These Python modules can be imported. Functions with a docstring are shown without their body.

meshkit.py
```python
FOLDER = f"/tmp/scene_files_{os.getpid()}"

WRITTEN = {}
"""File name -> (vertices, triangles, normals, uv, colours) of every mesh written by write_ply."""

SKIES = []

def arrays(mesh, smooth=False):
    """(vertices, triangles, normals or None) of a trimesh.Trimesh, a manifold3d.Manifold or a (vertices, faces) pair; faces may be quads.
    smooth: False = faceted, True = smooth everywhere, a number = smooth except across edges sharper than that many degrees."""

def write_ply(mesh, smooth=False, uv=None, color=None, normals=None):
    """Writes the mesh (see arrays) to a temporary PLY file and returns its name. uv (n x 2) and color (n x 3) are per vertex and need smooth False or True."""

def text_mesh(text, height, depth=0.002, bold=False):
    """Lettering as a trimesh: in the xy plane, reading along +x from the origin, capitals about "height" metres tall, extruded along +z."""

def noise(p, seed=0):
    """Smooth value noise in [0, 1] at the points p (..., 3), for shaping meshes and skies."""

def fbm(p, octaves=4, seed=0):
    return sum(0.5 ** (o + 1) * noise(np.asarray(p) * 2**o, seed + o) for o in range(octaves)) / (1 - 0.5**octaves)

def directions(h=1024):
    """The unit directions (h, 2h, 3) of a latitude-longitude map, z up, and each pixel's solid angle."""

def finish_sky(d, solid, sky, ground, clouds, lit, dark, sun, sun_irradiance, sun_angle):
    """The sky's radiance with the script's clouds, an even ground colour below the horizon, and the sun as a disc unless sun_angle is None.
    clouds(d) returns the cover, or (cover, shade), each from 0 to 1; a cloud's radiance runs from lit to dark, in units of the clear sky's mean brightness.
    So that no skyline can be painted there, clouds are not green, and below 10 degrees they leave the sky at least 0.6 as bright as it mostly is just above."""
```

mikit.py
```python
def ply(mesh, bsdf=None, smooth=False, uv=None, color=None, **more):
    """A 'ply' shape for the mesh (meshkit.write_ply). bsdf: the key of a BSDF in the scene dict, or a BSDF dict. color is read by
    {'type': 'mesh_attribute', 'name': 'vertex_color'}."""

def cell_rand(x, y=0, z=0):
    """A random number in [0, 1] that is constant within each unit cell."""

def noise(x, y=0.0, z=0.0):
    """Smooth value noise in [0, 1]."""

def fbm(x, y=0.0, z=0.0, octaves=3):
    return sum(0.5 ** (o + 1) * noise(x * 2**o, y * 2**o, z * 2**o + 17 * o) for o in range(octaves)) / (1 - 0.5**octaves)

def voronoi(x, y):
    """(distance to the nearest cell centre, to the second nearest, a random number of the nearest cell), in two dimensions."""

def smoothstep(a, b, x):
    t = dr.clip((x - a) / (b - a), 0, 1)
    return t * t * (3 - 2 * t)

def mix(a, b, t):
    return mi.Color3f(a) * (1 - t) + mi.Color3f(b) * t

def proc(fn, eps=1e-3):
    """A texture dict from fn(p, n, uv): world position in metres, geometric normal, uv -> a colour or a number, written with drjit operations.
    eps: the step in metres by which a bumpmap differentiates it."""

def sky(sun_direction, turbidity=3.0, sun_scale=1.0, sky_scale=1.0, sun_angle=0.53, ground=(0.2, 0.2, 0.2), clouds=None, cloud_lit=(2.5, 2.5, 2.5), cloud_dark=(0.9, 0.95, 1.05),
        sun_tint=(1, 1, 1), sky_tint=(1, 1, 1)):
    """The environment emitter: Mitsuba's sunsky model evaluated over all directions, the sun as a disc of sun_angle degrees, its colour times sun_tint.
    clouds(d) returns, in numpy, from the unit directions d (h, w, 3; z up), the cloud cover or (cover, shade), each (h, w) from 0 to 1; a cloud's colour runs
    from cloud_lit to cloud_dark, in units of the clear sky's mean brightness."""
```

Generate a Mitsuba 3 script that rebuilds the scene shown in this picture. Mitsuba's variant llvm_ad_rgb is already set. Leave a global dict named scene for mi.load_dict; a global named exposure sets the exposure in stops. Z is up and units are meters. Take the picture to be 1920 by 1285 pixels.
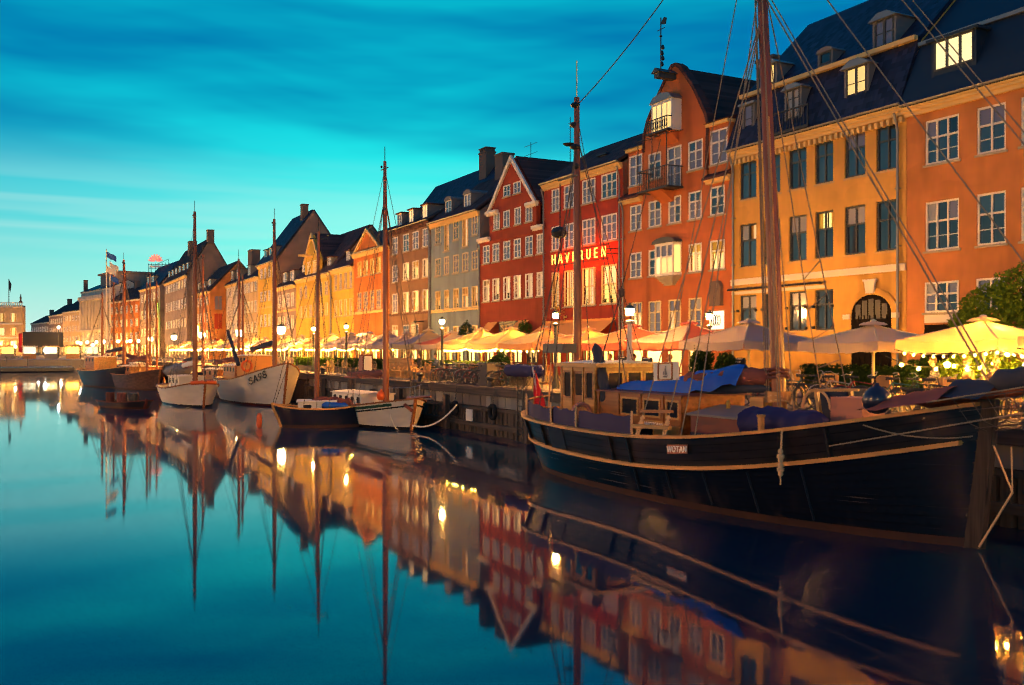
import math, random
import numpy as np, trimesh, mitsuba as mi, drjit as dr
import shapely.geometry as sg
import manifold3d as m3
import mikit, meshkit
from mikit import noise, fbm, smoothstep, mix, proc
random.seed(7)
RNG = np.random.default_rng(7)
T = mi.ScalarTransform4f

# ------------------------------------------------------------------ camera, sky, exposure
# world: x runs along the quay (towards the right of the picture), y from the water to the houses, z up
PHI = math.radians(27.6)
C, S = math.cos(PHI), math.sin(PHI)
EYE = 3.6
exposure = 4.0
DUSK = .5 ** exposure          # a long exposure at dusk: every light is this much weaker than it would be at exposure 0
scene, labels = {}, {}
scene['camera'] = {'type': 'perspective', 'fov': 56.145, 'fov_axis': 'x', 'near_clip': 0.1, 'far_clip': 6000.0,
                   'principal_point_offset_y': -0.0113,
                   'to_world': T().look_at(origin=[0, 0, EYE], target=[-C, S, EYE], up=[0, 0, 1])}


def sky_clouds(d):
    """twilight: a pale glow along the horizon, streaks of dark cloud higher up"""
    x, y, z = d[..., 0], d[..., 1], np.maximum(d[..., 2], 1e-4)
    el = np.degrees(np.arcsin(np.clip(z, 0, 1)))
    az = np.arctan2(x * S + y * C, -x * C + y * S)          # 0 along the view up the canal
    warp = meshkit.fbm(np.stack([x * 1.7, y * 1.7, el * .05], -1) + 4.2, 3, seed=5)
    band = meshkit.fbm(np.stack([x * 1.9, y * 1.9, el * .19 + 1.1 * warp], -1) + 8.4, 6, seed=14)     # broad cloud bands
    fine = meshkit.fbm(np.stack([x * 2.6, y * 2.6, el * .9 + 2.5 * warp], -1) + 2.0, 4, seed=21)     # thin streaks
    low = np.exp(-(el / 5.0) ** 1.7)
    glow = .90 * low + .42 * np.exp(-((el - 7.4) / 2.3) ** 2) * np.clip((fine - .30) * 3.0, .2, 1)
    dark = np.clip((band - .44) * 5.0, 0, 1) * np.clip((el - 8.8) / 3.5, 0, 1) * .74
    thin = np.clip((fine - .52) * 7, 0, 1) * np.clip((el - 2.0) / 3, 0, 1) * np.clip((10 - el) / 3, 0, 1) * .45
    glow = np.clip(glow * (1 - 1.6 * thin), 0, 1) * (1 - dark)
    return np.clip(glow + dark, 0, 1), dark / np.maximum(glow + dark, 1e-4)


SUN = (-C * math.cos(.10) - S * math.sin(.10), S * math.cos(.10) - C * math.sin(.10), math.tan(math.radians(8)))
scene['sky'] = mikit.sky(SUN, turbidity=2.0, sun_scale=0.0, sky_scale=DUSK, ground=(.1, .1, .1), clouds=sky_clouds,
                         cloud_lit=(4.3, 5.7, 5.2), cloud_dark=(0.0, .70, 2.45), sky_tint=(.02, 4.25, 6.3))

scene['sky']['sampling_weight'] = 120.0

# ------------------------------------------------------------------ materials
def rgb(c):
    return {'type': 'rgb', 'value': [float(v) for v in c]}


def mat(key, c, rough=.8, spec=.3, metal=0.0, two=False, **k):
    b = {'type': 'principled', 'base_color': c if isinstance(c, dict) else rgb(c), 'roughness': rough, 'specular': spec, 'metallic': metal, **k}
    scene[key] = {'type': 'twosided', 'b': b}
    return key


def plaster(key, c, amt=.22, grime=.25):
    c = [float(v) for v in c]

    def f(p, n, uv):
        a = fbm(p.x * .55, p.y * .55, p.z * .7, 4)
        b = fbm(p.x * 5.0, p.y * 5.0, p.z * 1.1 + 9, 3)
        s = noise(p.x * 1.7, p.y * 1.7, p.z * .16)
        d = fbm(p.x * .22 + 3, p.y * .22, p.z * .3 + c[0] * 40, 3)
        patch = smoothstep(.52, .56, fbm(p.x * .8, p.y * .8, p.z * 1.1 + 20, 3)) * smoothstep(.5, .6, noise(p.x * .31, 1.0, p.z * .4))
        foot = smoothstep(4.6, 2.2, p.z) * smoothstep(.35, .75, fbm(p.x * 1.6, p.y, p.z * 1.2, 3))
        k = 1 - amt * (a - .5) * 2 - .16 * (b - .5) - grime * smoothstep(.58, .88, s) * .8 - .30 * (d - .5) + .08 * patch - .35 * foot
        return mi.Color3f(c) * dr.clip(k, .25, 1.3)
    scene[key] = {'type': 'twosided', 'b': {'type': 'principled', 'base_color': proc(f), 'roughness': .85, 'specular': .25}}
    return key


def tiles(key, c, row=.24, col=.22, rough=.75):
    """pantiles: rows step down the slope, colour varies tile by tile"""
    c = [float(v) for v in c]

    def f(p, n, uv):
        r = mikit.cell_rand(p.x / col, p.z / row, 3)
        return mi.Color3f(c) * (.45 + 1.0 * r * .8 + .5 * (fbm(p.x * .5, p.y * .5, p.z * .5) - .3))

    def h(p, n, uv):
        u = p.x / col
        v = p.z / row
        return .5 * (1 + dr.cos(6.2832 * u)) * .022 + (1 - (v - dr.floor(v))) * .018
    scene[key] = {'type': 'twosided', 'b': {'type': 'bumpmap', 'tex': proc(h), 'scale': 1.0,
                  'b': {'type': 'principled', 'base_color': proc(f), 'roughness': rough, 'specular': .3}}}
    return key


def wood(key, c, rough=.5, scale=1.0, spec=.4, axis='x', amt=.5):
    c = [float(v) for v in c]

    def f(p, n, uv):
        a = {'x': (p.x * .6, p.y * 14, p.z * 14), 'z': (p.x * 14, p.y * 14, p.z * .6)}[axis]
        g = fbm(a[0] * scale, a[1] * scale, a[2] * scale, 3)
        return mi.Color3f(c) * (1 - amt + amt * 2 * g)
    scene[key] = {'type': 'twosided', 'b': {'type': 'principled', 'base_color': proc(f), 'roughness': rough, 'specular': spec}}
    return key


def glow(key, c, power, room=False):
    """radiance of a thing that gives off light; room = lit rooms, which differ from window to window"""
    GLOW[key] = [float(v) * power * DUSK for v in c]
    if room:
        ROOMS.add(key)
    return key


ROOMS = set()
GLOW = {}
plaster('p_orange', (.44, .17, .055))
plaster('p_ochre', (.50, .275, .065), .16)
plaster('p_deep', (.42, .12, .042), .2, .35)
plaster('p_crimson', (.30, .035, .022))
plaster('p_brick', (.27, .038, .020))
plaster('p_grey', (.145, .20, .25), .12)
plaster('p_brown', (.16, .088, .06))
plaster('p_rust', (.40, .12, .03))
plaster('p_yellow', (.54, .34, .05), .15)
plaster('p_cream', (.50, .36, .20), .15)
plaster('p_pale', (.46, .40, .34), .12)
plaster('p_mauve', (.26, .19, .16))
plaster('p_party', (.20, .135, .105), .3)
mat('p_socle', (.10, .10, .11), .85)
mat('p_slate', (.09, .10, .115), .85)
tiles('r_blue', (.013, .018, .042), rough=.5)
mat('r_slate', (.010, .022, .045), .5)
tiles('r_red', (.085, .030, .024))
tiles('r_purple', (.055, .030, .030))
tiles('r_dark', (.040, .028, .028))
mat('trim_cream', (.62, .42, .16), .7)
mat('trim_white', (.66, .60, .50), .6)
mat('trim_pale', (.60, .54, .44), .7)
mat('frame_white', (.70, .66, .58), .55)
mat('frame_dark', (.05, .055, .06), .5)
mat('frame_black', (.02, .02, .022), .5)
mat('frame_yellow', (.66, .50, .24), .6)
mat('gate_paint', (.007, .005, .004), .85, .08)
mat('sill_stone', (.34, .28, .2), .8)
mat('iron', (.02, .02, .022), .5, .4)
mat('zinc', (.20, .21, .22), .45, .4, .6)
mat('chimney_brick', (.14, .10, .085), .9)
mat('dormer_grey', (.13, .13, .135), .7)
scene['curtain_thin'] = {'type': 'principledthin', 'base_color': rgb((.50, .33, .12)), 'roughness': .9, 'diff_trans': 1.5}
mat('pane_dark', (.012, .016, .024), .04, .9)
mat('pane_blue', (.020, .042, .075), .05, 1.0)
mat('pane_lilac', (.12, .11, .16), .06, .9)
mat('pane_curtain', (.26, .24, .22), .12, .7)
mat('leaf_dim', (.03, .05, .02), .8)
mat('glass_white', (.8, .75, .6), .3)
glow('lit_warm', (1.0, .64, .12), 1.0, True)
glow('lit_pale', (1.0, .78, .20), 1.1, True)
glow('lit_dim', (1.0, .60, .20), .55, True)
glow('lit_cool', (.95, .95, .6), 1.3, True)
glow('lit_shop', (1.0, .46, .06), 4.5, True)


# ------------------------------------------------------------------ mesh helpers
class MB:
    """collects pieces of ONE mesh; fr maps local points to the world"""
    def __init__(s, fr=None):
        s.v, s.f, s.n, s.fr = [], [], 0, fr

    def add(s, v, f):
        v = np.asarray(v, float)
        s.v.append(s.fr(v) if s.fr else v)
        s.f.append(np.asarray(f, int) + s.n)
        s.n += len(v)
        return s

    def box(s, x0, x1, y0, y1, z0, z1):
        v = [[x, y, z] for x in (x0, x1) for y in (y0, y1) for z in (z0, z1)]
        return s.add(v, BOXF)

    def mesh(s, m):
        return s.add(m.vertices, m.faces)

    def bar(s, a, b, w, h=None, up=(0, 0, 1)):
        """square bar from a to b"""
        a, b = np.array(a, float), np.array(b, float)
        d = b - a
        d /= np.linalg.norm(d) + 1e-9
        up = np.array(up, float)
        if abs(d @ up) > .95:
            up = np.array([1.0, 0, 0])
        r = np.cross(d, up)
        r /= np.linalg.norm(r)
        q = np.cross(r, d)
        w, h = w / 2, (h or w) / 2
        v = [p + i * w * r + j * h * q for p in (a, b) for i in (-1, 1) for j in (-1, 1)]
        return s.add(v, [[0, 1, 3], [0, 3, 2], [4, 6, 7], [4, 7, 5], [0, 4, 5], [0, 5, 1], [2, 3, 7], [2, 7, 6], [0, 2, 6], [0, 6, 4], [1, 5, 7], [1, 7, 3]])

    def tube(s, pts, r, n=6, caps=True):
        p = np.asarray(pts, float)
        r = np.broadcast_to(np.asarray(r, float), (len(p),))
        t = np.gradient(p, axis=0)
        t /= np.linalg.norm(t, axis=1, keepdims=True) + 1e-12
        ref = np.where(np.abs(t[:, 2:]) < .9, [[0, 0, 1.0]], [[1.0, 0, 0]])
        if (np.abs(t[:, 2]) < .9).any() and (np.abs(t[:, 2]) >= .9).any():
            ref = np.broadcast_to(np.array([[.577, .577, .577]]), p.shape)
        a = np.cross(t, ref)
        a /= np.linalg.norm(a, axis=1, keepdims=True) + 1e-12
        b = np.cross(t, a)
        ang = np.arange(n) * 2 * np.pi / n
        v = p[:, None] + r[:, None, None] * (np.cos(ang)[None, :, None] * a[:, None] + np.sin(ang)[None, :, None] * b[:, None])
        i, j = np.meshgrid(np.arange(len(p) - 1), np.arange(n), indexing='ij')
        i, j = i.ravel(), j.ravel()
        k = (j + 1) % n
        f = np.vstack([np.stack([i * n + j, i * n + k, (i + 1) * n + k], 1), np.stack([i * n + j, (i + 1) * n + k, (i + 1) * n + j], 1)])
        v = v.reshape(-1, 3)
        if caps:
            m = len(v)
            v = np.vstack([v, p[:1], p[-1:]])
            jj = np.arange(n)
            f = np.vstack([f, np.stack([jj, (jj + 1) % n, jj * 0 + m], 1), np.stack([(jj + 1) % n + (len(p) - 1) * n, jj + (len(p) - 1) * n, jj * 0 + m + 1], 1)])
        return s.add(v, f)

    def lathe(s, prof, c=(0, 0, 0), n=12):
        """profile [(r, z)...] turned about the z axis through c"""
        prof = np.asarray(prof, float)
        a = np.arange(n) * 2 * np.pi / n
        v = np.stack([prof[:, None, 0] * np.cos(a), prof[:, None, 0] * np.sin(a), np.broadcast_to(prof[:, None, 1], (len(prof), n))], -1).reshape(-1, 3) + c
        i, j = np.meshgrid(np.arange(len(prof) - 1), np.arange(n), indexing='ij')
        i, j = i.ravel(), j.ravel()
        k = (j + 1) % n
        return s.add(v, np.vstack([np.stack([i * n + j, i * n + k, (i + 1) * n + k], 1), np.stack([i * n + j, (i + 1) * n + k, (i + 1) * n + j], 1)]))

    def poly(s, pts, faces):
        return s.add(pts, faces)

    def prism(s, poly, a, b, plane='xz'):
        """shapely polygon (or points) in a plane, extruded along the third axis from a to b"""
        poly = poly if hasattr(poly, 'exterior') else sg.Polygon(poly)
        m = trimesh.creation.extrude_polygon(poly, b - a, engine='earcut')
        v = np.array(m.vertices)
        f = np.array(m.faces)
        if plane == 'xz':
            v = np.stack([v[:, 0], a + v[:, 2], v[:, 1]], 1)
            f = f[:, ::-1]
        elif plane == 'yz':
            v = np.stack([a + v[:, 2], v[:, 0], v[:, 1]], 1)
        else:
            v = np.stack([v[:, 0], v[:, 1], a + v[:, 2]], 1)
        return s.add(v, f)

    def out(s):
        return np.vstack(s.v), np.vstack(s.f)


BOXF = [[0, 1, 3], [0, 3, 2], [4, 6, 7], [4, 7, 5], [0, 4, 5], [0, 5, 1], [2, 3, 7], [2, 7, 6], [0, 2, 6], [0, 6, 4], [1, 5, 7], [1, 7, 3]]
BOXF = [[f[0], f[1], f[2]] for f in BOXF]
taken = {}


def key_for(base):
    n = taken.get(base, 0)
    taken[base] = n + 1
    return base if n == 0 else f'{base}_{n:03d}'


def tag(key, label=None, cat=None, group=None, kind=None):
    d = labels.setdefault(key, {})
    for k, v in (('label', label), ('category', cat), ('group', group), ('kind', kind)):
        if v:
            d[k] = v
    return key


def thing(base, label, cat, group=None, kind=None):
    """the key that the entries of its parts start with"""
    return tag(key_for(base), label, cat, group, kind)


def part(holder, name, mb, m, smooth=False, label=None, kind=None, pick=.02, **more):
    """one entry of the scene: a part (or a sub-part) of HOLDER, or HOLDER itself when name is None"""
    key = key_for(f'{holder}__{name}') if name else holder
    mesh = mb.out() if isinstance(mb, MB) else mb
    if m in GLOW:
        c = GLOW[m]
        if m in ROOMS:
            k_ = RNG.choice([.55, .8, 1.0, 1.0, 1.3])
            c = [c[0] * k_, c[1] * k_ * RNG.uniform(.88, 1.04), c[2] * k_ * RNG.uniform(.6, 1.7)]
        scene[key] = mikit.ply(mesh, 'glass_white', smooth, emitter={'type': 'area', 'radiance': rgb(c), 'sampling_weight': pick}, **more)
    else:
        scene[key] = mikit.ply(mesh, m, smooth, **more)
    if label or kind:
        tag(key, label, kind=kind)
    return key


ORD = ['first', 'second', 'third', 'fourth', 'fifth', 'sixth', 'seventh', 'eighth', 'ninth', 'tenth', 'eleventh', 'twelfth', 'thirteenth', 'fourteenth', 'fifteenth', 'sixteenth', 'seventeenth', 'eighteenth', 'nineteenth', 'twentieth']


def frame_at(x, y, z=0.0, rot=0.0, sc=1.0):
    c, s_ = math.cos(rot), math.sin(rot)

    def f(v):
        v = v * sc
        return np.stack([x + c * v[:, 0] - s_ * v[:, 1], y + s_ * v[:, 0] + c * v[:, 1], z + v[:, 2]], 1)
    return f


# ------------------------------------------------------------------ the setting
def water_bump(p, n, uv):
    a = fbm(p.x * .5, p.y * .5, .3, 2) * .0008
    b = fbm(p.x * 4.0, p.y * 4.0, 4.3, 2) * .00016
    return a + b


scene['m_water'] = {'type': 'bumpmap', 'tex': proc(water_bump, .01), 'scale': 1.0,
                    'b': {'type': 'principled', 'base_color': rgb((.0, .010, .034)), 'roughness': .038, 'specular': .9}}
part('water', None, MB().add([[-190, -9, 0], [120, -9, 0], [120, 18.6, 0], [-190, 18.6, 0]], [[0, 1, 2], [0, 2, 3]]), 'm_water')
tag('water', 'still dark canal water mirroring the houses and the evening sky', 'water', kind='structure')


def paving(p, n, uv):
    r = mikit.cell_rand(p.x / .22, p.y / .16, 1)
    return mi.Color3f(.20, .175, .15) * (.65 + .5 * r * .7 + .4 * (fbm(p.x * .6, p.y * .6, 0) - .4))


mat('m_paving', proc(paving), .7)
mat('m_quay_stone', (.20, .18, .16), .8)
QZ = 2.0
g = MB()
g.box(-190, 120, 18.3, 29.99, -1.5, QZ)
part('street', None, g, 'm_paving')
tag('street', 'cobbled quay street between the canal and the houses', 'street', kind='structure')
g = MB()
g.add([[-3000, -3000, 1.9], [-190.4, -3000, 1.9], [-190.4, 3000, 1.9], [-3000, 3000, 1.9], [-190.4, 18.0, 1.9], [3000, 29.5, 1.9], [3000, 3000, 1.9], [-190.4, 29.5, 1.9]],
      [[0, 1, 2], [0, 2, 3], [7, 5, 6], [7, 6, 2]])
g.add([[-190.4, -3000, 1.9], [3000, -3000, 1.9], [3000, -9, 1.9], [-190.4, -9, 1.9]], [[0, 1, 2], [0, 2, 3]])
part('ground', None, g, 'm_paving')
tag('ground', 'paved ground around the canal', 'ground', kind='structure')
g = MB()
g.box(-191, -190, -9, 18.3, -1.5, 1.92)
part('canal_end_wall', None, g, 'm_quay_stone')
tag('canal_end_wall', 'low stone wall across the far end of the canal', 'wall', kind='structure')

# ------------------------------------------------------------------ houses
def wall_frame(x0, y0, x1, y1):
    """facade frame: u along the facade, d inwards, z up"""
    e = np.array([x1 - x0, y1 - y0])
    w = float(np.linalg.norm(e))
    e = e / w
    n = np.array([-e[1], e[0]])

    def f(v):
        return np.stack([x0 + v[:, 0] * e[0] + v[:, 1] * n[0], y0 + v[:, 0] * e[1] + v[:, 1] * n[1], v[:, 2]], 1)
    return f, w


PANES = {'d': 'pane_dark', 'b': 'pane_blue', 'v': 'pane_lilac', 'c': 'pane_curtain', 'l': 'lit_warm', 'p': 'lit_pale', 'm': 'lit_dim', 's': 'lit_shop', 'k': 'lit_cool'}


def furnish(k, fr, x0, x1, z0, z1, d):
    """what shows in a lit window: curtains, a blind, things on the sill"""
    W_, H_ = x1 - x0, z1 - z0
    r = RNG.random()
    if r < .55:
        for s_ in (0, 1):
            if RNG.random() < .25:
                continue
            cw = W_ * RNG.uniform(.16, .34)
            n = 9
            xs = np.linspace(0, cw, n)
            xs = x0 + xs if s_ == 0 else x1 - xs
            ds = d + .025 * np.sin(np.arange(n) * 2.1)
            v = [[x, e, z] for z in (z0, z1) for x, e in zip(xs, ds)]
            part(k, 'curtain', MB(fr).add(v, [t for i in range(n - 1) for t in ([i, i + 1, n + i + 1], [i, n + i + 1, n + i])]), 'curtain_thin', True)
    elif r < .8:
        zb = z1 - H_ * RNG.uniform(.15, .5)
        part(k, 'blind', MB(fr).add([[x0, d, zb], [x1, d, zb], [x1, d, z1], [x0, d, z1]], [[0, 1, 2], [0, 2, 3]]), 'curtain_thin')
    if RNG.random() < .6:
        q = MB(fr)
        for i in range(RNG.integers(1, 4)):
            u = RNG.uniform(x0 + .12, x1 - .12)
            h_ = RNG.uniform(.12, .30) * min(H_, 1.4)
            q.lathe([(.0, 0), (.05, 0), (.07, h_ * .4), (.02, h_ * .5), (.09, h_ * .75), (.06, h_), (0, h_ * 1.02)], (u, d + .01, z0), 6)
        part(k, 'sill_object', q, 'leaf_dim' if RNG.random() < .5 else 'frame_dark', kind='stuff')


def window(H, fr, u0, u1, z0, z1, kind='d', nx=2, frame='frame_white', transom=.36, bars=1, d=0.0, split=False, sill='sill_stone', name='window', w=.07):
    """frame with mullions, transom and glazing bars; panes one by one (split) or as one piece"""
    k = key_for(f'{H}__{name}')
    m = MB(fr)
    a, b = d - .025, d + .07
    m.box(u0, u0 + w, a, b, z0, z1).box(u1 - w, u1, a, b, z0, z1)
    m.box(u0 + w, u1 - w, a, b, z0, z0 + w).box(u0 + w, u1 - w, a, b, z1 - w, z1)
    zt = z1 - (z1 - z0) * transom if transom else z1 - w / 2
    xs = np.linspace(u0 + w / 2, u1 - w / 2, nx + 1)
    for x in xs[1:-1]:
        m.box(x - w * .45, x + w * .45, a + .004, b, z0 + w, z1 - w)
    if transom:
        for i in range(nx):
            m.box(xs[i] + w / 2, xs[i + 1] - w / 2, a + .008, b, zt - w * .5, zt + w * .5)
    cells = []
    zl = zt if transom else z1 - w / 2
    for i in range(nx):
        x0, x1 = xs[i] + w * .45, xs[i + 1] - w * .45
        if transom:
            cells.append((x0, x1, zt + w * .45, z1 - w * .9))
        for j in range(bars):
            zb = z0 + (zl - z0) * (j + 1) / (bars + 1)
            m.box(x0, x1, a + .03, a + .06, zb - .016, zb + .016)
        cells.append((x0, x1, z0 + w * .9, zl - w * .45))
    part(H, None, m, frame) if False else None
    scene[k] = mikit.ply(m.out(), frame, False)
    dz = {}
    for i, (x0, x1, y0, y1) in enumerate(cells if split else [(u0 + w, u1 - w, z0 + w, z1 - w)]):
        kk = PANES[kind[i % len(kind)]]
        lit = kk in GLOW
        tilt = RNG.uniform(-.006, .006) if split and not lit else 0
        o = d + (.16 if lit else .03)
        q = MB(fr).add([[x0, o + tilt, y0], [x1, o - tilt, y0], [x1, o - tilt, y1], [x0, o + tilt, y1]], [[0, 1, 2], [0, 2, 3]])
        part(k, 'pane', q, kk)
        if lit:
            dz[i] = (x0, x1, y0, y1)
    if dz and kk != 'lit_shop' or (dz and RNG.random() < .6):
        furnish(k, fr, min(c[0] for c in dz.values()), max(c[1] for c in dz.values()), min(c[2] for c in dz.values()), max(c[3] for c in dz.values()), d + .10)
    if sill:
        part(k, 'sill', MB(fr).box(u0 - .08, u1 + .08, d - .10, d + .02, z0 - .09, z0 - .003), sill)
    return k


def dormer(H, fr, u0, u1, z0, z1, d0, d1, kind='d', nx=2, roof='flat', side='dormer_grey', frame='frame_white', rm='r_slate', bars=1, transom=None):
    """box dormer standing out of a roof; window in front"""
    k = key_for(f'{H}__dormer')
    m = MB(fr)
    t = .11
    m.box(u0 - t, u0, d0, d1, z0 - .25, z1).box(u1, u1 + t, d0, d1, z0 - .25, z1).box(u0, u1, d0 + .01, d0 + .12, z0 - .25, z0)
    scene[k] = mikit.ply(m.out(), side, False)
    r = MB(fr)
    o = .14
    uc = (u0 + u1) / 2
    if roof == 'flat':
        r.box(u0 - t - o, u1 + t + o, d0 - .15, d1, z1, z1 + .10)
    elif roof == 'arch':
        a = np.linspace(0, np.pi, 9)
        h = (u1 - u0) * .32
        pts = [(uc + (u1 - u0 + 2 * t + .12) / 2 * math.cos(x), z1 + h * math.sin(x)) for x in a]
        r.prism(sg.Polygon(pts), d0 - .08, d1, 'xz')
    elif roof == 'peak':
        h = (u1 - u0) * .28
        r.prism(sg.Polygon([(u0 - t - o, z1), (u1 + t + o, z1), (uc + .25, z1 + h), (uc - .25, z1 + h)]), d0 - .15, d1, 'xz')
    part(k, 'roof', r, rm if roof != 'arch' else side)
    m = MB(fr)
    w = .06
    a, b = d0 - .02, d0 + .06
    m.box(u0, u0 + w, a, b, z0, z1).box(u1 - w, u1, a, b, z0, z1).box(u0 + w, u1 - w, a, b, z0, z0 + w).box(u0 + w, u1 - w, a, b, z1 - w, z1)
    for i in range(1, nx):
        x = u0 + (u1 - u0) * i / nx
        m.box(x - .05, x + .05, a + .003, b, z0 + w, z1 - w)
    for j in range(bars):
        z = z0 + (z1 - z0) * (j + 1) / (bars + 1)
        for i in range(nx):
            m.box(u0 + (u1 - u0) * i / nx + .05, u0 + (u1 - u0) * (i + 1) / nx - .05, a + .02, a + .05, z - .015, z + .015)
    part(k, 'frame', m, frame)
    part(k, 'pane', MB(fr).add([[u0 + w, d0 + .03, z0 + w], [u1 - w, d0 + .03, z0 + w], [u1 - w, d0 + .03, z1 - w], [u0 + w, d0 + .03, z1 - w]], [[0, 1, 2], [0, 2, 3]]), PANES[kind])
    return k


def roof_slabs(H, fr, w, prof, m, th=.16, o0=.0, o1=.0, name='roof'):
    """roof over a profile [(d, z)...] from the eave over the ridge to the back"""
    q = MB(fr)
    for (d0, z0), (d1, z1) in zip(prof, prof[1:]):
        L = math.hypot(d1 - d0, z1 - z0)
        n = np.array([-(z1 - z0), d1 - d0]) / L * th
        pts = [(d0, z0), (d1, z1), (d1 + n[0], z1 + n[1]), (d0 + n[0], z0 + n[1])]
        q.prism(sg.Polygon(pts), -o0, w + o1, 'yz')
    return part(H, name, q, m)


def chimney(H, fr, u, d, z0, z1, w=.9, dd=.7, m='chimney_brick', pots=0):
    q = MB(fr)
    q.box(u - w / 2, u + w / 2, d - dd / 2, d + dd / 2, z0, z1 - .25)
    q.box(u - w / 2 - .06, u + w / 2 + .06, d - dd / 2 - .06, d + dd / 2 + .06, z1 - .25, z1 - .1)
    if pots:
        for i in range(4):
            x = u - w / 2 + w * (i + .5) / 4
            q.box(x - w * .05, x + w * .05, d - dd / 2, d + dd / 2, z1 - .1, z1 + .18)
        q.box(u - w / 2 - .05, u + w / 2 + .05, d - dd / 2 - .05, d + dd / 2 + .05, z1 + .18, z1 + .28)
    return part(H, 'chimney', q, m)


def walls(H, fr, w, outline, holes, wm, th=.32, z0=QZ, name='wall', socle=None):
    p = sg.Polygon(outline)
    for u0, u1, a, b in holes:
        p = p.difference(sg.box(u0, a, u1, b))
    q = MB(fr)
    for g_ in getattr(p, 'geoms', [p]):
        q.prism(g_, 0, th, 'xz')
    return part(H, name, q, wm)


def end_walls(H, fr, w, prof, wm, depth, z0=QZ, sides=(0, 1), th=.3):
    pts = [(.005, z0)] + [(max(d, .005), z) for d, z in prof] + [(depth, z0)]
    for s_ in sides:
        q = MB(fr)
        q.prism(sg.Polygon(pts), 0.0 if s_ == 0 else w - th, th if s_ == 0 else w, 'yz')
        part(H, 'end_wall', q, wm)


def cornice(H, fr, w, z, m='trim_cream', h=.34, out=.30, u0=0.0, gutter=True):
    q = MB(fr)
    q.box(u0, w, -out * .45, 0.0, z - h, z - h * .55).box(u0, w, -out * .75, 0.0, z - h * .55 + .002, z - h * .2).box(u0, w, -out, 0.0, z - h * .2 + .002, z)
    part(H, 'cornice', q, m)
    if gutter:
        a = np.linspace(np.pi, 2 * np.pi, 5)
        pts = [(-out - .07 + .075 * math.cos(x), z + .09 + .075 * math.sin(x)) for x in a]
        part(H, 'gutter', MB(fr).prism(sg.Polygon(pts), u0, w, 'yz'), 'zinc')


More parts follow.
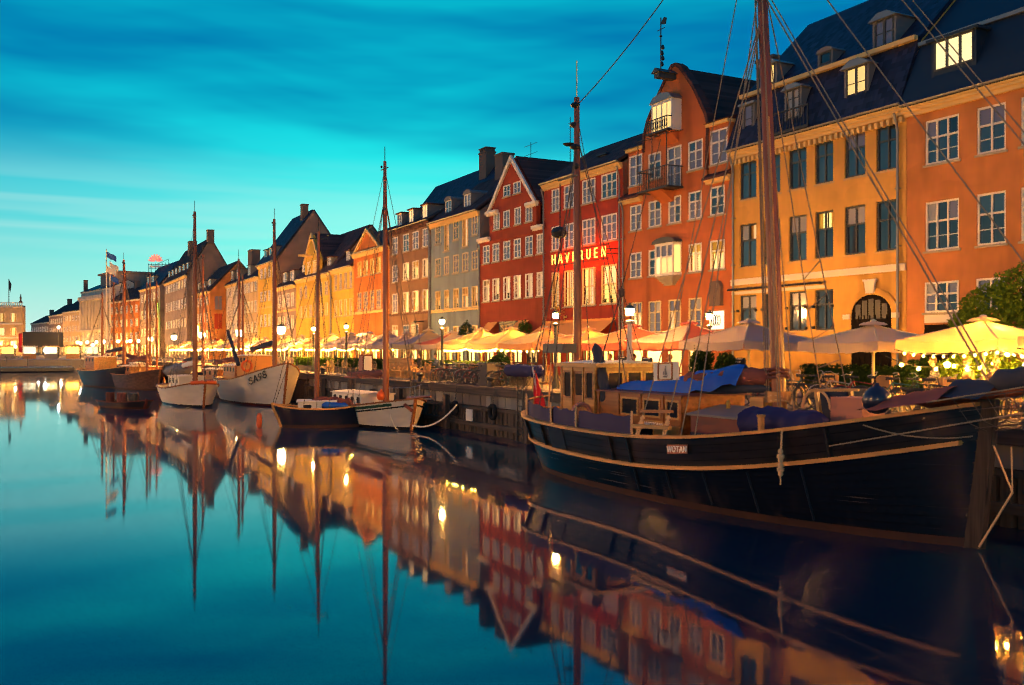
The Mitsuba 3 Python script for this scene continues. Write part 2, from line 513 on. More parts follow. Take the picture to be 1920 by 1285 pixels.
def downpipe(H, fr, u, z0, z1, m='zinc', r=.055, out=.16):
    q = MB(fr)
    q.tube([[u, -out - .16, z1 + .12], [u, -out, z1 - .35], [u, -out + .04, z1 - .6], [u, -out + .04, z0]], r, 6)
    for z in np.arange(z0 + 1.2, z1 - 1, 2.2):
        q.box(u - .08, u + .08, -out - .03, -.0, z, z + .05)
    part(H, 'downpipe', q, m)


def shops(H, fr, w, n, kinds='s', zt=4.25, frame='frame_dark', skip=(), u0=.5, split=False, z0=None):
    """ground floor: shop windows and doors behind the parasols"""
    out = []
    st = (w - 2 * u0) / n
    for i in range(n):
        if i in skip:
            continue
        a, b = u0 + i * st + st * .16, u0 + (i + 1) * st - st * .16
        out.append((a, b, QZ + (.12 if i % 3 == 1 else .75), zt, kinds[i % len(kinds)], i % 3 == 1))
    return out


def build_house(base, label, s0, s1, y0, eave, wm, rows, ridge, y1=None, depth=None, roof='r_red', frame='frame_white', trim='trim_cream', split=False, outline=None,
                shop=(4, 's'), belt=None, pipe=(), nx=2, end='p_party', endsides=(0, 1), group=None, prof=None, sill='sill_stone', transom=.36, bars=1, gutter=True, corn=True, cat='house', rth=.16):
    """a row house; rows = [(columns [(x0, x1)...], z0, z1, kinds)] in metres along the quay"""
    H = thing(base, label, cat, group)
    fr, w = wall_frame(s0, y0, s1, y1 if y1 is not None else y0)
    dep = depth or 2 * ridge[0]
    prof = prof or [(-.25, eave), (ridge[0], ridge[1]), (dep, eave)]
    wins, holes = [], []
    for r in rows:
        cols, z0, z1, kinds = r[:4]
        kw = r[4] if len(r) > 4 else {}
        for i, c in enumerate(cols):
            n = kw.get('nx', nx)
            n = n[i] if isinstance(n, (tuple, list)) else n
            zz0, zz1 = (z[i] if isinstance(z, (tuple, list)) else z for z in (z0, z1))
            kd = kinds[i % len(kinds)]
            if kd != '-':
                wins.append((c[0] - s0, c[1] - s0, zz0, zz1, kd, n, kw))
    if shop:
        for a, b, z0, z1, k_, door in shops(H, fr, w, *shop):
            wins.append((a, b, z0, z1, k_, 2, dict(frame='frame_dark', transom=.25, bars=0 if not door else 1, sill=None, name='door' if door else 'shop_window')))
    sc = w / (s1 - s0) if abs(s1 - s0) > 0 else 1
    ws = [(a * sc, b * sc, z0, z1, k_, n, kw) for a, b, z0, z1, k_, n, kw in wins]
    walls(H, fr, w, outline or [(0, QZ), (w, QZ), (w, eave), (0, eave)], [x[:4] for x in ws], wm)
    for a, b, z0, z1, k_, n, kw in ws:
        o = dict(frame=frame, transom=transom, bars=bars, split=split, sill=sill)
        o.update({k: v for k, v in kw.items() if k != 'nx'})
        window(H, fr, a, b, z0, z1, k_ if isinstance(k_, str) else k_, n, **o)
    end_walls(H, fr, w, [(d, z - .03) for d, z in prof], end, dep, sides=endsides)
    roof_slabs(H, fr, w, prof, roof, th=rth)
    if corn:
        cornice(H, fr, w, eave, trim, gutter=gutter)
    if belt:
        part(H, 'belt_course', MB(fr).box(0, w, -.07, 0, belt - .12, belt + .12), trim)
    for u in pipe:
        downpipe(H, fr, u, QZ, eave - .35)
    return H, fr, w


def grid(a, b, n, f):
    w = (b - a) / (n - 1 + f)
    return [(a + i * w, a + i * w + w * f) for i in range(n)]


Y = 30.4
# --- the orange house at the right edge of the picture
H, fr, w = build_house('orange_house', 'large orange plastered house with a dark slate mansard roof and one bright wide dormer', -25.56, -12.0, Y, 12.82, 'p_orange', [
    ([(-24.71, -23.27), (-22.54, -21.43), (-20.87, -19.4), (-18.7, -17.6), (-16.9, -15.5)], 10.52, 12.17, ['vbbbdb', 'vbvb', 'vvbbbb', 'vb', 'vb'], dict(d=.05, nx=(3, 2, 3, 2, 3))),
    ([(-24.71, -23.27), (-22.54, -21.43), (-20.87, -19.4), (-18.7, -17.6), (-16.9, -15.5)], 7.30, 9.12, ['cdddvd', 'bdbd', 'dddddd', 'dd', 'dd'], dict(d=.05, nx=(3, 2, 3, 2, 3))),
    ([(-24.71, -23.27), (-22.54, -21.43), (-20.87, -19.4)], 5.0, 6.13, ['cvddvd', 'vdvd', 'dd'], dict(nx=(3, 2, 3), bars=1)),
], (5.0, 18.4), roof='r_slate', frame='trim_white', split=True, shop=(7, 'sms', 3.95, ) if False else None, corn=True, trim='trim_cream',
    prof=[(-.28, 12.82), (.95, 15.40), (5.2, 19.6), (10, 12.8)], transom=.40)
part(H, 'panel', MB(fr).box(.85, 2.29, -.05, -.002, 4.62, 4.93), 'trim_white')
part(H, 'shutter', MB(fr).box(.85, 2.29, -.06, -.002, 2.1, 4.55), 'gate_paint', label='dark closed shutter under the white window panel')
for a, b in ((3.2, 4.2), (5.0, 6.3), (7.2, 8.4)):
    q = MB(fr).box(a, b, -.05, -.003, 2.0, 4.3)
    part(H, 'door', q, 'frame_dark')
    part(H, 'shop_window', MB(fr).add([[a + .1, -.06, 2.6], [b - .1, -.06, 2.6], [b - .1, -.06, 4.2], [a + .1, -.06, 4.2]], [[0, 1, 2], [0, 2, 3]]), 'lit_dim')
dormer(H, fr, 1.25, 2.90, 13.92, 15.02, -.02, 2.4, 'p', 3, 'flat', 'r_slate', 'frame_dark', bars=0)
dormer(H, fr, 6.2, 7.8, 13.92, 15.02, -.02, 2.4, 'd', 3, 'flat', 'r_slate', 'frame_dark', bars=0)
part(H, 'roof_moulding', MB(fr).box(0, w, .62, .80, 15.32, 15.46), 'zinc')
for i in range(9):
    part(H, 'roof_seam', MB(fr).bar([i * 1.5 + .02, .98, 15.56], [i * 1.5 + .02, 5.15, 19.75], .05), 'r_slate')

# --- yellow house with the gate
cy = [(-35.04, -33.91), (-33.40, -32.36), (-31.83, -30.77), (-30.28, -29.26), (-28.63, -27.57), (-27.01, -25.95)]
H, fr, w = build_house('ochre_house', 'ochre house with an arched dark gate, tall dark windows and a black tiled mansard roof', -35.6, -25.58, Y, 12.95, 'p_ochre', [
    (cy, 10.66, 12.48, ['bbbb', 'bbbb', 'bdbb', 'bbbb', 'vbvb', 'bbdb'], dict(transom=.36, d=.10)),
    (cy, 7.50, 9.47, ['cbmb', 'bdbd', 'cdcb', 'pdpd', 'cdcd', 'dddb'], dict(transom=.38, d=.10)),
    (cy[:4], 4.45, 6.16, ['cdcd', 'dddd', 'cdcd', 'dddd'], dict(transom=.36, d=.10)),
], (5.0, 19.75), roof='r_blue', frame='frame_dark', split=True, shop=None, bars=0,
    prof=[(-.25, 12.95), (.85, 15.62), (5.0, 19.72), (10, 13)], trim='trim_cream', end='p_ochre')
part(H, 'belt_course', MB(fr).box(0, w, -.08, -.002, 6.66, 6.86).box(0, w, -.12, -.002, 6.862, 6.93), 'trim_pale')
# dentils under the cornice
for i in range(34):
    part(H, 'cornice_block', MB(fr).box(.1 + i * .295, .24 + i * .295, -.20, -.002, 12.34, 12.55), 'trim_cream')
part(H, 'awning_rod', MB(fr).tube([[.05, -.30, 6.44], [5.9, -.30, 6.44]], .05, 6).box(.3, .36, -.3, 0, 6.40, 6.47).box(3.0, 3.06, -.3, 0, 6.40, 6.47).box(5.7, 5.76, -.3, 0, 6.40, 6.47), 'iron')
part(H, 'fascia', MB(fr).box(.05, 5.9, -.06, -.002, 6.22, 6.36), 'trim_pale')
q = MB(fr)
for u in (.5, 2.15, 3.7, 5.3, 1.72, 4.85, 6.35):
    q.box(u - .03, u + .03, -.14, 0, 4.5, 4.62).box(u - .03, u + .03, -.14, 0, 5.4, 5.5)
part(H, 'shutter_hooks', q, 'iron')
u0, u1, zs = 7.37, 9.39, 5.02
a = np.linspace(0, np.pi, 15)
uc, rr = (u0 + u1) / 2, (u1 - u0) / 2
arch = [(uc + rr * math.cos(x), zs + .80 * math.sin(x)) for x in a]
band = sg.Polygon([(u1 + .28, QZ)] + [(uc + (rr + .28) * math.cos(x), zs + 1.06 * math.sin(x)) for x in a] + [(u0 - .28, QZ)]).difference(sg.Polygon([(u1, QZ - .1)] + arch + [(u0, QZ - .1)]))
gate = sg.Polygon([(u1, QZ)] + arch + [(u0, QZ)])
part(H, 'gate_surround', MB(fr).prism(band, -.07, -.002, 'xz'), 'p_ochre')
part(H, 'gate', MB(fr).prism(gate, -.03, -.0015, 'xz'), 'gate_paint', label='dark arched gate')
q = MB(fr)
for i in range(7):
    q.box(u0 + .06 + i * .28, u0 + .12 + i * .28, -.05, -.031, QZ, 5.0)
q.box(u0, u1, -.07, -.031, 4.62, 4.8)
part(H, 'gate_battens', q, 'gate_paint')
for i in range(5):
    part(H, 'gate_light', MB(fr).add([[u0 + .2 + i * .33, -.036, 4.85], [u0 + .46 + i * .33, -.036, 4.85], [u0 + .46 + i * .33, -.036, 5.35 + .3 * math.sin((i + .5) / 5 * np.pi)], [u0 + .2 + i * .33, -.036, 5.35 + .3 * math.sin((i + .5) / 5 * np.pi)]], [[0, 1, 2], [0, 2, 3]]), 'frame_dark')
part(H, 'keystone', MB(fr).prism(sg.Polygon([(uc - .18, 5.86), (uc + .18, 5.86), (uc + .28, 6.35), (uc - .28, 6.35)]), -.16, -.072, 'xz').box(uc - .33, uc + .33, -.18, -.072, 6.352, 6.42), 'trim_pale')
for u in (u0 - .38, u1 + .05):
    part(H, 'impost', MB(fr).box(u - .02, u + .34, -.13, -.072, 4.86, 5.06), 'trim_pale')
downpipe(H, fr, .22, QZ, 12.6)
downpipe(H, fr, 9.72, QZ, 12.6)
dormer(H, fr, 3.75, 4.55, 13.35, 15.0, -.12, 2.2, 'c', 2, 'peak', 'dormer_grey', 'frame_dark', 'zinc', bars=3)
q = MB(fr)
for s_ in (0, 1):
    q.bar([3.0 + s_ * 2.3, -.4, 13.15], [3.0 + s_ * 2.3, -.4, 14.05], .05)
for i in range(12):
    q.bar([3.0 + i * .209, -.4, 13.2], [3.0 + i * .209, -.4, 14.0], .022)
q.bar([2.95, -.4, 14.05], [5.35, -.4, 14.05], .06).bar([2.95, -.4, 13.2], [5.35, -.4, 13.2], .05).box(2.95, 5.35, -.46, .5, 13.08, 13.17)
part(H, 'dormer_balcony', q, 'iron')
dormer(H, fr, 7.05, 8.1, 13.80, 15.1, .0, 2.3, 'l', 2, 'peak', 'dormer_grey', 'frame_dark', 'zinc', bars=1)
dormer(H, fr, .85, 1.45, 13.70, 15.0, .0, 2.2, 'v', 1, 'flat', 'dormer_grey', 'frame_dark', 'zinc', bars=1)
dormer(H, fr, 1.1, 2.0, 15.95, 16.85, .85, 3.4, 'l', 2, 'peak', 'dormer_grey', 'frame_dark', 'zinc', bars=1)
dormer(H, fr, 7.8, 8.75, 15.85, 16.95, .80, 3.4, 'v', 2, 'peak', 'dormer_grey', 'frame_dark', 'zinc', bars=1)
dormer(H, fr, 4.75, 5.4, 16.0, 16.5, .85, 3.0, 'd', 1, 'arch', 'dormer_grey', 'frame_dark', 'zinc', bars=0)
part(H, 'roof_moulding', MB(fr).box(0, w, .45, .66, 15.58, 15.76), 'trim_cream')
chimney(H, fr, -1.0, 3.4, 15.5, 18.3, 1.2, .9)

# --- orange house with the tall gable
A = [(-44.12, -42.9), (-42.29, -41.19), (-40.62, -39.45), (-38.88, -37.74), (-37.17, -35.91)]
B = [(-44.02, -42.95), (-42.27, -41.17), (-40.52, -39.49), (-38.84, -37.83), (-37.17, -36.1)]
gab = [(0, QZ), (9.13, QZ), (9.13, 11.98), (7.3, 11.98), (7.3, 12.5), (7.42, 14.7), (7.25, 15.25), (6.25, 16.86), (5.2, 18.1), (4.85, 18.32), (4.5, 18.33), (4.2, 18.05), (3.1, 16.83), (2.35, 15.9), (2.05, 15.2), (1.98, 14.3), (1.98, 11.98), (0, 11.98)]
H, fr, w = build_house('gabled_orange_house', 'deep orange house with a tall curved gable, a lit gable oriel and a hanging balcony', -44.75, -35.62, Y, 11.98, 'p_deep', [
    (A[1:2], 12.72, 14.1, ['vbvb']), (A[2:3], 11.95, 14.12, ['vvcv'], dict(transom=.3)), (A[3:4], 12.65, 14.09, ['bvvv']),
    (B, 10.17, 11.55, ['vvvv', 'vvdv', 'vvvd', 'bvbv', 'bdbd']),
    (B[:2], 7.57, 8.95, ['vvvv', 'dddd']), (B[3:], 7.53, 8.94, ['plpl', 'ppll']),
    ([(-43.85, -42.9)] + B[1:4], 4.55, 6.22, ['vcvc', 'vccv', 'vcvc', 'vccv'], dict(frame='frame_yellow')),
], (5.2, 17.2), roof='r_red', split=True, outline=gab, shop=None, corn=False, end='p_deep', prof=[(1.2, 12.0), (5.2, 16.0), (10, 12.0)], endsides=(0, 1))
for u0, u1, k_ in ((.0, 1.9, 0), (7.42, 9.13, 4)):
    # flank: low tiled roof, above it a wall dormer with a window
    q = MB(fr).prism(sg.Polygon([(-.32, 12.02), (.62, 12.62), (.62, 12.5), (-.32, 11.9)]), u0 - .1 if k_ == 0 else u0 - .15, u1, 'yz')
    part(H, 'flank_roof', q, 'r_red')
    part(H, 'cornice', MB(fr).box(u0 if k_ else -.02, u1, -.20, 0, 11.70, 11.84).box(u0 if k_ else -.02, u1, -.30, 0, 11.842, 11.98), 'trim_cream')
    c0, c1 = A[k_][0] + 44.75 - .1, A[k_][1] + 44.75 + .1
    c1 = min(c1, 9.05)
    q = MB(fr)
    q.box(c0, A[k_][0] + 44.75, .0, 3, 12.3, 14.5).box(A[k_][1] + 44.75, c1, .0, 3, 12.3, 14.5).box(c0, c1, .0, .3, 14.3, 14.52).box(c0, c1, .0, .3, 12.2, 12.62)
    part(H, 'dormer_wall', q, 'p_deep')
    part(H, 'dormer_cornice', MB(fr).box(c0 - .12, c1 + .04, -.14, 3, 14.522, 14.68), 'trim_cream')
    part(H, 'dormer_roof', MB(fr).prism(sg.Polygon([(-.25, 14.69), (2.6, 15.55), (2.6, 14.69)]), c0 - .2, c1 + .06, 'yz'), 'zinc' if k_ == 0 else 'r_red')
    window(H, fr, A[k_][0] + 44.75, A[k_][1] + 44.75, 12.64, 14.3, 'vvvv', 2, 'frame_white', split=True, d=.02)
# the roof behind the gable
q = MB(fr).prism(sg.Polygon([(1.9, 14.35), (4.5, 18.2), (4.8, 18.2), (7.42, 14.35), (7.3, 14.1), (4.65, 17.9), (2.0, 14.1)]), .32, 7.5, 'xz')
part(H, 'gable_roof', q, 'r_red')
cap = [(9.13 - 9.13 + x, z) for x, z in gab[4:16]]
ln = sg.LineString(cap).buffer(.09, cap_style=2, join_style=1)
part(H, 'gable_coping', MB(fr).prism(ln, -.06, .40, 'xz'), 'r_red')
# oriel in the gable
q = MB(fr).box(3.55, 5.30, -.62, -.002, 14.85, 15.0).box(3.55, 3.63, -.62, -.002, 15.0, 16.45).box(5.22, 5.30, -.62, -.002, 15.0, 16.45).box(4.38, 4.47, -.62, -.55, 15.0, 16.45).box(3.63, 5.22, -.62, -.55, 16.3, 16.45)
q.box(3.95, 3.99, -.61, -.56, 15.0, 16.3).box(4.83, 4.87, -.61, -.56, 15.0, 16.3)
part(H, 'gable_oriel', q, 'frame_white')
part('gabled_orange_house__gable_oriel', 'pane', MB(fr).add([[3.63, -.58, 15.0], [5.22, -.58, 15.0], [5.22, -.58, 16.3], [3.63, -.58, 16.3], [5.25, -.58, 15.0], [5.25, -.03, 15.0], [5.25, -.03, 16.3], [5.25, -.58, 16.3]], [[0, 1, 2], [0, 2, 3], [4, 5, 6], [4, 6, 7]]), 'lit_warm')
q = MB(fr).prism(sg.Polygon([(3.45, 16.452), (5.40, 16.452), (5.1, 16.75), (4.43, 16.88), (3.75, 16.75)]), -.70, -.002, 'xz')
part('gabled_orange_house__gable_oriel', 'roof', q, 'zinc')
q = MB(fr).box(3.5, 5.35, -.95, -.63, 14.78, 14.86)
for i in range(10):
    x = 3.55 + i * .195
    q.bar([x, -.93, 14.86], [x, -.93, 15.5], .03)
    if i < 9:
        q.tube([[x + .1 + .07 * math.cos(t), -.93, 15.18 + .2 * math.sin(t)] for t in np.linspace(0, 2 * np.pi, 9)], .014, 4, False)
q.bar([3.5, -.93, 15.5], [5.35, -.93, 15.5], .045).bar([5.33, -.93, 15.5], [5.33, -.63, 15.5], .04).bar([3.52, -.93, 15.5], [3.52, -.63, 15.5], .04)
part(H, 'oriel_railing', q, 'iron')
part(H, 'oriel_bracket', MB(fr).prism(sg.Polygon([(-.6, 14.84), (-.002, 14.84), (-.002, 14.3)]), 3.7, 5.1, 'yz'), 'p_deep')
# hanging iron balcony under it
q = MB(fr).box(2.85, 5.45, -1.05, -.002, 11.86, 11.96)
for x in np.linspace(2.9, 5.4, 17):
    q.bar([x, -1.02, 11.96], [x, -1.02, 12.95], .026)
for y in np.linspace(-.9, -.1, 5):
    q.bar([5.4, y, 11.96], [5.4, y, 12.95], .026).bar([2.9, y, 11.96], [2.9, y, 12.95], .026)
q.bar([2.85, -1.02, 12.97], [5.45, -1.02, 12.97], .05).bar([5.42, -1.02, 12.97], [5.42, 0, 12.97], .05).bar([2.88, -1.02, 12.97], [2.88, 0, 12.97], .05)
for x in (2.9, 5.4, 4.15):
    q.bar([x, -1.02, 12.9], [x, -1.02, 14.6], .035).bar([x, -1.02, 14.6], [x, 0, 14.85], .035)
q.bar([2.9, -1.02, 14.6], [5.4, -1.02, 14.6], .03)
part(H, 'balcony', q, 'iron')
part(H, 'balcony_bracket', MB(fr).prism(sg.Polygon([(-.9, 11.85), (-.002, 11.85), (-.002, 11.3)]), 3.6, 4.7, 'yz'), 'p_deep')
# stone oriel on the first floor
k = key_for(f'{H}__oriel')
u0, u1 = 3.53, 5.30
pl = [(u0, 0), (u0 + .12, -.45), (u1 - .12, -.45), (u1, 0)]
q = MB(fr)
q.prism(sg.Polygon(pl), 7.46, 7.58, 'xy').prism(sg.Polygon([(a_, b_ * 1.06) for a_, b_ in pl]), 9.0, 9.14, 'xy')
for x in (u0 + .16, u0 + .6, u0 + 1.14, u1 - .16):
    q.box(x - .05, x + .05, -.46, -.36, 7.58, 9.0)
q.box(u0 + .12, u1 - .12, -.455, -.37, 8.38, 8.46)
q.box(u1 - .06, u1 - .01, -.06, -.002, 7.58, 9.0)
scene[k] = mikit.ply(q.out(), 'frame_white', False)
for i, (a_, b_) in enumerate(((u0 + .21, u0 + .55), (u0 + .65, u0 + 1.09), (u0 + 1.19, u1 - .21))):
    part(k, 'pane', MB(fr).add([[a_, -.41, 7.6], [b_, -.41, 7.6], [b_, -.41, 8.38], [a_, -.41, 8.38]], [[0, 1, 2], [0, 2, 3]]), 'lit_pale')
    part(k, 'pane', MB(fr).add([[a_, -.41, 8.46], [b_, -.41, 8.46], [b_, -.41, 9.0], [a_, -.41, 9.0]], [[0, 1, 2], [0, 2, 3]]), 'pane_lilac')
part(k, 'pane', MB(fr).add([[u1 - .10, -.40, 7.6], [u1 - .03, -.03, 7.6], [u1 - .03, -.03, 9.0], [u1 - .10, -.40, 9.0]], [[0, 1, 2], [0, 2, 3]]), 'lit_pale')
q = MB(fr)
for i in range(5):
    f_ = 1 - i / 5
    q.prism(sg.Polygon([((u0 + u1) / 2 + (a_ - (u0 + u1) / 2) * (.35 + .65 * f_), b_ * (.3 + .7 * f_)) for a_, b_ in pl]), 7.36 - i * .1, 7.458 - i * .1, 'xy')
part(k, 'corbel', q, 'sill_stone')
a = np.linspace(0, np.pi, 9)
part(k, 'roof', MB(fr).prism(sg.Polygon([((u0 + u1) / 2 + .98 * math.cos(x), 9.142 + .30 * math.sin(x)) for x in a]), -.55, -.002, 'xz'), 'frame_dark')
# door light, porch lamp
part(H, 'door_sign', MB(fr).box(7.62, 8.6, -.10, -.002, 4.62, 5.5), 'lit_cool', pick=.2)
q = MB(fr)
for i in range(4):
    q.tube([[7.85 + .17 * i + .09 * math.cos(t), -.115, 5.05 + .25 * math.sin(t)] for t in np.linspace(0, 2 * np.pi, 9)], .018, 4, False)
part(H, 'door_sign_ironwork', q, 'iron')
part(H, 'stone_tablet', MB(fr).prism(sg.Polygon([(7.75, 5.75), (8.55, 5.75), (8.55, 6.7), (8.35, 6.95), (7.95, 6.95), (7.75, 6.7)]), -.22, -.002, 'xz'), 'chimney_brick')
downpipe(H, fr, .16, QZ, 11.9)
for a_, b_ in ((.7, 1.9), (2.4, 3.6), (4.2, 5.3), (5.9, 6.9)):
    part(H, 'shop_window', MB(fr).box(a_, b_, -.03, -.003, 2.3, 4.1), 'lit_shop', pick=.1)
# hoisting beam and weather vane
part(H, 'hoist_beam', MB(fr).box(4.45, 4.85, -1.1, .3, 17.55, 17.8).prism(sg.Polygon([(4.3, 17.8), (5.0, 17.8), (4.65, 18.05)]), -1.2, .2, 'xz'), 'frame_dark')
q = MB(fr).tube([[4.55, -.75, 17.7], [4.55, -.75, 20.7]], .035, 6).bar([4.25, -.75, 20.1], [4.9, -.75, 20.1], .03)
q.prism(sg.Polygon([(4.55, 20.35), (4.95, 20.25), (5.05, 20.55), (4.85, 20.65), (4.7, 20.55)]), -.77, -.73, 'xz').lathe([(0, -.09), (.09, 0), (0, .09)], (4.55, -.75, 19.75), 8)
for i in range(4):
    q.lathe([(0, -.14), (.10, -.05), (.06, .1), (0, .16)], (4.62 + .06 * (i % 2), -.72, 18.3 + .28 * i), 6)
part(H, 'weather_vane', q, 'iron')

# --- the crimson restaurant house with the neon sign
RC = [(-52.68, -51.75), (-51.17, -50.02), (-49.04, -47.59), (-46.93, -45.33)]
H, fr, w = build_house('crimson_house', 'crimson house with a yellow cornice and a red neon restaurant sign', -53.69, -44.78, Y, 14.14, 'p_crimson', [
    (RC, 12.33, 13.74, ['vvvv', 'vvvv', 'vvvvvv', 'vbbbbb'], dict(nx=(2, 2, 3, 3))),
    (RC, 9.88, 11.38, ['vvvv', 'vvvv', 'vvvvvv', 'vvvvvv'], dict(nx=(2, 2, 3, 3))),
    (RC, 6.28, 8.50, ['lmlm', 'llmm', 'lpmm', 'llll'], dict(nx=2, bars=3, frame='frame_yellow', transom=.5)),
], (3.6, 16.6), roof='r_purple', split=True, shop=(4, 's', 4.1), pipe=(.12, 8.75), trim='trim_cream')
N = thing('neon_sign', 'glowing yellow and red neon letters HAVFRUEN across the crimson house', 'sign')
glow('neon_core', (1.0, .40, .02), 3.6)
glow('neon_red', (1.0, .06, .006), 42.0)
for i, ch in enumerate('HAVFRUEN'):
    t = meshkit.text_mesh(ch, .58, .05, bold=False)
    v = np.array(t.vertices)
    v[:, 0] = (v[:, 0] - (v[:, 0].min() + v[:, 0].max()) / 2) * .95
    part(N, 'letter', MB(fr).add(np.stack([2.35 + i * .80 + v[:, 0], -.62 - v[:, 2], 8.90 + v[:, 1]], 1), t.faces), 'neon_core', pick=1)
# red strips behind rails along the top and the foot of the letters throw their light back on the wall
for z in (8.80, 9.58):
    part(N, 'red_strip', MB(fr).add([[1.9, -.56, z - .045], [8.4, -.56, z - .045], [8.4, -.56, z + .045], [1.9, -.56, z + .045]], [[0, 2, 1], [0, 3, 2]]), 'neon_red', pick=20)
    part(N, 'strip_cover', MB(fr).box(1.88, 8.42, -.575, -.565, z - .05, z + .05), 'p_crimson')
part(N, 'rail', MB(fr).box(1.8, 8.5, -.60, -.57, 9.02, 9.06).box(1.8, 1.86, -.60, -.002, 9.02, 9.06).box(8.44, 8.5, -.60, -.002, 9.02, 9.06), 'iron')
part(N, 'rail', MB(fr).box(1.8, 8.5, -.60, -.57, 9.30, 9.34).box(1.8, 1.86, -.60, -.002, 9.30, 9.34).box(8.44, 8.5, -.60, -.002, 9.30, 9.34), 'iron')
dormer(H, fr, 4.6, 5.2, 15.1, 15.35, 1.3, 2.1, 'b', 1, 'flat', 'r_purple', 'frame_dark')
part(H, 'satellite_dish', MB(fr).lathe([(.0, -.12), (.25, -.06), (.42, .05), (.40, .06), (.0, -.08)], (.75, 1.4, 16.8), 12).tube([[.75, 1.5, 15.3], [.75, 1.5, 18.6]], .03).bar([.5, 1.5, 18.2], [1.0, 1.5, 18.2], .02).bar([.55, 1.5, 17.9], [.95, 1.5, 17.9], .02), 'iron')
q = MB(fr).add([[.3, -.05, 5.35], [8.2, -.05, 5.35], [8.6, -1.9, 4.15], [-.1, -1.9, 4.15]], [[0, 2, 1], [0, 3, 2]]).box(-.1, 8.6, -1.93, -1.9, 3.95, 4.15).box(.3, 8.2, -.12, -.002, 5.3, 5.45)
mat('cloth_orange', (.60, .27, .08), .9)
part(H, 'awning', q, 'cloth_orange', label='long orange awning over the restaurant front')
q = MB(fr)
for i in range(60):
    x, z = 2.6 + RNG.uniform(-.55, .55), 5.9 + RNG.uniform(-.75, .75)
    y = -.35 + RNG.uniform(-.2, .2)
    a = RNG.normal(size=(3, 3)) * .09
    q.add(np.array([[x, y, z]]) + a, [[0, 1, 2]])
mat('leaf_gilt', (.40, .26, .06), .6)
part(H, 'foliage_ornament', q, 'leaf_gilt', kind='stuff')

# --- red gabled house
red_out = [(0, QZ), (9.5, QZ), (9.5, 11.55), (8.45, 11.55), (8.45, 13.41), (8.2, 13.41), (5.03, 16.70), (1.58, 13.60), (1.58, 11.55), (0, 11.55)]
R3 = [(-60.95, -60.0), (-59.43, -58.47), (-57.76, -56.84), (-56.18, -55.25)]
R2 = [(-62.66, -61.61), (-61.1, -60.05), (-59.43, -58.39), (-57.84, -56.84), (-56.23, -55.2), (-54.63, -53.85)]
H, fr, w = build_house('red_gabled_house', 'brick red house with a white trimmed pointed gable and many narrow windows', -63.19, -53.71, Y, 11.55, 'p_brick', [
    ([(-59.43, -58.39), (-57.91, -56.86)], 14.22, 15.0, ['bv', 'vv'], dict(transom=None)),
    (R3, 12.1, 13.25, ['cv', 'vc', 'vv', 'vv'], dict(transom=None)),
    (R2, 9.85, 11.14, ['vv', 'vc', 'vv', 'vb', 'vv', 'cv'], dict(transom=.3)),
    (R2, 7.1, 8.67, ['m', 'm', 'm', 'm', 'm', 'm'], dict(transom=.3)),
], (4.7, 15.3), roof='r_red', shop=(4, 'sm', 4.1), outline=red_out, corn=False, nx=2, prof=[(.6, 11.6), (4.7, 15.3), (9.4, 11.6)], trim='trim_white', pipe=(.1,))
for pts in ([(1.25, 13.35), (1.58, 13.35), (5.03, 16.55), (5.03, 16.95)], [(5.03, 16.95), (5.03, 16.55), (8.3, 13.25), (8.62, 13.25)]):
    part(H, 'gable_trim', MB(fr).prism(sg.Polygon(pts), -.16, -.002, 'xz'), 'trim_white')
for a, b, z in ((1.3, 3.0, 13.28), (7.3, 8.75, 13.12), (-.05, 1.75, 11.5), (8.2, 9.5, 11.5)):
    part(H, 'eave_piece', MB(fr).box(a, b, -.28, -.002, z, z + .2).box(a, b, -.16, -.002, z - .12, z - .002), 'trim_white')
part(H, 'string_course', MB(fr).box(0, w, -.06, -.002, 11.28, 11.44), 'p_brick')
q = MB(fr).prism(sg.Polygon([(1.3, 13.35), (5.03, 16.92), (8.55, 13.25), (8.3, 13.1), (5.03, 16.5), (1.6, 13.2)]), .3, 8, 'xz')
part(H, 'gable_roof', q, 'r_red')
for a in (1.4, 6.0):
    q = MB(fr).add([[a, -.05, 5.6], [a + 1.6, -.05, 5.6], [a + 1.6, -1.7, 3.9], [a, -1.7, 3.9]], [[0, 2, 1], [0, 3, 2]]).box(a, a + 1.6, -1.73, -1.7, 3.7, 3.9)
    part(H, 'awning', q, 'cloth_orange')
part(H, 'sign_board', MB(fr).box(3.3, 5.9, -.12, -.002, 4.7, 5.6), 'frame_black')
t = meshkit.text_mesh('37', .42, .02, bold=True)
v = np.array(t.vertices)
part(f'{H}__sign_board', 'number', MB(fr).add(np.stack([3.7 + v[:, 0] * 1.2, -.14 - v[:, 2], 4.92 + v[:, 1]], 1), t.faces), 'trim_cream')

# --- grey house
GC = [(-71.42, -70.44), (-69.7, -68.77), (-67.95, -66.95), (-66.27, -65.22), (-64.56, -63.55)]
H, fr, w = build_house('grey_house', 'blue grey house with a yellow cornice and two arched dormers', -72.4, -63.21, Y, 13.80, 'p_grey', [
    (GC, [12.1, 11.4, 12.1, 11.4, 12.1], 13.55, ['bb', 'm', 'bv', 'm', 'vb'], dict(frame='frame_yellow')),
    (GC, 9.55, 10.95, ['bv', 'vb', 'vb', 'vb', 'vb'], dict(frame='frame_yellow')),
    (GC, 6.79, 8.34, ['mv', 'mm', 'mm', 'mm', 'mm'], dict(frame='frame_yellow')),
    (GC[1:], 4.2, 5.45, ['mm', 'pm', 'mp', 'mv'], dict(frame='frame_yellow')),
], (4.4, 17.4), roof='r_purple', shop=(4, 's', 3.9), belt=6.72, trim='trim_cream', pipe=(.1,), end='p_party')
dormer(H, fr, 1.85, 2.95, 14.35, 15.5, .5, 2.4, 'b', 2, 'arch', 'dormer_grey')
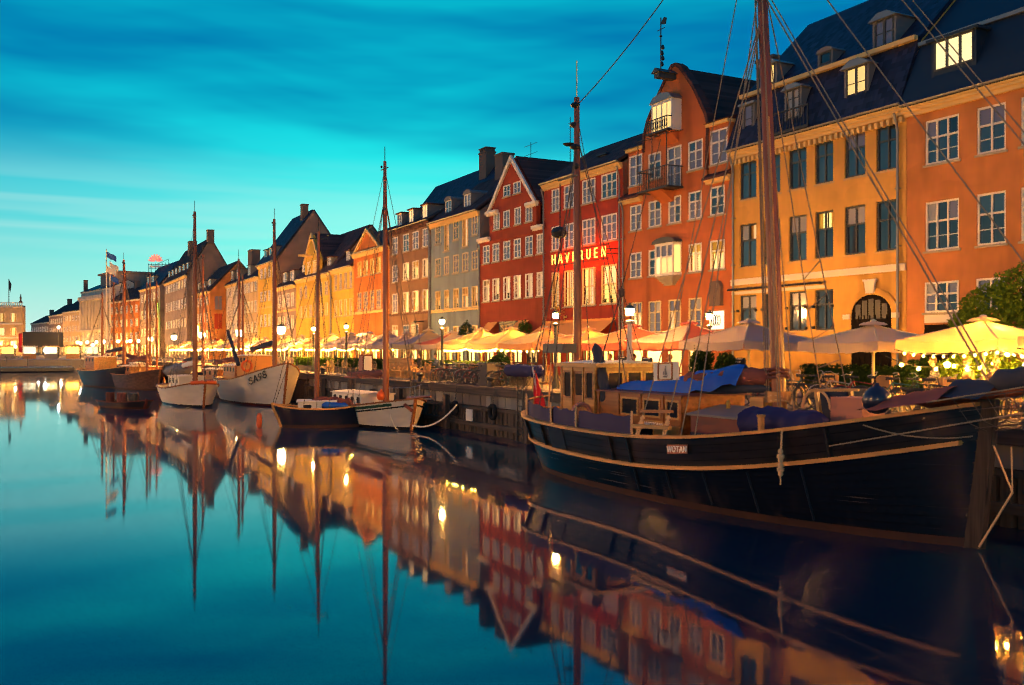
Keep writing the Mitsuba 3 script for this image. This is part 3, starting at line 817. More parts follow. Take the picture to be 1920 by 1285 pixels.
dormer(H, fr, 5.4, 6.5, 14.35, 15.5, .5, 2.4, 'v', 2, 'arch', 'dormer_grey')
chimney(H, fr, 4.9, 4.2, 16.0, 19.2, 1.35, 1.0)
q = MB(fr).tube([[8.9, 4.4, 17], [8.9, 4.4, 19.3]], .025)
for z in (18.4, 19.1):
    q.bar([7.9, 4.4, z], [9.9, 4.4, z], .025)
part(H, 'aerial', q, 'iron')

# --- brown house, and the taller blue-roofed house behind it
BC = [(-81.28, -79.95), (-78.64, -77.25), (-76.39, -75.07), (-74.13, -72.85)]
H, fr, w = build_house('brown_house', 'dark brown house with three dormers and bright windows on two floors', -82.1, -72.43, Y, 14.2, 'p_brown', [
    (BC, 12.14, 13.66, ['vb', 'bb', 'vb', 'vb'], dict(transom=.35)),
    (BC, 9.65, 11.17, ['vb', 'l', 'l', 'l']),
    (BC, 6.9, 8.63, ['vd', 'p', 'l', 'l']),
    (BC, 4.6, 5.8, ['m', 'd', 'd', '-']),
], (4.6, 16.9), roof='r_dark', shop=(4, 'sms', 3.9), belt=6.76, trim='r_red', pipe=(9.5,))
for a, k_ in ((1.2, 'v'), (4.0, 'l'), (7.1, 'l')):
    dormer(H, fr, a, a + 1.0, 14.6, 15.75, .35, 2.2, k_, 2, 'flat', 'dormer_grey', rm='r_red')
part(H, 'round_sign', MB(fr).lathe([(0, 0), (.62, 0), (.62, .08), (0, .08)], (0, 0, 0), 16) if False else MB(fr).prism(sg.Point(8.1, 5.35).buffer(.62, 8), -.9, -.82, 'xz').box(8.05, 8.15, -.85, -.002, 5.95, 6.02), 'frame_black')
q = MB(fr)
for i, z in enumerate((5.62, 5.42, 5.22, 5.06)):
    q.box(8.1 - .38 + .06 * (i % 2), 8.1 + .38 - .06 * (i % 2), -.915, -.902, z, z + .10)
part(f'{H}__round_sign', 'lettering', q, 'trim_white')
H, fr, w = build_house('rear_house', 'tall house behind with a steep dark blue roof and a wide chimney', -97.0, -78.9, Y + 6, 14.6, 'p_party', [], (5.0, 21.4), roof='r_blue', shop=None, depth=10, corn=False)
chimney(H, fr, 14.2, 4.2, 20.0, 22.7, 1.55, 1.0, pots=1)
dormer(H, fr, 2.6, 3.6, 15.6, 16.7, .9, 2.6, 'b', 2, 'flat', 'dormer_grey')
part(H, 'roof_light', MB(fr).prism(sg.Polygon([(2.9, 18.75), (3.5, 19.55), (3.45, 19.62), (2.85, 18.82)]), 11.4, 12.1, 'yz'), 'pane_blue')

# --- small rust house with a pediment
H, fr, w = build_house('pediment_house', 'narrow rust orange house with a triangular pediment and a lit top floor', -92.3, -82.12, Y, 13.05, 'p_rust', [
    ([(-90.97, -89.83), (-89.2, -87.94), (-87.33, -86.17), (-85.48, -84.3), (-83.6, -82.6)], 10.83, 12.28, ['l', 'l', 'l', 'l', 'l'], dict(frame='trim_cream')),
    ([(-90.97, -89.83), (-89.2, -87.94), (-87.33, -86.17), (-85.48, -84.3), (-83.6, -82.6)], 7.5, 9.26, ['vd'] * 5, dict(frame='trim_cream', bars=2)),
], (4.4, 15.6), roof='r_dark', shop=(4, 's', 4.2), belt=7.25, corn=True)
part(H, 'pediment', MB(fr).prism(sg.Polygon([(.7, 13.06), (8.3, 13.06), (4.5, 15.1)]), -.15, .3, 'xz'), 'p_rust')
for pts in ([(.4, 13.06), (.9, 13.06), (4.5, 14.95), (4.5, 15.3)], [(4.5, 15.3), (4.5, 14.95), (8.1, 13.06), (8.6, 13.06)]):
    part(H, 'pediment_trim', MB(fr).prism(sg.Polygon(pts), -.30, -.152, 'xz'), 'trim_cream')
part(H, 'oval_sign', MB(fr).prism(sg.Polygon([(3.7 + 2.6 * math.cos(t), 4.75 + .55 * math.sin(t)) for t in np.linspace(0, 6.2832, 25)[:-1]]), -.3, -.2, 'xz'), 'lit_dim')

# --- yellow row
H, fr, w = build_house('yellow_house', 'bright yellow house with four windows a floor and a dark purple roof', -99.6, -92.32, Y, 12.0, 'p_yellow', [
    (grid(-98.7, -92.7, 4, .6), 9.9, 11.6, ['vv', 'vb', 'vv', 'vv'], dict(frame='frame_yellow')), (grid(-98.7, -92.7, 4, .6), 7.15, 8.85, ['mm', 'mv', 'mm', 'mv'], dict(frame='frame_yellow', bars=2)),
], (4.6, 16.2), roof='r_purple', shop=(3, 's', 4.3), trim='trim_cream', pipe=(.1,))
dormer(H, fr, 3.4, 4.5, 12.6, 13.8, .5, 2.2, 'v', 2, 'flat', 'dormer_grey', rm='r_red')
H, fr, w = build_house('yellow_gable_house', 'yellow house with a pointed wall dormer in the middle of its roof', -114.0, -99.63, Y, 11.85, 'p_yellow', [
    (grid(-112.4, -101.0, 6, .55), 9.65, 11.1, ['vv', 'vm', '-', '-', 'vv', 'vv'], dict(frame='frame_yellow')), (grid(-112.4, -101.0, 6, .55), 7.4, 8.8, ['mv', 'mm', 'vm', 'mv', 'mm', 'mv'], dict(frame='frame_yellow')),
], (4.4, 17.2), roof='r_purple', shop=(5, 's', 4.3), trim='trim_cream', pipe=(14.2,))
part(H, 'gable_front', MB(fr).prism(sg.Polygon([(4.0, 11.86), (9.9, 11.86), (9.9, 13.8), (6.95, 16.7), (4.0, 13.8)]), -.06, .3, 'xz'), 'p_yellow')
for pts in ([(3.6, 13.55), (4.0, 13.55), (6.95, 16.5), (6.95, 16.95)], [(6.95, 16.95), (6.95, 16.5), (9.9, 13.55), (10.3, 13.55)]):
    part(H, 'gable_trim', MB(fr).prism(sg.Polygon(pts), -.22, -.062, 'xz'), 'trim_cream')
part(H, 'gable_roof', MB(fr).prism(sg.Polygon([(3.6, 13.6), (6.95, 16.9), (10.3, 13.6), (9.9, 13.4), (6.95, 16.4), (4.0, 13.4)]), .3, 4.4, 'xz'), 'r_purple')
window(H, fr, 5.1, 6.3, 12.3, 13.7, 'v', 2, d=-.07)
window(H, fr, 7.5, 8.7, 12.3, 13.7, 'v', 2, d=-.07)
part(H, 'hoist', MB(fr).bar([6.95, -1.6, 14.3], [6.95, .2, 14.3], .25), 'trim_cream')
for a in (1.2, 11.6):
    dormer(H, fr, a, a + 1.2, 12.4, 13.7, .4, 2.4, 'v', 2, 'flat', 'dormer_grey', rm='r_red')
H, fr, w = build_house('mauve_house', 'low mauve house with two red topped dormers', -123.7, -114.05, Y, 11.45, 'p_mauve', [
    (grid(-122.6, -115.0, 4, .6), 8.95, 10.6, ['v', 'm', 'v', 'm']), (grid(-122.6, -115.0, 4, .6), 6.25, 7.85, ['m', 'm', 'v', 'm']),
], (4.6, 15.3), roof='r_dark', shop=(4, 's', 4.3), belt=8.5, trim='trim_cream')
for a in (1.9, 5.6):
    dormer(H, fr, a, a + 1.6, 11.75, 13.4, .4, 2.4, 'v', 2, 'flat', 'dormer_grey', rm='r_red')
H, fr, w = build_house('tall_amber_house', 'amber house with a huge blank brown gable wall and a steep blue roof', -133.9, -123.75, Y, 15.1, 'p_yellow', [
    (grid(-132.6, -124.6, 4, .55), 13.3, 14.7, ['v', 'v', 'v', 'v']), (grid(-132.6, -124.6, 4, .55), 10.2, 11.55, ['v', 'v', 'v', 'v']), (grid(-132.6, -124.6, 4, .55), 6.8, 8.4, ['m', 'v', 'm', 'm']),
], (4.9, 22.0), roof='r_blue', shop=(4, 's', 4.4), trim='trim_cream', belt=9.3)
for a in (2.0, 4.7, 7.2):
    dormer(H, fr, a, a + 1.2, 15.6, 17.2, .4, 1.6, 'b', 1, 'flat', 'dormer_grey')
chimney(H, fr, 8.6, 4.1, 20.5, 23.0, 1.0, .8)
H, fr, w = build_house('cream_house', 'cream house set back behind the orange gable wall', -158.6, -145.0, Y + 2.6, 14.6, 'p_cream', [
    (grid(-157.2, -146.5, 5, .55), 12.6, 14.1, ['c', 'v', 'c', 'm', 'v']), (grid(-157.2, -146.5, 5, .55), 9.4, 11.2, ['m', 'c', 'p', 'l', 'c']), (grid(-157.2, -146.5, 5, .55), 6.3, 8.0, ['m', 'l', 'm', 'm', 'l']),
], (4.6, 18.6), roof='r_dark', shop=(5, 's', 4.6), trim='trim_cream')
dormer(H, fr, 4.0, 5.6, 15.1, 17.0, .5, 2.4, 'b', 2, 'flat', 'dormer_grey')
q = MB(fr).tube([[9, 4.5, 18.4], [9, 4.5, 21]], .12)
part(H, 'flue', q, 'iron')
H, fr, w = build_house('pink_house', 'pinkish house between the orange gable and the cream house', -169.4, -158.65, Y + 2.6, 14.6, 'p_pale', [
    (grid(-168.2, -159.9, 4, .55), 12.6, 14.2, ['c', 'v', 'c', 'v']), (grid(-168.2, -159.9, 4, .55), 9.3, 11.1, ['v', 'c', 'v', 'm']), (grid(-168.2, -159.9, 4, .55), 6.4, 8.2, ['m', 'm', 'v', 'm']),
], (4.6, 18.6), roof='r_dark', shop=(4, 's', 4.6), trim='trim_cream')
for a in (1.6, 6.4):
    dormer(H, fr, a, a + 1.7, 15.1, 17.0, .5, 2.4, 'b', 2, 'flat', 'dormer_grey')
chimney(H, fr, 9.6, 2.6, 16.5, 20.2, 2.6, 1.4)
H, fr, w = build_house('orange_gable_house', 'orange house whose end wall shows square dark windows', -187.2, -169.9, Y, 13.75, 'p_orange', [
    (grid(-185.2, -172, 5, .55), 11.5, 13.0, ['d', 'v', 'd', 'v', 'd']), (grid(-185.2, -172, 5, .55), 8.5, 10.2, ['m', 'v', 'm', 'm', 'v']), (grid(-185.2, -172, 5, .55), 5.2, 7.1, ['l', 'm', 'l', 'l', 'm']),
], (4.85, 19.1), roof='r_dark', shop=(5, 's', 4.6), trim='trim_cream', end='p_orange')
for a in (2.0, 7.2, 12.4):
    dormer(H, fr, a, a + 2.0, 14.2, 16.0, .6, 2.4, 'b', 2, 'flat', 'dormer_grey')
for z0, z1, k_ in ((10.6, 12.9, 'pane_lilac'), (7.3, 9.9, 'p_crimson'), (4.2, 5.6, 'p_crimson')):
    part(H, 'end_window', MB(fr).box(w + .002, w + .06, .75, 1.95, z0, z1), k_)
    part(H, 'end_window_frame', MB(fr).box(w + .062, w + .10, .65, .75, z0 - .1, z1 + .1).box(w + .062, w + .10, 1.95, 2.05, z0 - .1, z1 + .1).box(w + .062, w + .1, 1.32, 1.38, z0, z1), 'p_deep')
H, fr, w = build_house('grey_gable_house', 'brownish row house with six dormers and a bare grey gable wall', -224.3, -194.0, Y, 18.1, 'p_mauve', [
    (grid(-222.4, -195.8, 8, .5), 15.9, 17.6, ['v', 'p', 'v', 'v', 'v', 'p', 'p', 'v']), (grid(-222.4, -195.8, 8, .5), 11.9, 13.8, ['v', 'v', 'm', 'v', 'v', 'm', 'v', 'v']), (grid(-222.4, -195.8, 8, .5), 8.2, 9.9, ['m', 'v', 'l', 'm', 'm', 'v', 'm', 'l']),
], (4.4, 25.6), roof='r_dark', shop=(7, 's', 4.8), trim='trim_cream')
for a in np.linspace(2, 26.5, 6):
    dormer(H, fr, a, a + 2.0, 18.9, 20.8, .5, 2.2, 'v', 1, 'flat', 'dormer_grey')
chimney(H, fr, 14, 3.6, 21, 26.6, 2.2, 1.5)
chimney(H, fr, 30, 4.4, 24.5, 27.3, 1.6, 1.2)

# --- beyond the end of the canal the row bends towards the square
H, fr, w = build_house('blue_roofed_house', 'far dark house with a navy roof carrying a round red sign', -259.0, -234.5, 29.1, 18.6, 'p_mauve', [
    (grid(-257, -236.5, 6, .5), 15.4, 17.4, ['v', 'p', 'v', 'v', 'p', 'v']), (grid(-257, -236.5, 6, .5), 11.2, 13.4, ['m', 'v', 'm', 'v', 'v', 'm']), (grid(-257, -236.5, 6, .5), 7, 9, ['l', 'm', 'm', 'l', 'm', 'l']),
], (4.6, 24.6), y1=30.7, roof='r_blue', shop=(6, 's', 5.0), trim='trim_cream')
for a in (6, 9, 12):
    dormer(H, fr, a, a + 1.8, 19.6, 21.6, .7, 2.4, 'b', 1, 'flat', 'dormer_grey')
# round red petal sign on the roof
N = thing('rooftop_sign', 'round red petal emblem on a steel frame on the far navy roof', 'sign')
glow('sign_red', (.85, .02, .03), 1.0)
mat('sign_white', (.75, .68, .66), .5)
e = np.array([S, C])
def at_sign(v):
    return np.stack([-253.6 + v[:, 0] * S - v[:, 1] * C, 32.2 + v[:, 0] * C + v[:, 1] * S, 25.0 + v[:, 2]], 1)
for i in range(8):
    a = math.radians(-78 + i * 156 / 7)
    ca, sa = math.sin(a), math.cos(a)
    pts = [(.25, .12), (1.1, .36), (1.75, .22), (1.9, 0), (1.75, -.22), (1.1, -.36), (.25, -.12)]
    pts = [(ca * r_ - sa * h_ * .75, .75 + sa * r_ + ca * h_ * .75) for r_, h_ in pts]
    part(N, 'petal', MB(at_sign).prism(sg.Polygon(pts), -.12, -.002, 'xz'), 'sign_red')
q = MB(at_sign)
for x in np.linspace(-2, 3.2, 7):
    q.bar([x, .4, -3], [x, .4, .3 + .2 * (x > 1)], .09)
q.bar([-2, .4, 0], [3.2, .4, 0], .12).bar([-2, .4, -1], [3.2, .4, -1], .1).bar([0, .3, 0], [3.1, .3, 1.4], .08).bar([3.1, .3, -1], [3.1, .3, 1.4], .08)
part(N, 'frame', q, 'iron')
part(N, 'caption', MB(at_sign).box(-1.5, 1.4, -.1, .05, -.75, -.25), 'sign_white')

far = [('far_house', 'low far house with a dark mansard between the red sign and the white mansion', -283.1, 24.0, -259.1, 29.05, 16.6, 'p_rust', 'r_dark', 20.5, 6, 3),
       ('white_mansion', 'far pale stone mansion with columns and a flat parapet', -311.8, 18.7, -283.2, 23.95, 20.6, 'p_pale', 'r_slate', 23.0, 8, 3),
       ('far_house', 'far cream house with a dark hipped roof left of the pale mansion', -330.9, 14.6, -311.9, 18.65, 15.4, 'p_cream', 'r_dark', 19.6, 6, 3),
       ('far_house', 'far mauve house with a flat dark roof, second from the end of the row', -355.0, 11.5, -331.0, 14.6, 14.9, 'p_mauve', 'r_dark', 18.6, 7, 3),
       ('far_house', 'last low house of the far row, with a sloping purple roof', -386.0, 6.7, -355.1, 11.45, 13.0, 'p_mauve', 'r_purple', 16.0, 8, 2)]
for base, label, x0, y0, x1, y1, ev, wm, rf, rz, n, fl in far:
    L = x1 - x0
    rows = []
    for j in range(fl):
        z = 6.2 + j * (ev - 6.0) / fl
        rows.append((grid(x0 + L * .06, x1 - L * .06, n, .45), z, z + (ev - 6) / fl * .55, [RNG.choice(list('vvmlcv')) for _ in range(n)], dict(sill=None)))
    H, fr, w = build_house(base, label, x0, x1, y0, ev, wm, rows, (5, rz), y1=y1, roof=rf, shop=(n, 'sl', 5.2), trim='trim_pale', end='p_pale' if wm == 'p_pale' else 'p_party')
    chimney(H, fr, w * .3, 5, rz - 1, rz + 2, 1.6, 1.2)
    if wm == 'p_pale':
        for i in range(9):
            part(H, 'column', MB(fr).lathe([(.45, 9.5), (.40, 17.5), (.6, 18)], (1.6 + i * (w - 3.2) / 8, -.5, 0), 10), 'p_pale')
        part(H, 'entablature', MB(fr).box(0, w, -1.0, -.002, 18, 19.2).box(0, w, -1.2, -.002, 9.0, 9.5), 'p_pale')
        part(H, 'upper_block', MB(fr).box(w * .45, w - .5, 2, 12, 20, 25.0).box(w * .4, w, 1.6, 12.4, 25.0, 25.5), 'p_mauve')
        chimney(H, fr, 1.0, 1.0, 20, 24.5, 1.0, 1.0)
# palace across the square
fx = wall_frame(-344.6, -14.5, -336.9, 3.3)
H = thing('palace', 'far pale palace with arched windows and a balustrade at the left edge', 'palace')
fr, w = fx
fr2 = lambda v, f=fr: f(np.stack([v[:, 0], v[:, 1], v[:, 2]], 1))
holes = []
for j, (z0, z1) in enumerate(((4, 6.6), (8.2, 10.6), (12.4, 15.2))):
    for i in range(5):
        holes.append((1.5 + i * 3.6, 3.3 + i * 3.6, z0, z1))
walls(H, fr, w, [(0, 1.9), (w, 1.9), (w, 17.4), (0, 17.4)], holes, 'p_cream')
for i, (a, b, z0, z1) in enumerate(holes):
    window(H, fr, a, b, z0, z1, 'vlmlv'[(i * 7) % 5], 2, sill=None)
part(H, 'side_wall', MB(fr).box(w - .3, w, .33, 2.5, 1.9, 17.4), 'p_cream')
for z in (7.3, 11.6, 16.9):
    part(H, 'belt_course', MB(fr).box(-.2, w + .3, -.35, -.002, z, z + .5), 'trim_pale')
q = MB(fr).box(-.2, w + .3, -.3, .2, 18.3, 18.55)
for i in range(30):
    q.lathe([(.12, 17.4), (.22, 17.7), (.10, 18.3)], (i * w / 29, -.1, 0), 6)
part(H, 'balustrade', q, 'trim_pale')
for x in (.6, w / 2, w - .4):
    part(H, 'roof_statue', MB(fr).lathe([(.5, 18.55), (.45, 19), (.2, 19.1), (.35, 20), (.12, 20.6), (.2, 20.9), (0, 21.2)], (x, 0, 0), 8), 'chimney_brick')
part(H, 'roof', MB(fr).box(0, w, .33, 2.5, 17.2, 17.6), 'r_slate')
part(H, 'flagpole', MB(fr).tube([[w * .75, 2, 17.5], [w * .75, 2, 26]], .12).prism(sg.Polygon([(w * .75 + .1, 25.8), (w * .75 + .8, 24.4), (w * .75 + .5, 21.8), (w * .75 + .1, 22.8)]), 1.95, 2.02, 'xz'), 'iron')

# lights on the far fronts
RG = thing('ring_sign', 'glowing ring shaped sign on the orange house with the gable', 'sign')
glow('ring_light', (1.0, .62, .10), 14)
part(RG, 'ring', MB().tube([[-181 + .85 * math.cos(t), 30.1, 7.2 + .85 * math.sin(t)] for t in np.linspace(0, 2 * np.pi, 21)], .16, 6, False), 'ring_light', pick=4)
part(RG, 'bracket', MB().box(-181.06, -180.94, 30.12, 30.39, 7.9, 8.0), 'iron')
GN = thing('green_neon_strip', 'green neon strip up the corner of the far navy roofed house', 'sign')
glow('green_light', (.03, 1.0, .04), 6)
part(GN, 'tube', MB().box(-234.9, -234.3, 29.9, 30.2, 4.5, 14.5), 'green_light', pick=4)
part(GN, 'cap', MB().box(-235.1, -234.1, 29.85, 30.25, 14.5, 14.8), 'iron')

# ------------------------------------------------------------------ street lamps
glow('lamp_glow', (1.0, .43, .08), 2300)
glow('lamp_glow_tall', (1.0, .45, .12), 850)
mat('lamp_post_paint', (.05, .055, .05), .5)
mat('lamp_post_white', (.55, .48, .38), .5)


def street_lamp(x, y, z, h, label, group=None, post='lamp_post_paint', white=False, r=.14, big=False, g='lamp_glow'):
    L = thing('street_lamp', label, 'street lamp', group)
    q = MB()
    rr = .075 if not big else .11
    q.lathe([(rr * 2.2, z), (rr * 2.2, z + .25), (rr * 1.3, z + .35), (rr, z + h * .5), (rr * .8, z + h - .45), (rr * 1.6, z + h - .4), (rr * 1.6, z + h - .34), (rr * .9, z + h - .3)], (x, y, 0), 10)
    part(L, 'post', q, 'lamp_post_white' if white else post, 40)
    q = MB()
    q.lathe([(.0, z + h - r * .9), (r * .75, z + h - r * .75), (r, z + h + .02), (r * .8, z + h + r * .7), (0, z + h + r * .75)], (x, y, 0), 12)
    part(L, 'globe', q, g, pick=30 if r > .3 else 20)
    q = MB()
    q.lathe([(r * 1.25, z + h + r * .74), (r * .7, z + h + r * 1.2), (.05, z + h + r * 1.55), (.05, z + h + r * 1.9), (0, z + h + r * 2)], (x, y, 0), 12)
    part(L, 'cap', q, post)
    return L


for x, y, zt, lab, kw in [
    (-29.0, 20.0, 5.0, 'large lit street lamp on a thick white post beside the wheelhouse of the black boat', dict(white=True, big=True, r=.17)),
    (-34.7, 20.2, 5.05, 'lit street lamp in front of the crimson house', {}),
    (-46.6, 20.2, 5.1, 'lit street lamp in front of the blue grey house', {}),
    (-62.9, 20.2, 5.2, 'lit street lamp in front of the narrow yellow house', {}),
    (-71.5, 20.4, 5.2, 'lit street lamp seen beside the mast of the dark blue sailing boat', {}),
    (-80.5, 20.2, 5.3, 'lit street lamp in front of the low mauve house', dict(r=.35)),
    (-97, 20.2, 5.3, 'lit street lamp in front of the cream house', dict(r=.35)),
    (-118, 20.2, 5.4, 'lit street lamp in front of the orange gable wall', dict(r=.35)),
    (-140, 20.2, 5.4, 'distant lit street lamp before the brownish row house', dict(r=.35)),
    (-165, 20.2, 5.4, 'last lit street lamp on the quay near the canal end', dict(r=.35)),
    (-29.4, 24.0, 4.9, 'black lantern lamp lit between the red parasols', {}),
    (-10.0, 20.3, 5.0, 'street lamp beyond the right edge of the picture', {}),
]:
    street_lamp(x, y, QZ, zt - QZ, lab, 'street lamps along the quay', **kw)
# lamps of the opposite quay, where the photographer stands
part('near_quay', None, MB().box(-190, 120, -20, -8.6, -1.5, 2.2), 'm_paving')
tag('near_quay', 'paved quay on the photographer side', 'quay', kind='structure')
for i, x in enumerate(np.arange(-190, 17, 29.0)):
    street_lamp(x, -10.2, 2.2, 5.2, f'tall street lamp on the opposite quay, outside the picture, {ORD[i]} from the canal end', 'lamps on the opposite quay', r=.48, g='lamp_glow_tall')


# ------------------------------------------------------------------ quay wall
wood('m_pile', (.085, .062, .048), .8, 1.0, .2, 'z')
wood('m_beam', (.075, .058, .047), .8, 1.0, .2)
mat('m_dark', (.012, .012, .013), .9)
QW = thing('quay_wall', 'old quay wall of upright timber piles under a heavy beam and stone blocks', 'quay wall')
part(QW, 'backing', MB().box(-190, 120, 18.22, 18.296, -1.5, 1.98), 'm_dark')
r_ = np.random.default_rng(5)
x = -8.0
while x > -64:
    L = r_.uniform(4.5, 6.5)
    part(QW, 'cap_beam', MB().box(x - L + .02, x, 17.86 + r_.uniform(0, .02), 18.9, 1.68, 2.015 + r_.uniform(0, .012)), 'm_beam')
    part(QW, 'waling', MB().box(x - L + .015, x, 17.80 + r_.uniform(0, .03), 18.21, .30, .50), 'm_beam')
    part(QW, 'waling', MB().box(x - L + .015, x, 17.90 + r_.uniform(0, .02), 18.21, 1.02, 1.16), 'm_beam')
    x -= L
x = -8.0
while x > -64:
    L = r_.uniform(.45, .85)
    part(QW, 'stone', MB().box(x - L + .03, x, 18.0 + r_.uniform(-.03, .05), 18.21, 1.19, 1.655), ['m_quay_stone', 'm_quay_stone2', 'm_quay_stone3'][r_.integers(3)])
    x -= L
mat('m_quay_stone2', (.13, .105, .09), .85)
mat('m_quay_stone3', (.24, .215, .18), .85)
x = -8.0
while x > -64:
    L = r_.uniform(.26, .36)
    if r_.random() > .04:
        part(QW, 'pile', MB().box(x - L + .04, x, 17.93 + r_.uniform(0, .10), 18.21, -.4, 1.17), 'm_pile')
    x -= L * 1.22
x = -10
while x > -64:
    part(QW, 'fender_post', MB().box(x - .15, x + .15, 17.62, 17.84, -.4, 1.7 + r_.uniform(-.3, .3)), 'm_pile')
    x -= r_.uniform(4, 8)
q = MB()
for x in np.arange(-189, -64, .5):
    q.box(x, x + .34, 17.95, 18.21, -.4, 1.5)
part(QW, 'far_piles', q, 'm_pile', kind='stuff')
part(QW, 'far_beam', MB().box(-190, -64.2, 17.86, 18.9, 1.6, 2.02), 'm_beam')
part(QW, 'notice_plate', MB().box(-37.9, -37.3, 17.55, 17.6, .55, 1.05), 'trim_white')

for x, lab in ((-33.2, 'rusty iron ladder on the quay wall left of the black ketch'), (-44.6, 'iron ladder on the quay wall behind the white sloop bow')):
    K = thing('ladder', lab, 'ladder', 'ladders on the quay wall')
    for o in (-.22, .22):
        part(K, 'rail', MB().bar([x + o, 17.72, -.3], [x + o, 17.72, 2.25], .045), 'iron')
    for z in np.arange(.0, 2.0, .28):
        part(K, 'rung', MB().bar([x - .22, 17.72, z], [x + .22, 17.72, z], .03), 'iron')
for x, z, lab in ((-35.6, 1.05, 'black tyre hanging on the quay wall, nearest the ketch stern'), (-39.4, 1.0, 'black tyre hanging on the quay wall near the hose of the white sloop'), (-31.2, 1.1, 'black tyre hanging behind the stern of the black ketch')):
    K = thing('tyre', lab, 'tyre', 'tyres hanging on the quay wall')
    part(K, 'ring', MB().tube([[x + .26 * math.cos(t), 17.70, z + .26 * math.sin(t)] for t in np.linspace(0, 2 * np.pi, 17)], .095, 8, False), 'm_dark')
    part(K, 'chain', MB().tube([[x, 17.72, z + .3], [x, 17.8, 1.98]], .018, 5), 'iron')
for i, x in enumerate((-30.4, -37.0, -45.0, -53.5, -62.0, -12.4)):
    K = thing('bollard', f'squat iron mooring bollard on the quay edge, {ORD[i]} of the row', 'bollard', 'mooring bollards on the quay edge')
    part(K, None, MB().lathe([(.16, 2.02), (.13, 2.06), (.11, 2.30), (.19, 2.36), (.19, 2.42), (.10, 2.46), (0, 2.47)], (x, 18.3, 0), 12), 'iron', 40)

# ------------------------------------------------------------------ boats
wood('hull_black', (.012, .010, .010), .26, .5, .5, amt=.6)


def tarred(p, n, uv):
    a = noise(p.x * .9, p.y * .9, p.z * 34.0)
    b = fbm(p.x * .35, p.y * .35, p.z * 1.4, 3)
    s = smoothstep(.76, .95, a) * smoothstep(.45, .75, b)
    r = smoothstep(.55, .8, fbm(p.x * 2.2, p.y * 2.2, p.z * .45 + 5, 3)) * smoothstep(1.0, .1, p.z)
    return mi.Color3f(.0035, .0045, .009) + mi.Color3f(.12, .085, .06) * s + mi.Color3f(.022, .012, .006) * r


mat('hull_navy', proc(tarred), .24, .5)
wood('hull_white', (.58, .50, .40), .45, .35, .4, amt=.10)
wood('hull_brown', (.06, .028, .018), .4, .5, .4)
mat('hull_dark', (.014, .015, .022), .35, .5)
mat('hull_ink', (.004, .007, .018), .3, .5)
mat('hull_green', (.012, .05, .035), .4)
wood('varnish', (.26, .082, .022), .30, .7, .5)
wood('varnish_light', (.40, .18, .045), .35, .7, .5)
wood('mast_wood', (.20, .048, .020), .35, .5, .5, 'z', .35)
wood('ochre_rail', (.46, .20, .05), .45, .6, .4, amt=.25)
wood('deck_wood', (.20, .15, .10), .7, 1.0, .3)
wood('stem_wood', (.034, .024, .018), .7, 1.5, .3, 'z', .9)
mat('boot_top', (.040, .017, .011), .7)
mat('boot_red', (.07, .014, .010), .6)
mat('rope', (.24, .17, .11), .9)
mat('rope_dark', (.085, .062, .05), .9)
mat('rope_pale', (.62, .36, .17), .9)
mat('tarp_blue', (.010, .085, .42), .5, .4)
mat('tarp_navy', (.016, .014, .070), .7)
mat('sail_brown', (.165, .052, .040), .85)
mat('sail_dark', (.035, .038, .055), .8)
mat('sail_white', (.62, .56, .46), .85)
mat('hatch_grey', (.17, .15, .15), .6)
mat('hatch_side', (.16, .05, .045), .55)
mat('buoy_dark', (.012, .016, .040), .25, .6)
mat('buoy_orange', (.62, .10, .02), .5)
mat('box_pink', (.42, .17, .12), .6)
mat('flag_red', (.55, .02, .025), .8)
mat('flag_white', (.55, .5, .45), .8)
mat('flag_blue', (.03, .10, .35), .8)
mat('brass', (.55, .32, .08), .3, .5, .9)


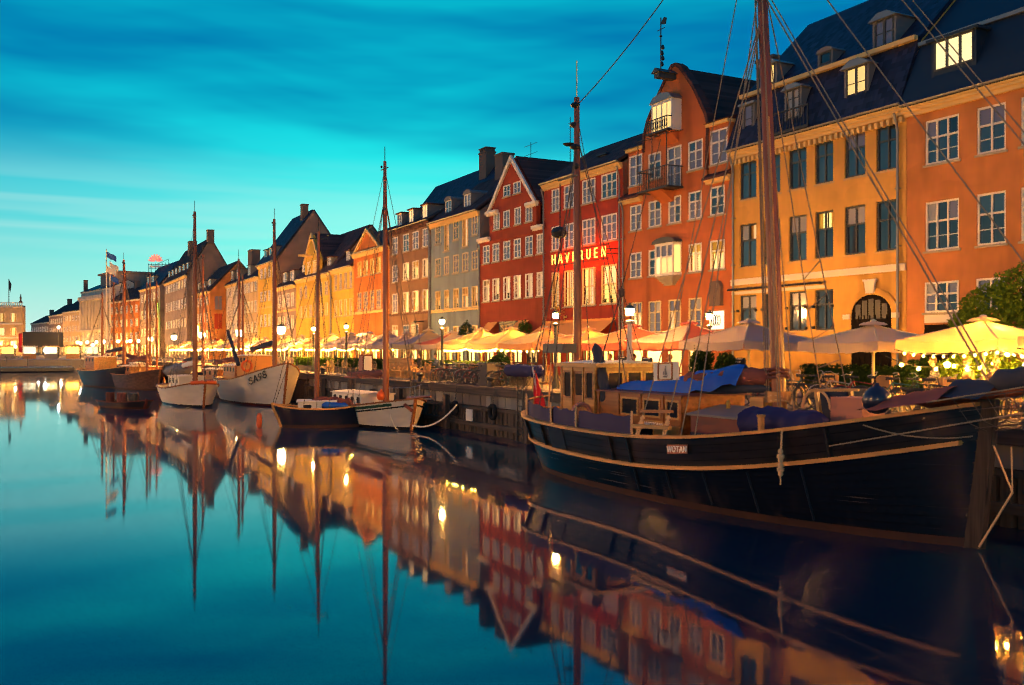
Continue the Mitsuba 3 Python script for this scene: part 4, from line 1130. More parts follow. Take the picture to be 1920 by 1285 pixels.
class Hull:
    """hull surface: u runs from stern (0) to bow (1), v from the keel line (0) to the rail (1)"""
    def __init__(s, L, B, zs, zm, zb, keel=-.5, stern='round', rake=.6, fullness=3.0, low=.72):
        s.L, s.B, s.zs, s.zm, s.zb, s.keel, s.stern, s.rake, s.full, s.low = L, B, zs, zm, zb, keel, stern, rake, fullness, low

    def sheer(s, u):
        u = np.asarray(u, float)
        return np.where(u < .42, s.zm + (s.zs - s.zm) * ((.42 - u) / .42) ** 2, s.zm + (s.zb - s.zm) * (np.clip(u - .42, 0, 1) / .58) ** 2)

    def point(s, u, z, side=-1, off=0.0):
        u, z = np.broadcast_arrays(np.asarray(u, float), np.asarray(z, float))
        v = np.clip((z - s.keel) / (s.sheer(u) - s.keel), 0, 1)
        t = (u - .46) / .54
        tb = np.clip(t, 0, 1)
        ts = np.clip(-t * .54 / .46, 0, 1)
        pb = 1.7 + (s.full - 1.5) * v
        fb = (1 - tb ** pb) ** (.85)
        if s.stern == 'round':
            fs = (1 - ts ** (2.0 + (s.full - 1.0) * v)) ** .6
        else:
            fs = 1 - (.30 + .35 * (1 - v)) * ts ** 2.2
        b = s.B / 2 * np.where(t > 0, fb, fs) * (s.low + (1 - s.low) * v ** .7)
        x = (u - .5) * s.L + s.rake * (v - 1) * tb ** 3 - (.35 * s.rake * (v - 1) * ts ** 3 if s.stern == 'round' else 0)
        return np.stack([x, side * (b + off), z], -1)

    def strip(s, q, za, zb, side, n=26, off=0.0, u0=0.0, u1=1.0, m=1):
        """band of hull between two height functions"""
        u = u0 + (u1 - u0) * (1 - np.cos(np.linspace(0, np.pi, n))) / 2
        rows = [s.point(u, za(u) + (zb(u) - za(u)) * k / m, side, off) for k in range(m + 1)]
        v = np.concatenate(rows)
        f = []
        for k in range(m):
            for i in range(n - 1):
                a, b = k * n + i, k * n + i + 1
                f += [[a, b, b + n], [a, b + n, a + n]]
        q.add(v, f)
        return q

    def rail(s, q, zf, side, w=.10, h=.10, n=30, off=0.0, u0=0.0, u1=1.0):
        """square moulding swept along the hull at height zf(u)"""
        u = u0 + (u1 - u0) * (1 - np.cos(np.linspace(0, np.pi, n))) / 2
        z = zf(u)
        v = []
        for o, dz in ((off - w * .6, -h / 2), (off + w * .4, -h / 2), (off + w * .4, h / 2), (off - w * .6, h / 2)):
            p = s.point(u, np.minimum(z, s.sheer(u)), side, o)
            p[:, 2] = z + dz
            v.append(p)
        v = np.concatenate(v)
        f = []
        for k in range(4):
            for i in range(n - 1):
                a, b, c, d = k * n + i, k * n + i + 1, (k + 1) % 4 * n + i, (k + 1) % 4 * n + i + 1
                f += [[a, b, d], [a, d, c]]
        for i in (0, n - 1):
            f += [[i, n + i, 2 * n + i], [i, 2 * n + i, 3 * n + i]]
        q.add(v, f)
        return q

    def deck(s, q, zf, n=20, inset=.06, u0=.01, u1=.99):
        u = np.linspace(u0, u1, n)
        a, b = s.point(u, zf(u), -1, -inset), s.point(u, zf(u), 1, -inset)
        v = np.concatenate([a, b])
        f = []
        for i in range(n - 1):
            f += [[i, i + 1, n + i + 1], [i, n + i + 1, n + i]]
        q.add(v, f)
        return q


def line(P, fr, a, b, r=.02, m='rope_dark', name='stay', sag=0.0, n=5):
    t = np.linspace(0, 1, n if sag else 2)[:, None]
    p = np.array(a, float) * (1 - t) + np.array(b, float) * t
    p[:, 2] -= sag * 4 * (t * (1 - t))[:, 0]
    return part(P, name, MB(fr).tube(p, r, 5, False), m, 40)


def bundle(q, a, b, r0, r1, n=18, k=12, seed=0, sag=.0, flat=.85):
    """furled sail or rolled cloth along a spar: lumpy tapering tube"""
    g_ = np.random.default_rng(seed)
    a, b = np.array(a, float), np.array(b, float)
    t = np.linspace(0, 1, n)
    p = a + (b - a) * t[:, None]
    p[:, 2] -= sag * 4 * t * (1 - t)
    d = (b - a) / np.linalg.norm(b - a)
    s_ = np.cross(d, [0, 0, 1])
    s_ /= np.linalg.norm(s_)
    w = np.cross(s_, d)
    an = np.arange(k) * 2 * np.pi / k
    R = r0 + (r1 - r0) * t
    v = []
    for i in range(n):
        lump = 1 + .10 * np.sin(an * 2 + i * .9) + .05 * g_.normal(size=k) + .07 * math.sin(i * 2.1)
        e = .3 if i in (0, n - 1) else 1.0
        v.append(p[i] + (R[i] * lump * e)[:, None] * (np.cos(an)[:, None] * s_ * flat + np.sin(an)[:, None] * w))
    v = np.concatenate(v)
    f = []
    for i in range(n - 1):
        for j in range(k):
            A, B_, C_, D = i * k + j, i * k + (j + 1) % k, (i + 1) * k + (j + 1) % k, (i + 1) * k + j
            f += [[A, B_, C_], [A, C_, D]]
    f += [[0, j, j + 1] for j in range(1, k - 1)] + [[(n - 1) * k, (n - 1) * k + j + 1, (n - 1) * k + j] for j in range(1, k - 1)]
    return q.add(v, f)


def text_on(q, txt, h, place, depth=.012, bold=True, squeeze=1.0):
    """lettering; place maps (x right, y up, z out) to local points"""
    t = meshkit.text_mesh(txt, h, depth, bold=bold)
    v = np.array(t.vertices)
    x0, x1 = v[:, 0].min(), v[:, 0].max()
    v[:, 0] = (v[:, 0] - (x0 + x1) / 2) * squeeze
    return q.add(place(v), t.faces)


# --- the black ketch in front, moored with her bow to the right
W = thing('black_ketch', 'large black wooden ketch with varnished wheelhouse, ochre rails and blue tarp over the boom', 'boat')
wf = frame_at(-19.15, 15.6, 0)
HW = Hull(15.6, 4.9, 1.72, 1.50, 2.62, keel=-.55, stern='round', rake=.35, fullness=3.4, low=.70)
sh = HW.sheer
strake = lambda u: sh(u) - .64 - .03 * np.sin(np.pi * u)
q = MB(wf)
for sd in (-1, 1):
    HW.strip(q, lambda u: u * 0 - .5, lambda u: sh(u) - .02, sd, 30, -.035, m=5)
part(W, 'hull', q, 'hull_navy', 40)
for sd in (-1, 1):
    n = 9
    for i in range(n):
        za = lambda u, i=i: .16 + (strake(u) - .16) * i / n + .010
        zb = lambda u, i=i: .16 + (strake(u) - .16) * (i + 1) / n - .010
        part(W, 'plank', HW.strip(MB(wf), za, zb, sd, 26, .004 * (i % 2)), 'hull_navy' , 40)
    for i in range(4):
        za = lambda u, i=i: strake(u) + (sh(u) - strake(u)) * i / 4 + .014
        zb = lambda u, i=i: strake(u) + (sh(u) - strake(u)) * (i + 1) / 4 - .006
        part(W, 'bulwark_plank', HW.strip(MB(wf), za, zb, sd, 26, .006 * (i % 2)), 'hull_black', 40)
    part(W, 'boot_top', HW.strip(MB(wf), lambda u: u * 0 - .1, lambda u: u * 0 + .165, sd, 26, .012), 'boot_top', 40)
    part(W, 'rubbing_strake', HW.rail(MB(wf), strake, sd, .14, .085, 34, .05, .004, .985), 'ochre_rail', 30)
    part(W, 'cap_rail', HW.rail(MB(wf), lambda u: sh(u) + .03, sd, .20, .07, 34, .04, .0, .995), 'ochre_rail', 30)
part(W, 'deck', HW.deck(MB(wf), lambda u: strake(u) + .05), 'deck_wood')
# stem and stern posts
q = MB(wf)
uz = np.linspace(-.5, 2.72, 9)
st = HW.point(np.full(9, 1.0), np.minimum(uz, 2.6), 1)
st[:, 2] = uz
for i in range(8):
    a, b = st[i], st[i + 1]
    q.poly([[a[0] - .12, -.11, a[2]], [a[0] + .2, -.07, a[2]], [a[0] + .2, .07, a[2]], [a[0] - .12, .11, a[2]], [b[0] - .12, -.11, b[2]], [b[0] + .2, -.07, b[2]], [b[0] + .2, .07, b[2]], [b[0] - .12, .11, b[2]]],
           [[0, 1, 5], [0, 5, 4], [1, 2, 6], [1, 6, 5], [2, 3, 7], [2, 7, 6], [4, 5, 6], [4, 6, 7], [0, 2, 1], [0, 3, 2]])
part(W, 'stem_post', q, 'stem_wood')
for u in (.13, .22, .45, .50, .86):
    za = strake(np.array(u)) - .05
    p0, p1 = HW.point(u, za, -1, .03), HW.point(u, sh(np.array(u)) - .03, -1, .03)
    part(W, 'bulwark_post', MB(wf).bar(p0, p1, .09, .06, up=(1, 0, 0)), 'hull_black')
p0, p1 = HW.point(.275, float(strake(np.array(.275))) + .06, -1, .022), HW.point(.275, float(sh(np.array(.275))) - .02, -1, .022)
part(W, 'gangway_panel', MB(wf).bar(p0, p1, .75, .05, up=(0, 1, 0)), 'hull_dark')
for k_ in range(5):
    u = .50 + .08 * k_
    p0, p1 = HW.point(u, .2, -1, .025), HW.point(u, float(strake(np.array(u))) - .1, -1, .025)
    part(W, 'streak_plate', MB(wf).bar(p0, p1, .06, .02, up=(1, 0, 0)), 'hull_dark')
# name board on the bulwark
u = .62
pn = HW.point(u, float(sh(np.array(u))) - .24, -1, .03)
pd = HW.point(u + .01, float(sh(np.array(u + .01))) - .24, -1, .03) - pn
pd /= np.linalg.norm(pd)
pn_out = np.array([pd[1], -pd[0], 0])
up_ = np.cross(pn_out, pd) * -1
up_ = np.array([0, 0, 1.0])
place = lambda v: pn + v[:, :1] * pd + v[:, 1:2] * up_ + v[:, 2:3] * pn_out
mat('board_red', (.36, .10, .05), .5)
part(W, 'name_board', MB(wf).add(place(np.array([[x, y, z] for x in (-.34, .34) for y in (-.10, .10) for z in (.0, .03)])), BOXF), 'board_red')
mat('letter_white', (.8, .72, .58), .5)
part(f'{W}__name_board', 'lettering', text_on(MB(wf), 'WOTAN', .13, lambda v: place(np.stack([v[:, 0], v[:, 1] - .064, v[:, 2] + .032], 1))), 'letter_white')
# wheelhouse: near side x -5.55..-3.7, y -1.0..1.2 (local), roof z 3.3
wx0, wx1, wy0, wy1, wz0, wz1 = -5.6, -3.72, -1.0, 1.25, 1.15, 3.18
q = MB(wf)
side = sg.box(wx0, wz0, wx1, wz1)
for a, b, c, d in ((-5.42, -5.05, 2.25, 2.95), (-4.2, -3.86, 2.25, 2.95), (-4.93, -4.4, 1.2, 3.0)):
    side = side.difference(sg.box(a, c, b, d))
q.prism(side, wy0, wy0 + .05, 'xz')
q.box(wx0, wx0 + .05, wy0 + .05, wy1, wz0, wz1).box(wx0, wx1, wy1 - .05, wy1, wz0, wz1)
part(W, 'wheelhouse_side', q, 'varnish_light')
fr_ = sg.box(wy0 + .05, wz0, wy1 - .05, wz1)
for a, b in ((-.55, -.1), (.12, .55), (.72, 1.08)):
    fr_ = fr_.difference(sg.box(a, 2.3, b, 2.95))
part(W, 'wheelhouse_front', MB(wf).prism(fr_, wx1 - .05, wx1, 'yz'), 'varnish')
for a, b in ((-.55, -.1), (.12, .55), (.72, 1.08)):
    part(W, 'window', MB(wf).box(wx1 - .035, wx1 - .02, a, b, 2.3, 2.95), 'pane_dark')
    part(W, 'window_frame', MB(wf).box(wx1, wx1 + .02, a - .05, a, 2.25, 3.0).box(wx1, wx1 + .02, b, b + .05, 2.25, 3.0).box(wx1, wx1 + .02, a, b, 2.25, 2.3).box(wx1, wx1 + .02, a, b, 2.95, 3.0), 'varnish_light')
for a, b in ((-5.42, -5.05), (-4.2, -3.86)):
    part(W, 'window', MB(wf).box(a, b, wy0 + .02, wy0 + .035, 2.25, 2.95), 'pane_dark')
    part(W, 'window_frame', MB(wf).box(a - .05, a, wy0 - .02, wy0, 2.2, 3.0).box(b, b + .05, wy0 - .02, wy0, 2.2, 3.0).box(a, b, wy0 - .02, wy0, 2.2, 2.25).box(a, b, wy0 - .02, wy0, 2.95, 3.0), 'varnish')
k = part(W, 'door', MB(wf).box(-4.93, -4.4, wy0 + .03, wy0 + .055, 1.2, 2.3).box(-4.93, -4.85, wy0 + .03, wy0 + .055, 2.3, 3.0).box(-4.48, -4.4, wy0 + .03, wy0 + .055, 2.3, 3.0).box(-4.85, -4.48, wy0 + .03, wy0 + .055, 2.92, 3.0), 'varnish')
part(k, 'pane', MB(wf).box(-4.85, -4.48, wy0 + .035, wy0 + .045, 2.3, 2.92), 'pane_dark')
part(k, 'handle', MB(wf).bar([-4.46, wy0 - .03, 1.95], [-4.46, wy0 - .03, 2.1], .03), 'brass')
for x in (wx0 + .03, -4.97, -4.36, wx1 - .03):
    part(W, 'corner_post', MB(wf).box(x - .03, x + .03, wy0 - .025, wy0 - .002, wz0, wz1 - .02), 'varnish_light')
part(W, 'grab_rail', MB(wf).bar([wx0 + .1, wy0 - .07, 1.75], [-5.0, wy0 - .07, 1.75], .035), 'iron')
part(W, 'grab_rail', MB(wf).bar([-4.3, wy0 - .07, 1.7], [-3.5, wy0 - .07, 1.66], .035), 'iron')
q = MB(wf)
q.prism(sg.Polygon([(wy0 - .15, wz1), (wy1 + .15, wz1), (wy1 + .15, wz1 + .05), ((wy0 + wy1) / 2, wz1 + .13), (wy0 - .15, wz1 + .05)]), wx0 - .12, wx1 + .28, 'yz')
part(W, 'wheelhouse_roof', q, 'trim_pale')
part(W, 'roof_edge', MB(wf).box(wx0 - .14, wx1 + .3, wy0 - .175, wy0 - .152, wz1 - .06, wz1 + .055).box(wx1 + .282, wx1 + .3, wy0 - .15, wy1 + .15, wz1 - .06, wz1 + .05), 'varnish_light')
# dark bundle (mizzen gaff and sail) leaning on the wheelhouse front
part(W, 'mizzen_bundle', bundle(MB(wf), [-4.1, -.75, 3.78], [-3.3, -.85, 2.1], .15, .20, 12, 9, 4), 'sail_dark', 50)
# deckhouse in front of the wheelhouse
dx0, dx1, dy0, dy1, dz1 = -3.66, .15, -.95, 1.05, 2.46
sidep = sg.box(dx0, 1.0, dx1, dz1)
wn = [(-2.35, -1.6), (-1.3, -.62), (-.38, .02)]
wn = [(-2.45, -1.75), (-1.42, -.78), (-.45, .0)]
for a, b in wn:
    sidep = sidep.difference(sg.box(a, 1.92, b, 2.30))
q = MB(wf).prism(sidep, dy0, dy0 + .05, 'xz').box(dx1 - .05, dx1, dy0 + .05, dy1, 1.0, dz1).box(dx0, dx1, dy1 - .05, dy1, 1.0, dz1)
part(W, 'deckhouse', q, 'varnish')
for a, b in wn:
    part(f'{W}__deckhouse', 'window', MB(wf).box(a, b, dy0 + .02, dy0 + .03, 1.92, 2.30), 'pane_dark')
    part(f'{W}__deckhouse', 'window_frame', MB(wf).box(a - .05, a, dy0 - .02, dy0, 1.87, 2.35).box(b, b + .05, dy0 - .02, dy0, 1.87, 2.35).box(a, b, dy0 - .02, dy0, 1.87, 1.92).box(a, b, dy0 - .02, dy0, 2.30, 2.35), 'varnish_light')
for x in (-3.6, -2.62, -1.6, -.62, .1):
    part(f'{W}__deckhouse', 'batten', MB(wf).box(x - .04, x + .04, dy0 - .03, dy0 - .002, 1.2, dz1 - .02), 'varnish')
part(f'{W}__deckhouse', 'roof', MB(wf).prism(sg.Polygon([(dy0 - .1, dz1), (dy1 + .1, dz1), (dy1 + .1, dz1 + .04), (.05, dz1 + .1), (dy0 - .1, dz1 + .04)]), dx0 + .05, dx1 + .1, 'yz'), 'hatch_side')
nb = part(f'{W}__deckhouse', 'name_plate', MB(wf).prism(sg.Polygon([(-1.5, 1.42), (-.42, 1.42), (-.42, 1.68), (-.6, 1.80), (-1.32, 1.80), (-1.5, 1.68)]), dy0 - .05, dy0 - .031, 'xz'), 'varnish_light')
pl = lambda dz, s_: (lambda v: np.stack([-.96 + v[:, 0] * s_, dy0 - .052 - v[:, 2], dz + v[:, 1]], 1))
part(f'{W}__deckhouse', 'lettering', text_on(MB(wf), 'WOTAN', .12, pl(1.63, 1.25)), 'letter_white')
part(f'{W}__deckhouse', 'lettering', text_on(MB(wf), '*ARGI*', .11, pl(1.47, 1.25)), 'letter_white')
# cloth dodgers along the near rail
for ua, ub in ((.115, .245), (.255, .335), (.345, .50)):
    u = np.linspace(ua, ub, 9)
    p = HW.point(u, sh(u), -1, -.10)
    lo, hi = p.copy(), p.copy()
    lo[:, 2] = sh(u) + .06
    hi[:, 2] = sh(u) + .50 + .03 * np.sin(np.arange(9) * 1.7) - (.06 if ua < .2 else 0) * np.linspace(0, 1, 9)
    lo[:, 1] += .02 * np.sin(np.arange(9) * 2.2)
    v = np.concatenate([lo, hi])
    f = [t for i in range(8) for t in ([i, i + 1, 9 + i + 1], [i, 9 + i + 1, 9 + i])]
    part(W, 'dodger', MB(wf).add(v, f), 'tarp_navy', True)
for u in (.07, .115, .25, .34, .505):
    p = HW.point(u, float(sh(np.array(u))), -1, -.06)
    part(W, 'stanchion', MB(wf).tube([p + [0, 0, .03], p + [0, 0, .62]], .03, 6), 'rope_pale')
# hatch
hx0, hx1 = .5, 2.55
part(W, 'hatch', MB(wf).box(hx0, hx1, -.95, 1.05, 1.0, 2.02), 'hatch_side')
part(W, 'hatch_cover', MB(wf).prism(sg.Polygon([(-1.02, 2.023), (1.1, 2.023), (1.1, 2.07), (.05, 2.26), (-1.02, 2.07)]), hx0 - .08, hx1 + .08, 'yz'), 'hatch_grey')
part(W, 'hatch_cloth', MB(wf).box(hx0 + .02, hx1 - .02, -.985, -.955, 1.1, 1.62), 'sail_dark')
part(W, 'hatch_lamp', MB(wf).lathe([(.0, 2.2), (.05, 2.2), (.05, 2.36), (.03, 2.4), (0, 2.4)], (1.1, -.3, 0), 8), 'brass')
part(W, 'crate', MB(wf).box(1.75, 2.2, -.2, .3, 2.2, 2.5), 'varnish_light')
# masts
mx, my = 2.6, .0
MT = np.array([mx - .95, my, 17.0])
MBASE = np.array([mx, my, 1.0])
def mast_at(z):
    return MBASE + (MT - MBASE) * (z - 1.0) / 16.0
zz_ = np.linspace(1.0, 17.0, 12)
part(W, 'mast', MB(wf).tube([mast_at(z) for z in zz_], np.linspace(.175, .09, 12), 14), 'mast_wood', 40)
part(W, 'mast_spar', MB(wf).tube([mast_at(1.6) + [.17, -.12, 0], mast_at(9.0) + [.13, -.10, 0]], .035, 8), 'ochre_rail', 40)
for z in (2.55, 3.0, 3.08, 3.16, 2.45):
    c = mast_at(z)
    part(W, 'mast_hoop', MB(wf).tube([c + [.235 * math.cos(t), .235 * math.sin(t), .03 * math.sin(t * 2 + z * 9)] for t in np.linspace(0, 2 * np.pi, 13)], .03, 5, False), 'rope_pale' if z < 2.6 else 'sail_brown')
part(W, 'mast_band', MB(wf).lathe([(.24, 2.42), (.26, 2.42), (.26, 2.66), (.24, 2.66)], (mast_at(2.5)[0], 0, 0), 14), 'ochre_rail')
ZM = np.array([-6.30, 0, 0])
part(W, 'mizzen_mast', MB(wf).tube([ZM + [0, 0, 1.0], ZM + [-.02, 0, 6], ZM + [-.05, 0, 11.45]], [.135, .12, .085], 12), 'mast_wood', 40)
part(W, 'antenna', MB(wf).tube([ZM + [-.05, 0, 11.4], ZM + [-.05, 0, 12.6]], .022, 5), 'trim_white')
q = MB(wf)
for z, w_ in ((11.2, .16), (10.6, .13), (9.9, .18), (9.3, .12)):
    q.lathe([(0, -.10), (w_ * .7, -.06), (w_, .0), (w_ * .7, .06), (0, .10)], ZM + [-.02 + .08 * math.sin(z * 7), -.08, z], 8)
part(W, 'mast_fittings', q, 'iron')
part(W, 'mast_yard', MB(wf).bar(ZM + [-1.0, -.1, 9.0], ZM + [.2, -.1, 9.0], .035).tube([ZM + [-.9, -.1, 8.9], ZM + [-.9, -.1, 7.0]], .02, 5), 'iron')
part(W, 'radar_dome', MB(wf).lathe([(0, -.2), (.22, -.14), (.27, 0), (.2, .14), (0, .2)], ZM + [-.95, -.1, 7.35], 10), 'iron')
part(W, 'radar_box', MB(wf).box(-6.9, -5.7, -.9, -.4, 3.52, 3.8), 'frame_dark')
# boom with furled brown sail and the blue tarp over its after part
b0, b1 = np.array([2.35, -.05, 2.75]), np.array([-2.9, -.55, 2.5])
part(W, 'boom', MB(wf).tube([b0, b1], .08, 8), 'mast_wood')
part(W, 'furled_sail', bundle(MB(wf), [2.3, -.05, 3.0], [-.6, -.3, 2.82], .22, .20, 22, 14, 1), 'sail_brown', 60)
part(W, 'furled_sail', bundle(MB(wf), [2.4, -.10, 2.72], [-.2, -.32, 2.62], .10, .13, 10, 8, 3), 'sail_dark', 60)
n = 22
t = np.linspace(0, 1, n)
v = []
g_ = np.random.default_rng(3)
for i in range(n):
    c = np.array([1.55, -.12, 3.26]) * (1 - t[i]) + np.array([-3.15, -.56, 2.66]) * t[i]
    c[2] += .04 * math.sin(t[i] * 9) * (1 - t[i]) + .03 * math.sin(t[i] * 23)
    hgt = .50 + .12 * math.sin(np.pi * min(t[i] * 1.15, 1)) - .24 * t[i]
    wd = .34 * (1 - .55 * t[i])
    for j in range(9):
        s_ = j / 8 * 2 - 1
        y = s_ * wd + .03 * math.sin(i * 1.9 + j)
        z = -hgt * abs(s_) ** 1.6 + .04 * math.sin(i * 1.3 + j * 2.1) * abs(s_)
        v.append(c + [0, y, z])
f = [tr for i in range(n - 1) for j in range(8) for tr in ([i * 9 + j, i * 9 + j + 1, (i + 1) * 9 + j + 1], [i * 9 + j, (i + 1) * 9 + j + 1, (i + 1) * 9 + j])]
part(W, 'tarp', MB(wf).add(v, f), 'tarp_blue', True, label='bright blue tarpaulin draped over the boom')
# shrouds with the picture board and the ladder
def rail_pt(u, side=-1):
    return HW.point(u, float(sh(np.array(u))), side, .02)
sa, sb = rail_pt(.525), rail_pt(.592)
hd = mast_at(11.5)
for a, k_ in ((sa, .0), (sb, .0)):
    b = a + (hd - a) * .13
    c = a + (hd - a) * .052
    q = MB(wf)
    for o in (-.05, .05):
        q.tube([a + [o * .3, 0, 0], a + (c - a) * .3 + [o, 0, 0], a + (c - a) * .7 + [o * .7, 0, 0], c], .028, 6)
    for f_ in (.15, .4, .65, .9):
        q.lathe([(0, -.05), (.06, -.02), (.06, .02), (0, .05)], a + (c - a) * f_, 7)
    part(W, 'lanyard', q, 'rope_pale')
    line(W, wf, c, hd, .017, 'rope', 'shroud')
part(W, 'shroud_batten', MB(wf).bar(sa + (hd - sa) * .062 - [.12, .02, 0], sb + (hd - sb) * .062 + [.12, -.02, 0], .06, .07), 'varnish')
part(W, 'shroud_batten', MB(wf).bar(sa + (hd - sa) * .026 - [.22, .04, 0], sb + (hd - sb) * .026 + [.2, -.04, 0], .10, .09), 'varnish_light')
pa, pb = sa + (hd - sa) * .155, sb + (hd - sb) * .155
k = part(W, 'picture_board', MB(wf).bar(pa - [.02, .04, 0], pb + [.02, -.04, 0], .03, .42), 'trim_pale', label='framed ship picture hung in the shrouds')
mid = (pa + pb) / 2 - [0, .065, 0]
dd = (pb - pa) / np.linalg.norm(pb - pa)
pv = lambda x, z: mid + dd * x + np.array([0, -.004, z])
q = MB(wf)
for a, b in ((( -.26, -.19), (.26, -.19)), ((-.26, .19), (.26, .19)), ((-.26, -.19), (-.26, .19)), ((.26, -.19), (.26, .19))):
    q.bar(pv(*a), pv(*b), .03)
part(k, 'frame', q, 'varnish')
q = MB(wf)
q.add([pv(-.10, -.10), pv(.10, -.10), pv(.07, -.14), pv(-.07, -.14)], [[0, 1, 2], [0, 2, 3]]).add([pv(-.01, -.09), pv(.08, -.07), pv(.0, .14)], [[0, 1, 2]]).add([pv(-.02, -.09), pv(-.09, -.06), pv(-.015, .08)], [[0, 1, 2]])
part(k, 'ship_drawing', q, 'hatch_grey')
for u, z, sd in ((.63, 11.5, -1), (.66, 12.5, -1), (.53, 11.5, 1), (.60, 11.5, 1), (.66, 12.5, 1)):
    a = rail_pt(u, sd)
    line(W, wf, a, mast_at(z), .015, 'rope', 'shroud')
for z in (3.4, 4.1, 4.8, 5.5):
    a, b = rail_pt(.60, 1), rail_pt(.66, 1)
    fz = (z - 1.9) / 9.6
    line(W, wf, a + (mast_at(11.5) - a) * fz, b + (mast_at(12.5) - b) * fz, .014, 'rope', 'ratline')
for o in (.16, .24, .30):
    line(W, wf, mast_at(2.4) + [-o, -.15, 0], mast_at(13.5) + [-.1, -.1, 0], .014, 'rope', 'halyard')
for o in (.22, .3):
    line(W, wf, mast_at(2.0) + [o, -.25, 0], mast_at(13.0) + [.1, -.1, 0], .013, 'rope', 'halyard')
for p, z, r in (((7.9, 0, 2.9), 12.0, .017), ((8.0, .0, 2.95), 12.2, .014), ((9.9, 0, 3.25), 14.0, .015), ((11.4, 0, 3.4), 16.0, .015), ((11.5, 0, 3.45), 16.3, .012)):
    line(W, wf, p, mast_at(z), r, 'rope', 'forestay')
line(W, wf, ZM + [-.03, 0, 11.2], mast_at(15.2), .016, 'rope_dark', 'triatic_stay', .35, 9)
for dx, dy, z in ((1.6, -1.9, 10.2), (1.0, -1.95, 10.2), (1.6, 1.9, 10.2), (.9, 1.9, 10.2), (-1.0, -1.2, 9.6), (-1.0, 1.2, 9.6), (-.5, -1.7, 8.9)):
    line(W, wf, ZM + [dx, dy, 1.75], ZM + [-.03, 0, z], .014, 'rope_dark', 'shroud')
line(W, wf, ZM + [.0, 0, 10.8], np.array([-2.8, -.55, 2.6]), .013, 'rope_dark', 'topping_lift')
line(W, wf, np.array([-1.2, -.4, 3.0]), mast_at(14.5), .013, 'rope', 'topping_lift')
part(W, 'block', MB(wf).lathe([(0, -.16), (.08, -.08), (.09, .06), (0, .16)], np.array([-3.0, -.6, 5.2]), 8), 'rope_dark')
line(W, wf, np.array([-3.1, -.62, 2.4]), np.array([-3.0, -.6, 5.1]), .02, 'rope_dark', 'mainsheet')
line(W, wf, np.array([-3.6, -1.0, 3.0]), np.array([-2.95, -.6, 5.3]), .018, 'rope_dark', 'mainsheet')
line(W, wf, np.array([-3.0, -.6, 5.3]), np.array([-1.6, -.3, 9.2]), .012, 'rope_dark', 'mainsheet')
# foredeck: tarps, box, winch, buoy, cloth
part(W, 'foredeck_tarp', bundle(MB(wf), [2.75, -1.1, 2.0], [4.9, -1.0, 2.08], .36, .26, 16, 12, 6, 0, 1.3), 'tarp_navy', 60, label='dark blue tarp tied over gear at the foot of the mast')
part(W, 'cleat_post', MB(wf).lathe([(.0, 1.9), (.07, 1.9), (.07, 2.2), (.09, 2.22), (.09, 2.26), (0, 2.27)], (3.85, -1.75, 0), 8), 'ochre_rail')
part(W, 'box', MB(wf).box(4.35, 5.2, -.3, .35, 2.05, 2.62), 'box_pink')
part(W, 'winch_post', MB(wf).bar([4.3, -.5, 2.0], [4.15, -.5, 2.75], .08), 'varnish_light')
part(W, 'winch_post', MB(wf).bar([4.3, .5, 2.0], [4.15, .5, 2.75], .08), 'varnish_light')
part(W, 'winch_beam', MB(wf).bar([4.1, -.6, 2.75], [5.2, -.4, 2.8], .06), 'varnish_light')
part(W, 'hoop', MB(wf).tube([[3.35 + .42 * math.cos(t), .3, 2.3 + .42 * math.sin(t)] for t in np.linspace(0, np.pi, 13)], .035, 6), 'rope_pale')
part(W, 'winch', MB(wf).box(3.2, 4.1, .4, 1.2, 1.8, 2.75), 'sail_dark')
BY = thing('buoy', 'dark blue ball buoy lying on the foredeck of the black ketch', 'buoy')
part(BY, None, MB(wf).lathe([(.03, -.27), (.15, -.24), (.25, -.13), (.285, 0), (.25, .13), (.15, .24), (.05, .28), (.05, .33), (0, .34)], (5.75, -.5, 2.62), 16), 'buoy_dark', True)
n = 14
g_ = np.random.default_rng(8)
def drape(x0, x1, y0, y1, zf, m, name, label=None, amp=.06, n=14):
    xs, ys = np.linspace(x0, x1, n), np.linspace(y0, y1, n)
    X, Y_ = np.meshgrid(xs, ys, indexing='ij')
    Z = zf(X, Y_) + amp * (meshkit.fbm(np.stack([X * 3.1, Y_ * 2.3, X * 0 + x0], -1), 3) - .5) * 2
    v = np.stack([X, Y_, Z], -1).reshape(-1, 3)
    f = [tr for i in range(n - 1) for j in range(n - 1) for tr in ([i * n + j, (i + 1) * n + j, (i + 1) * n + j + 1], [i * n + j, (i + 1) * n + j + 1, i * n + j + 1])]
    return part(W, name, MB(wf).add(v, f), m, True, label=label)
mat('cloth_red', (.20, .045, .025), .6)
drape(6.0, 7.4, -1.35, .9, lambda X, Y_: 2.42 + .16 * (X - 6.0) + .30 * np.exp(-((Y_ + .2) / .6) ** 2), 'cloth_red', 'foredeck_cloth', 'reddish cloth spread over the foredeck')
drape(7.2, 8.1, -.7, .7, lambda X, Y_: 2.75 + .30 * np.exp(-(Y_ / .4) ** 2), 'sail_dark', 'foredeck_sail')
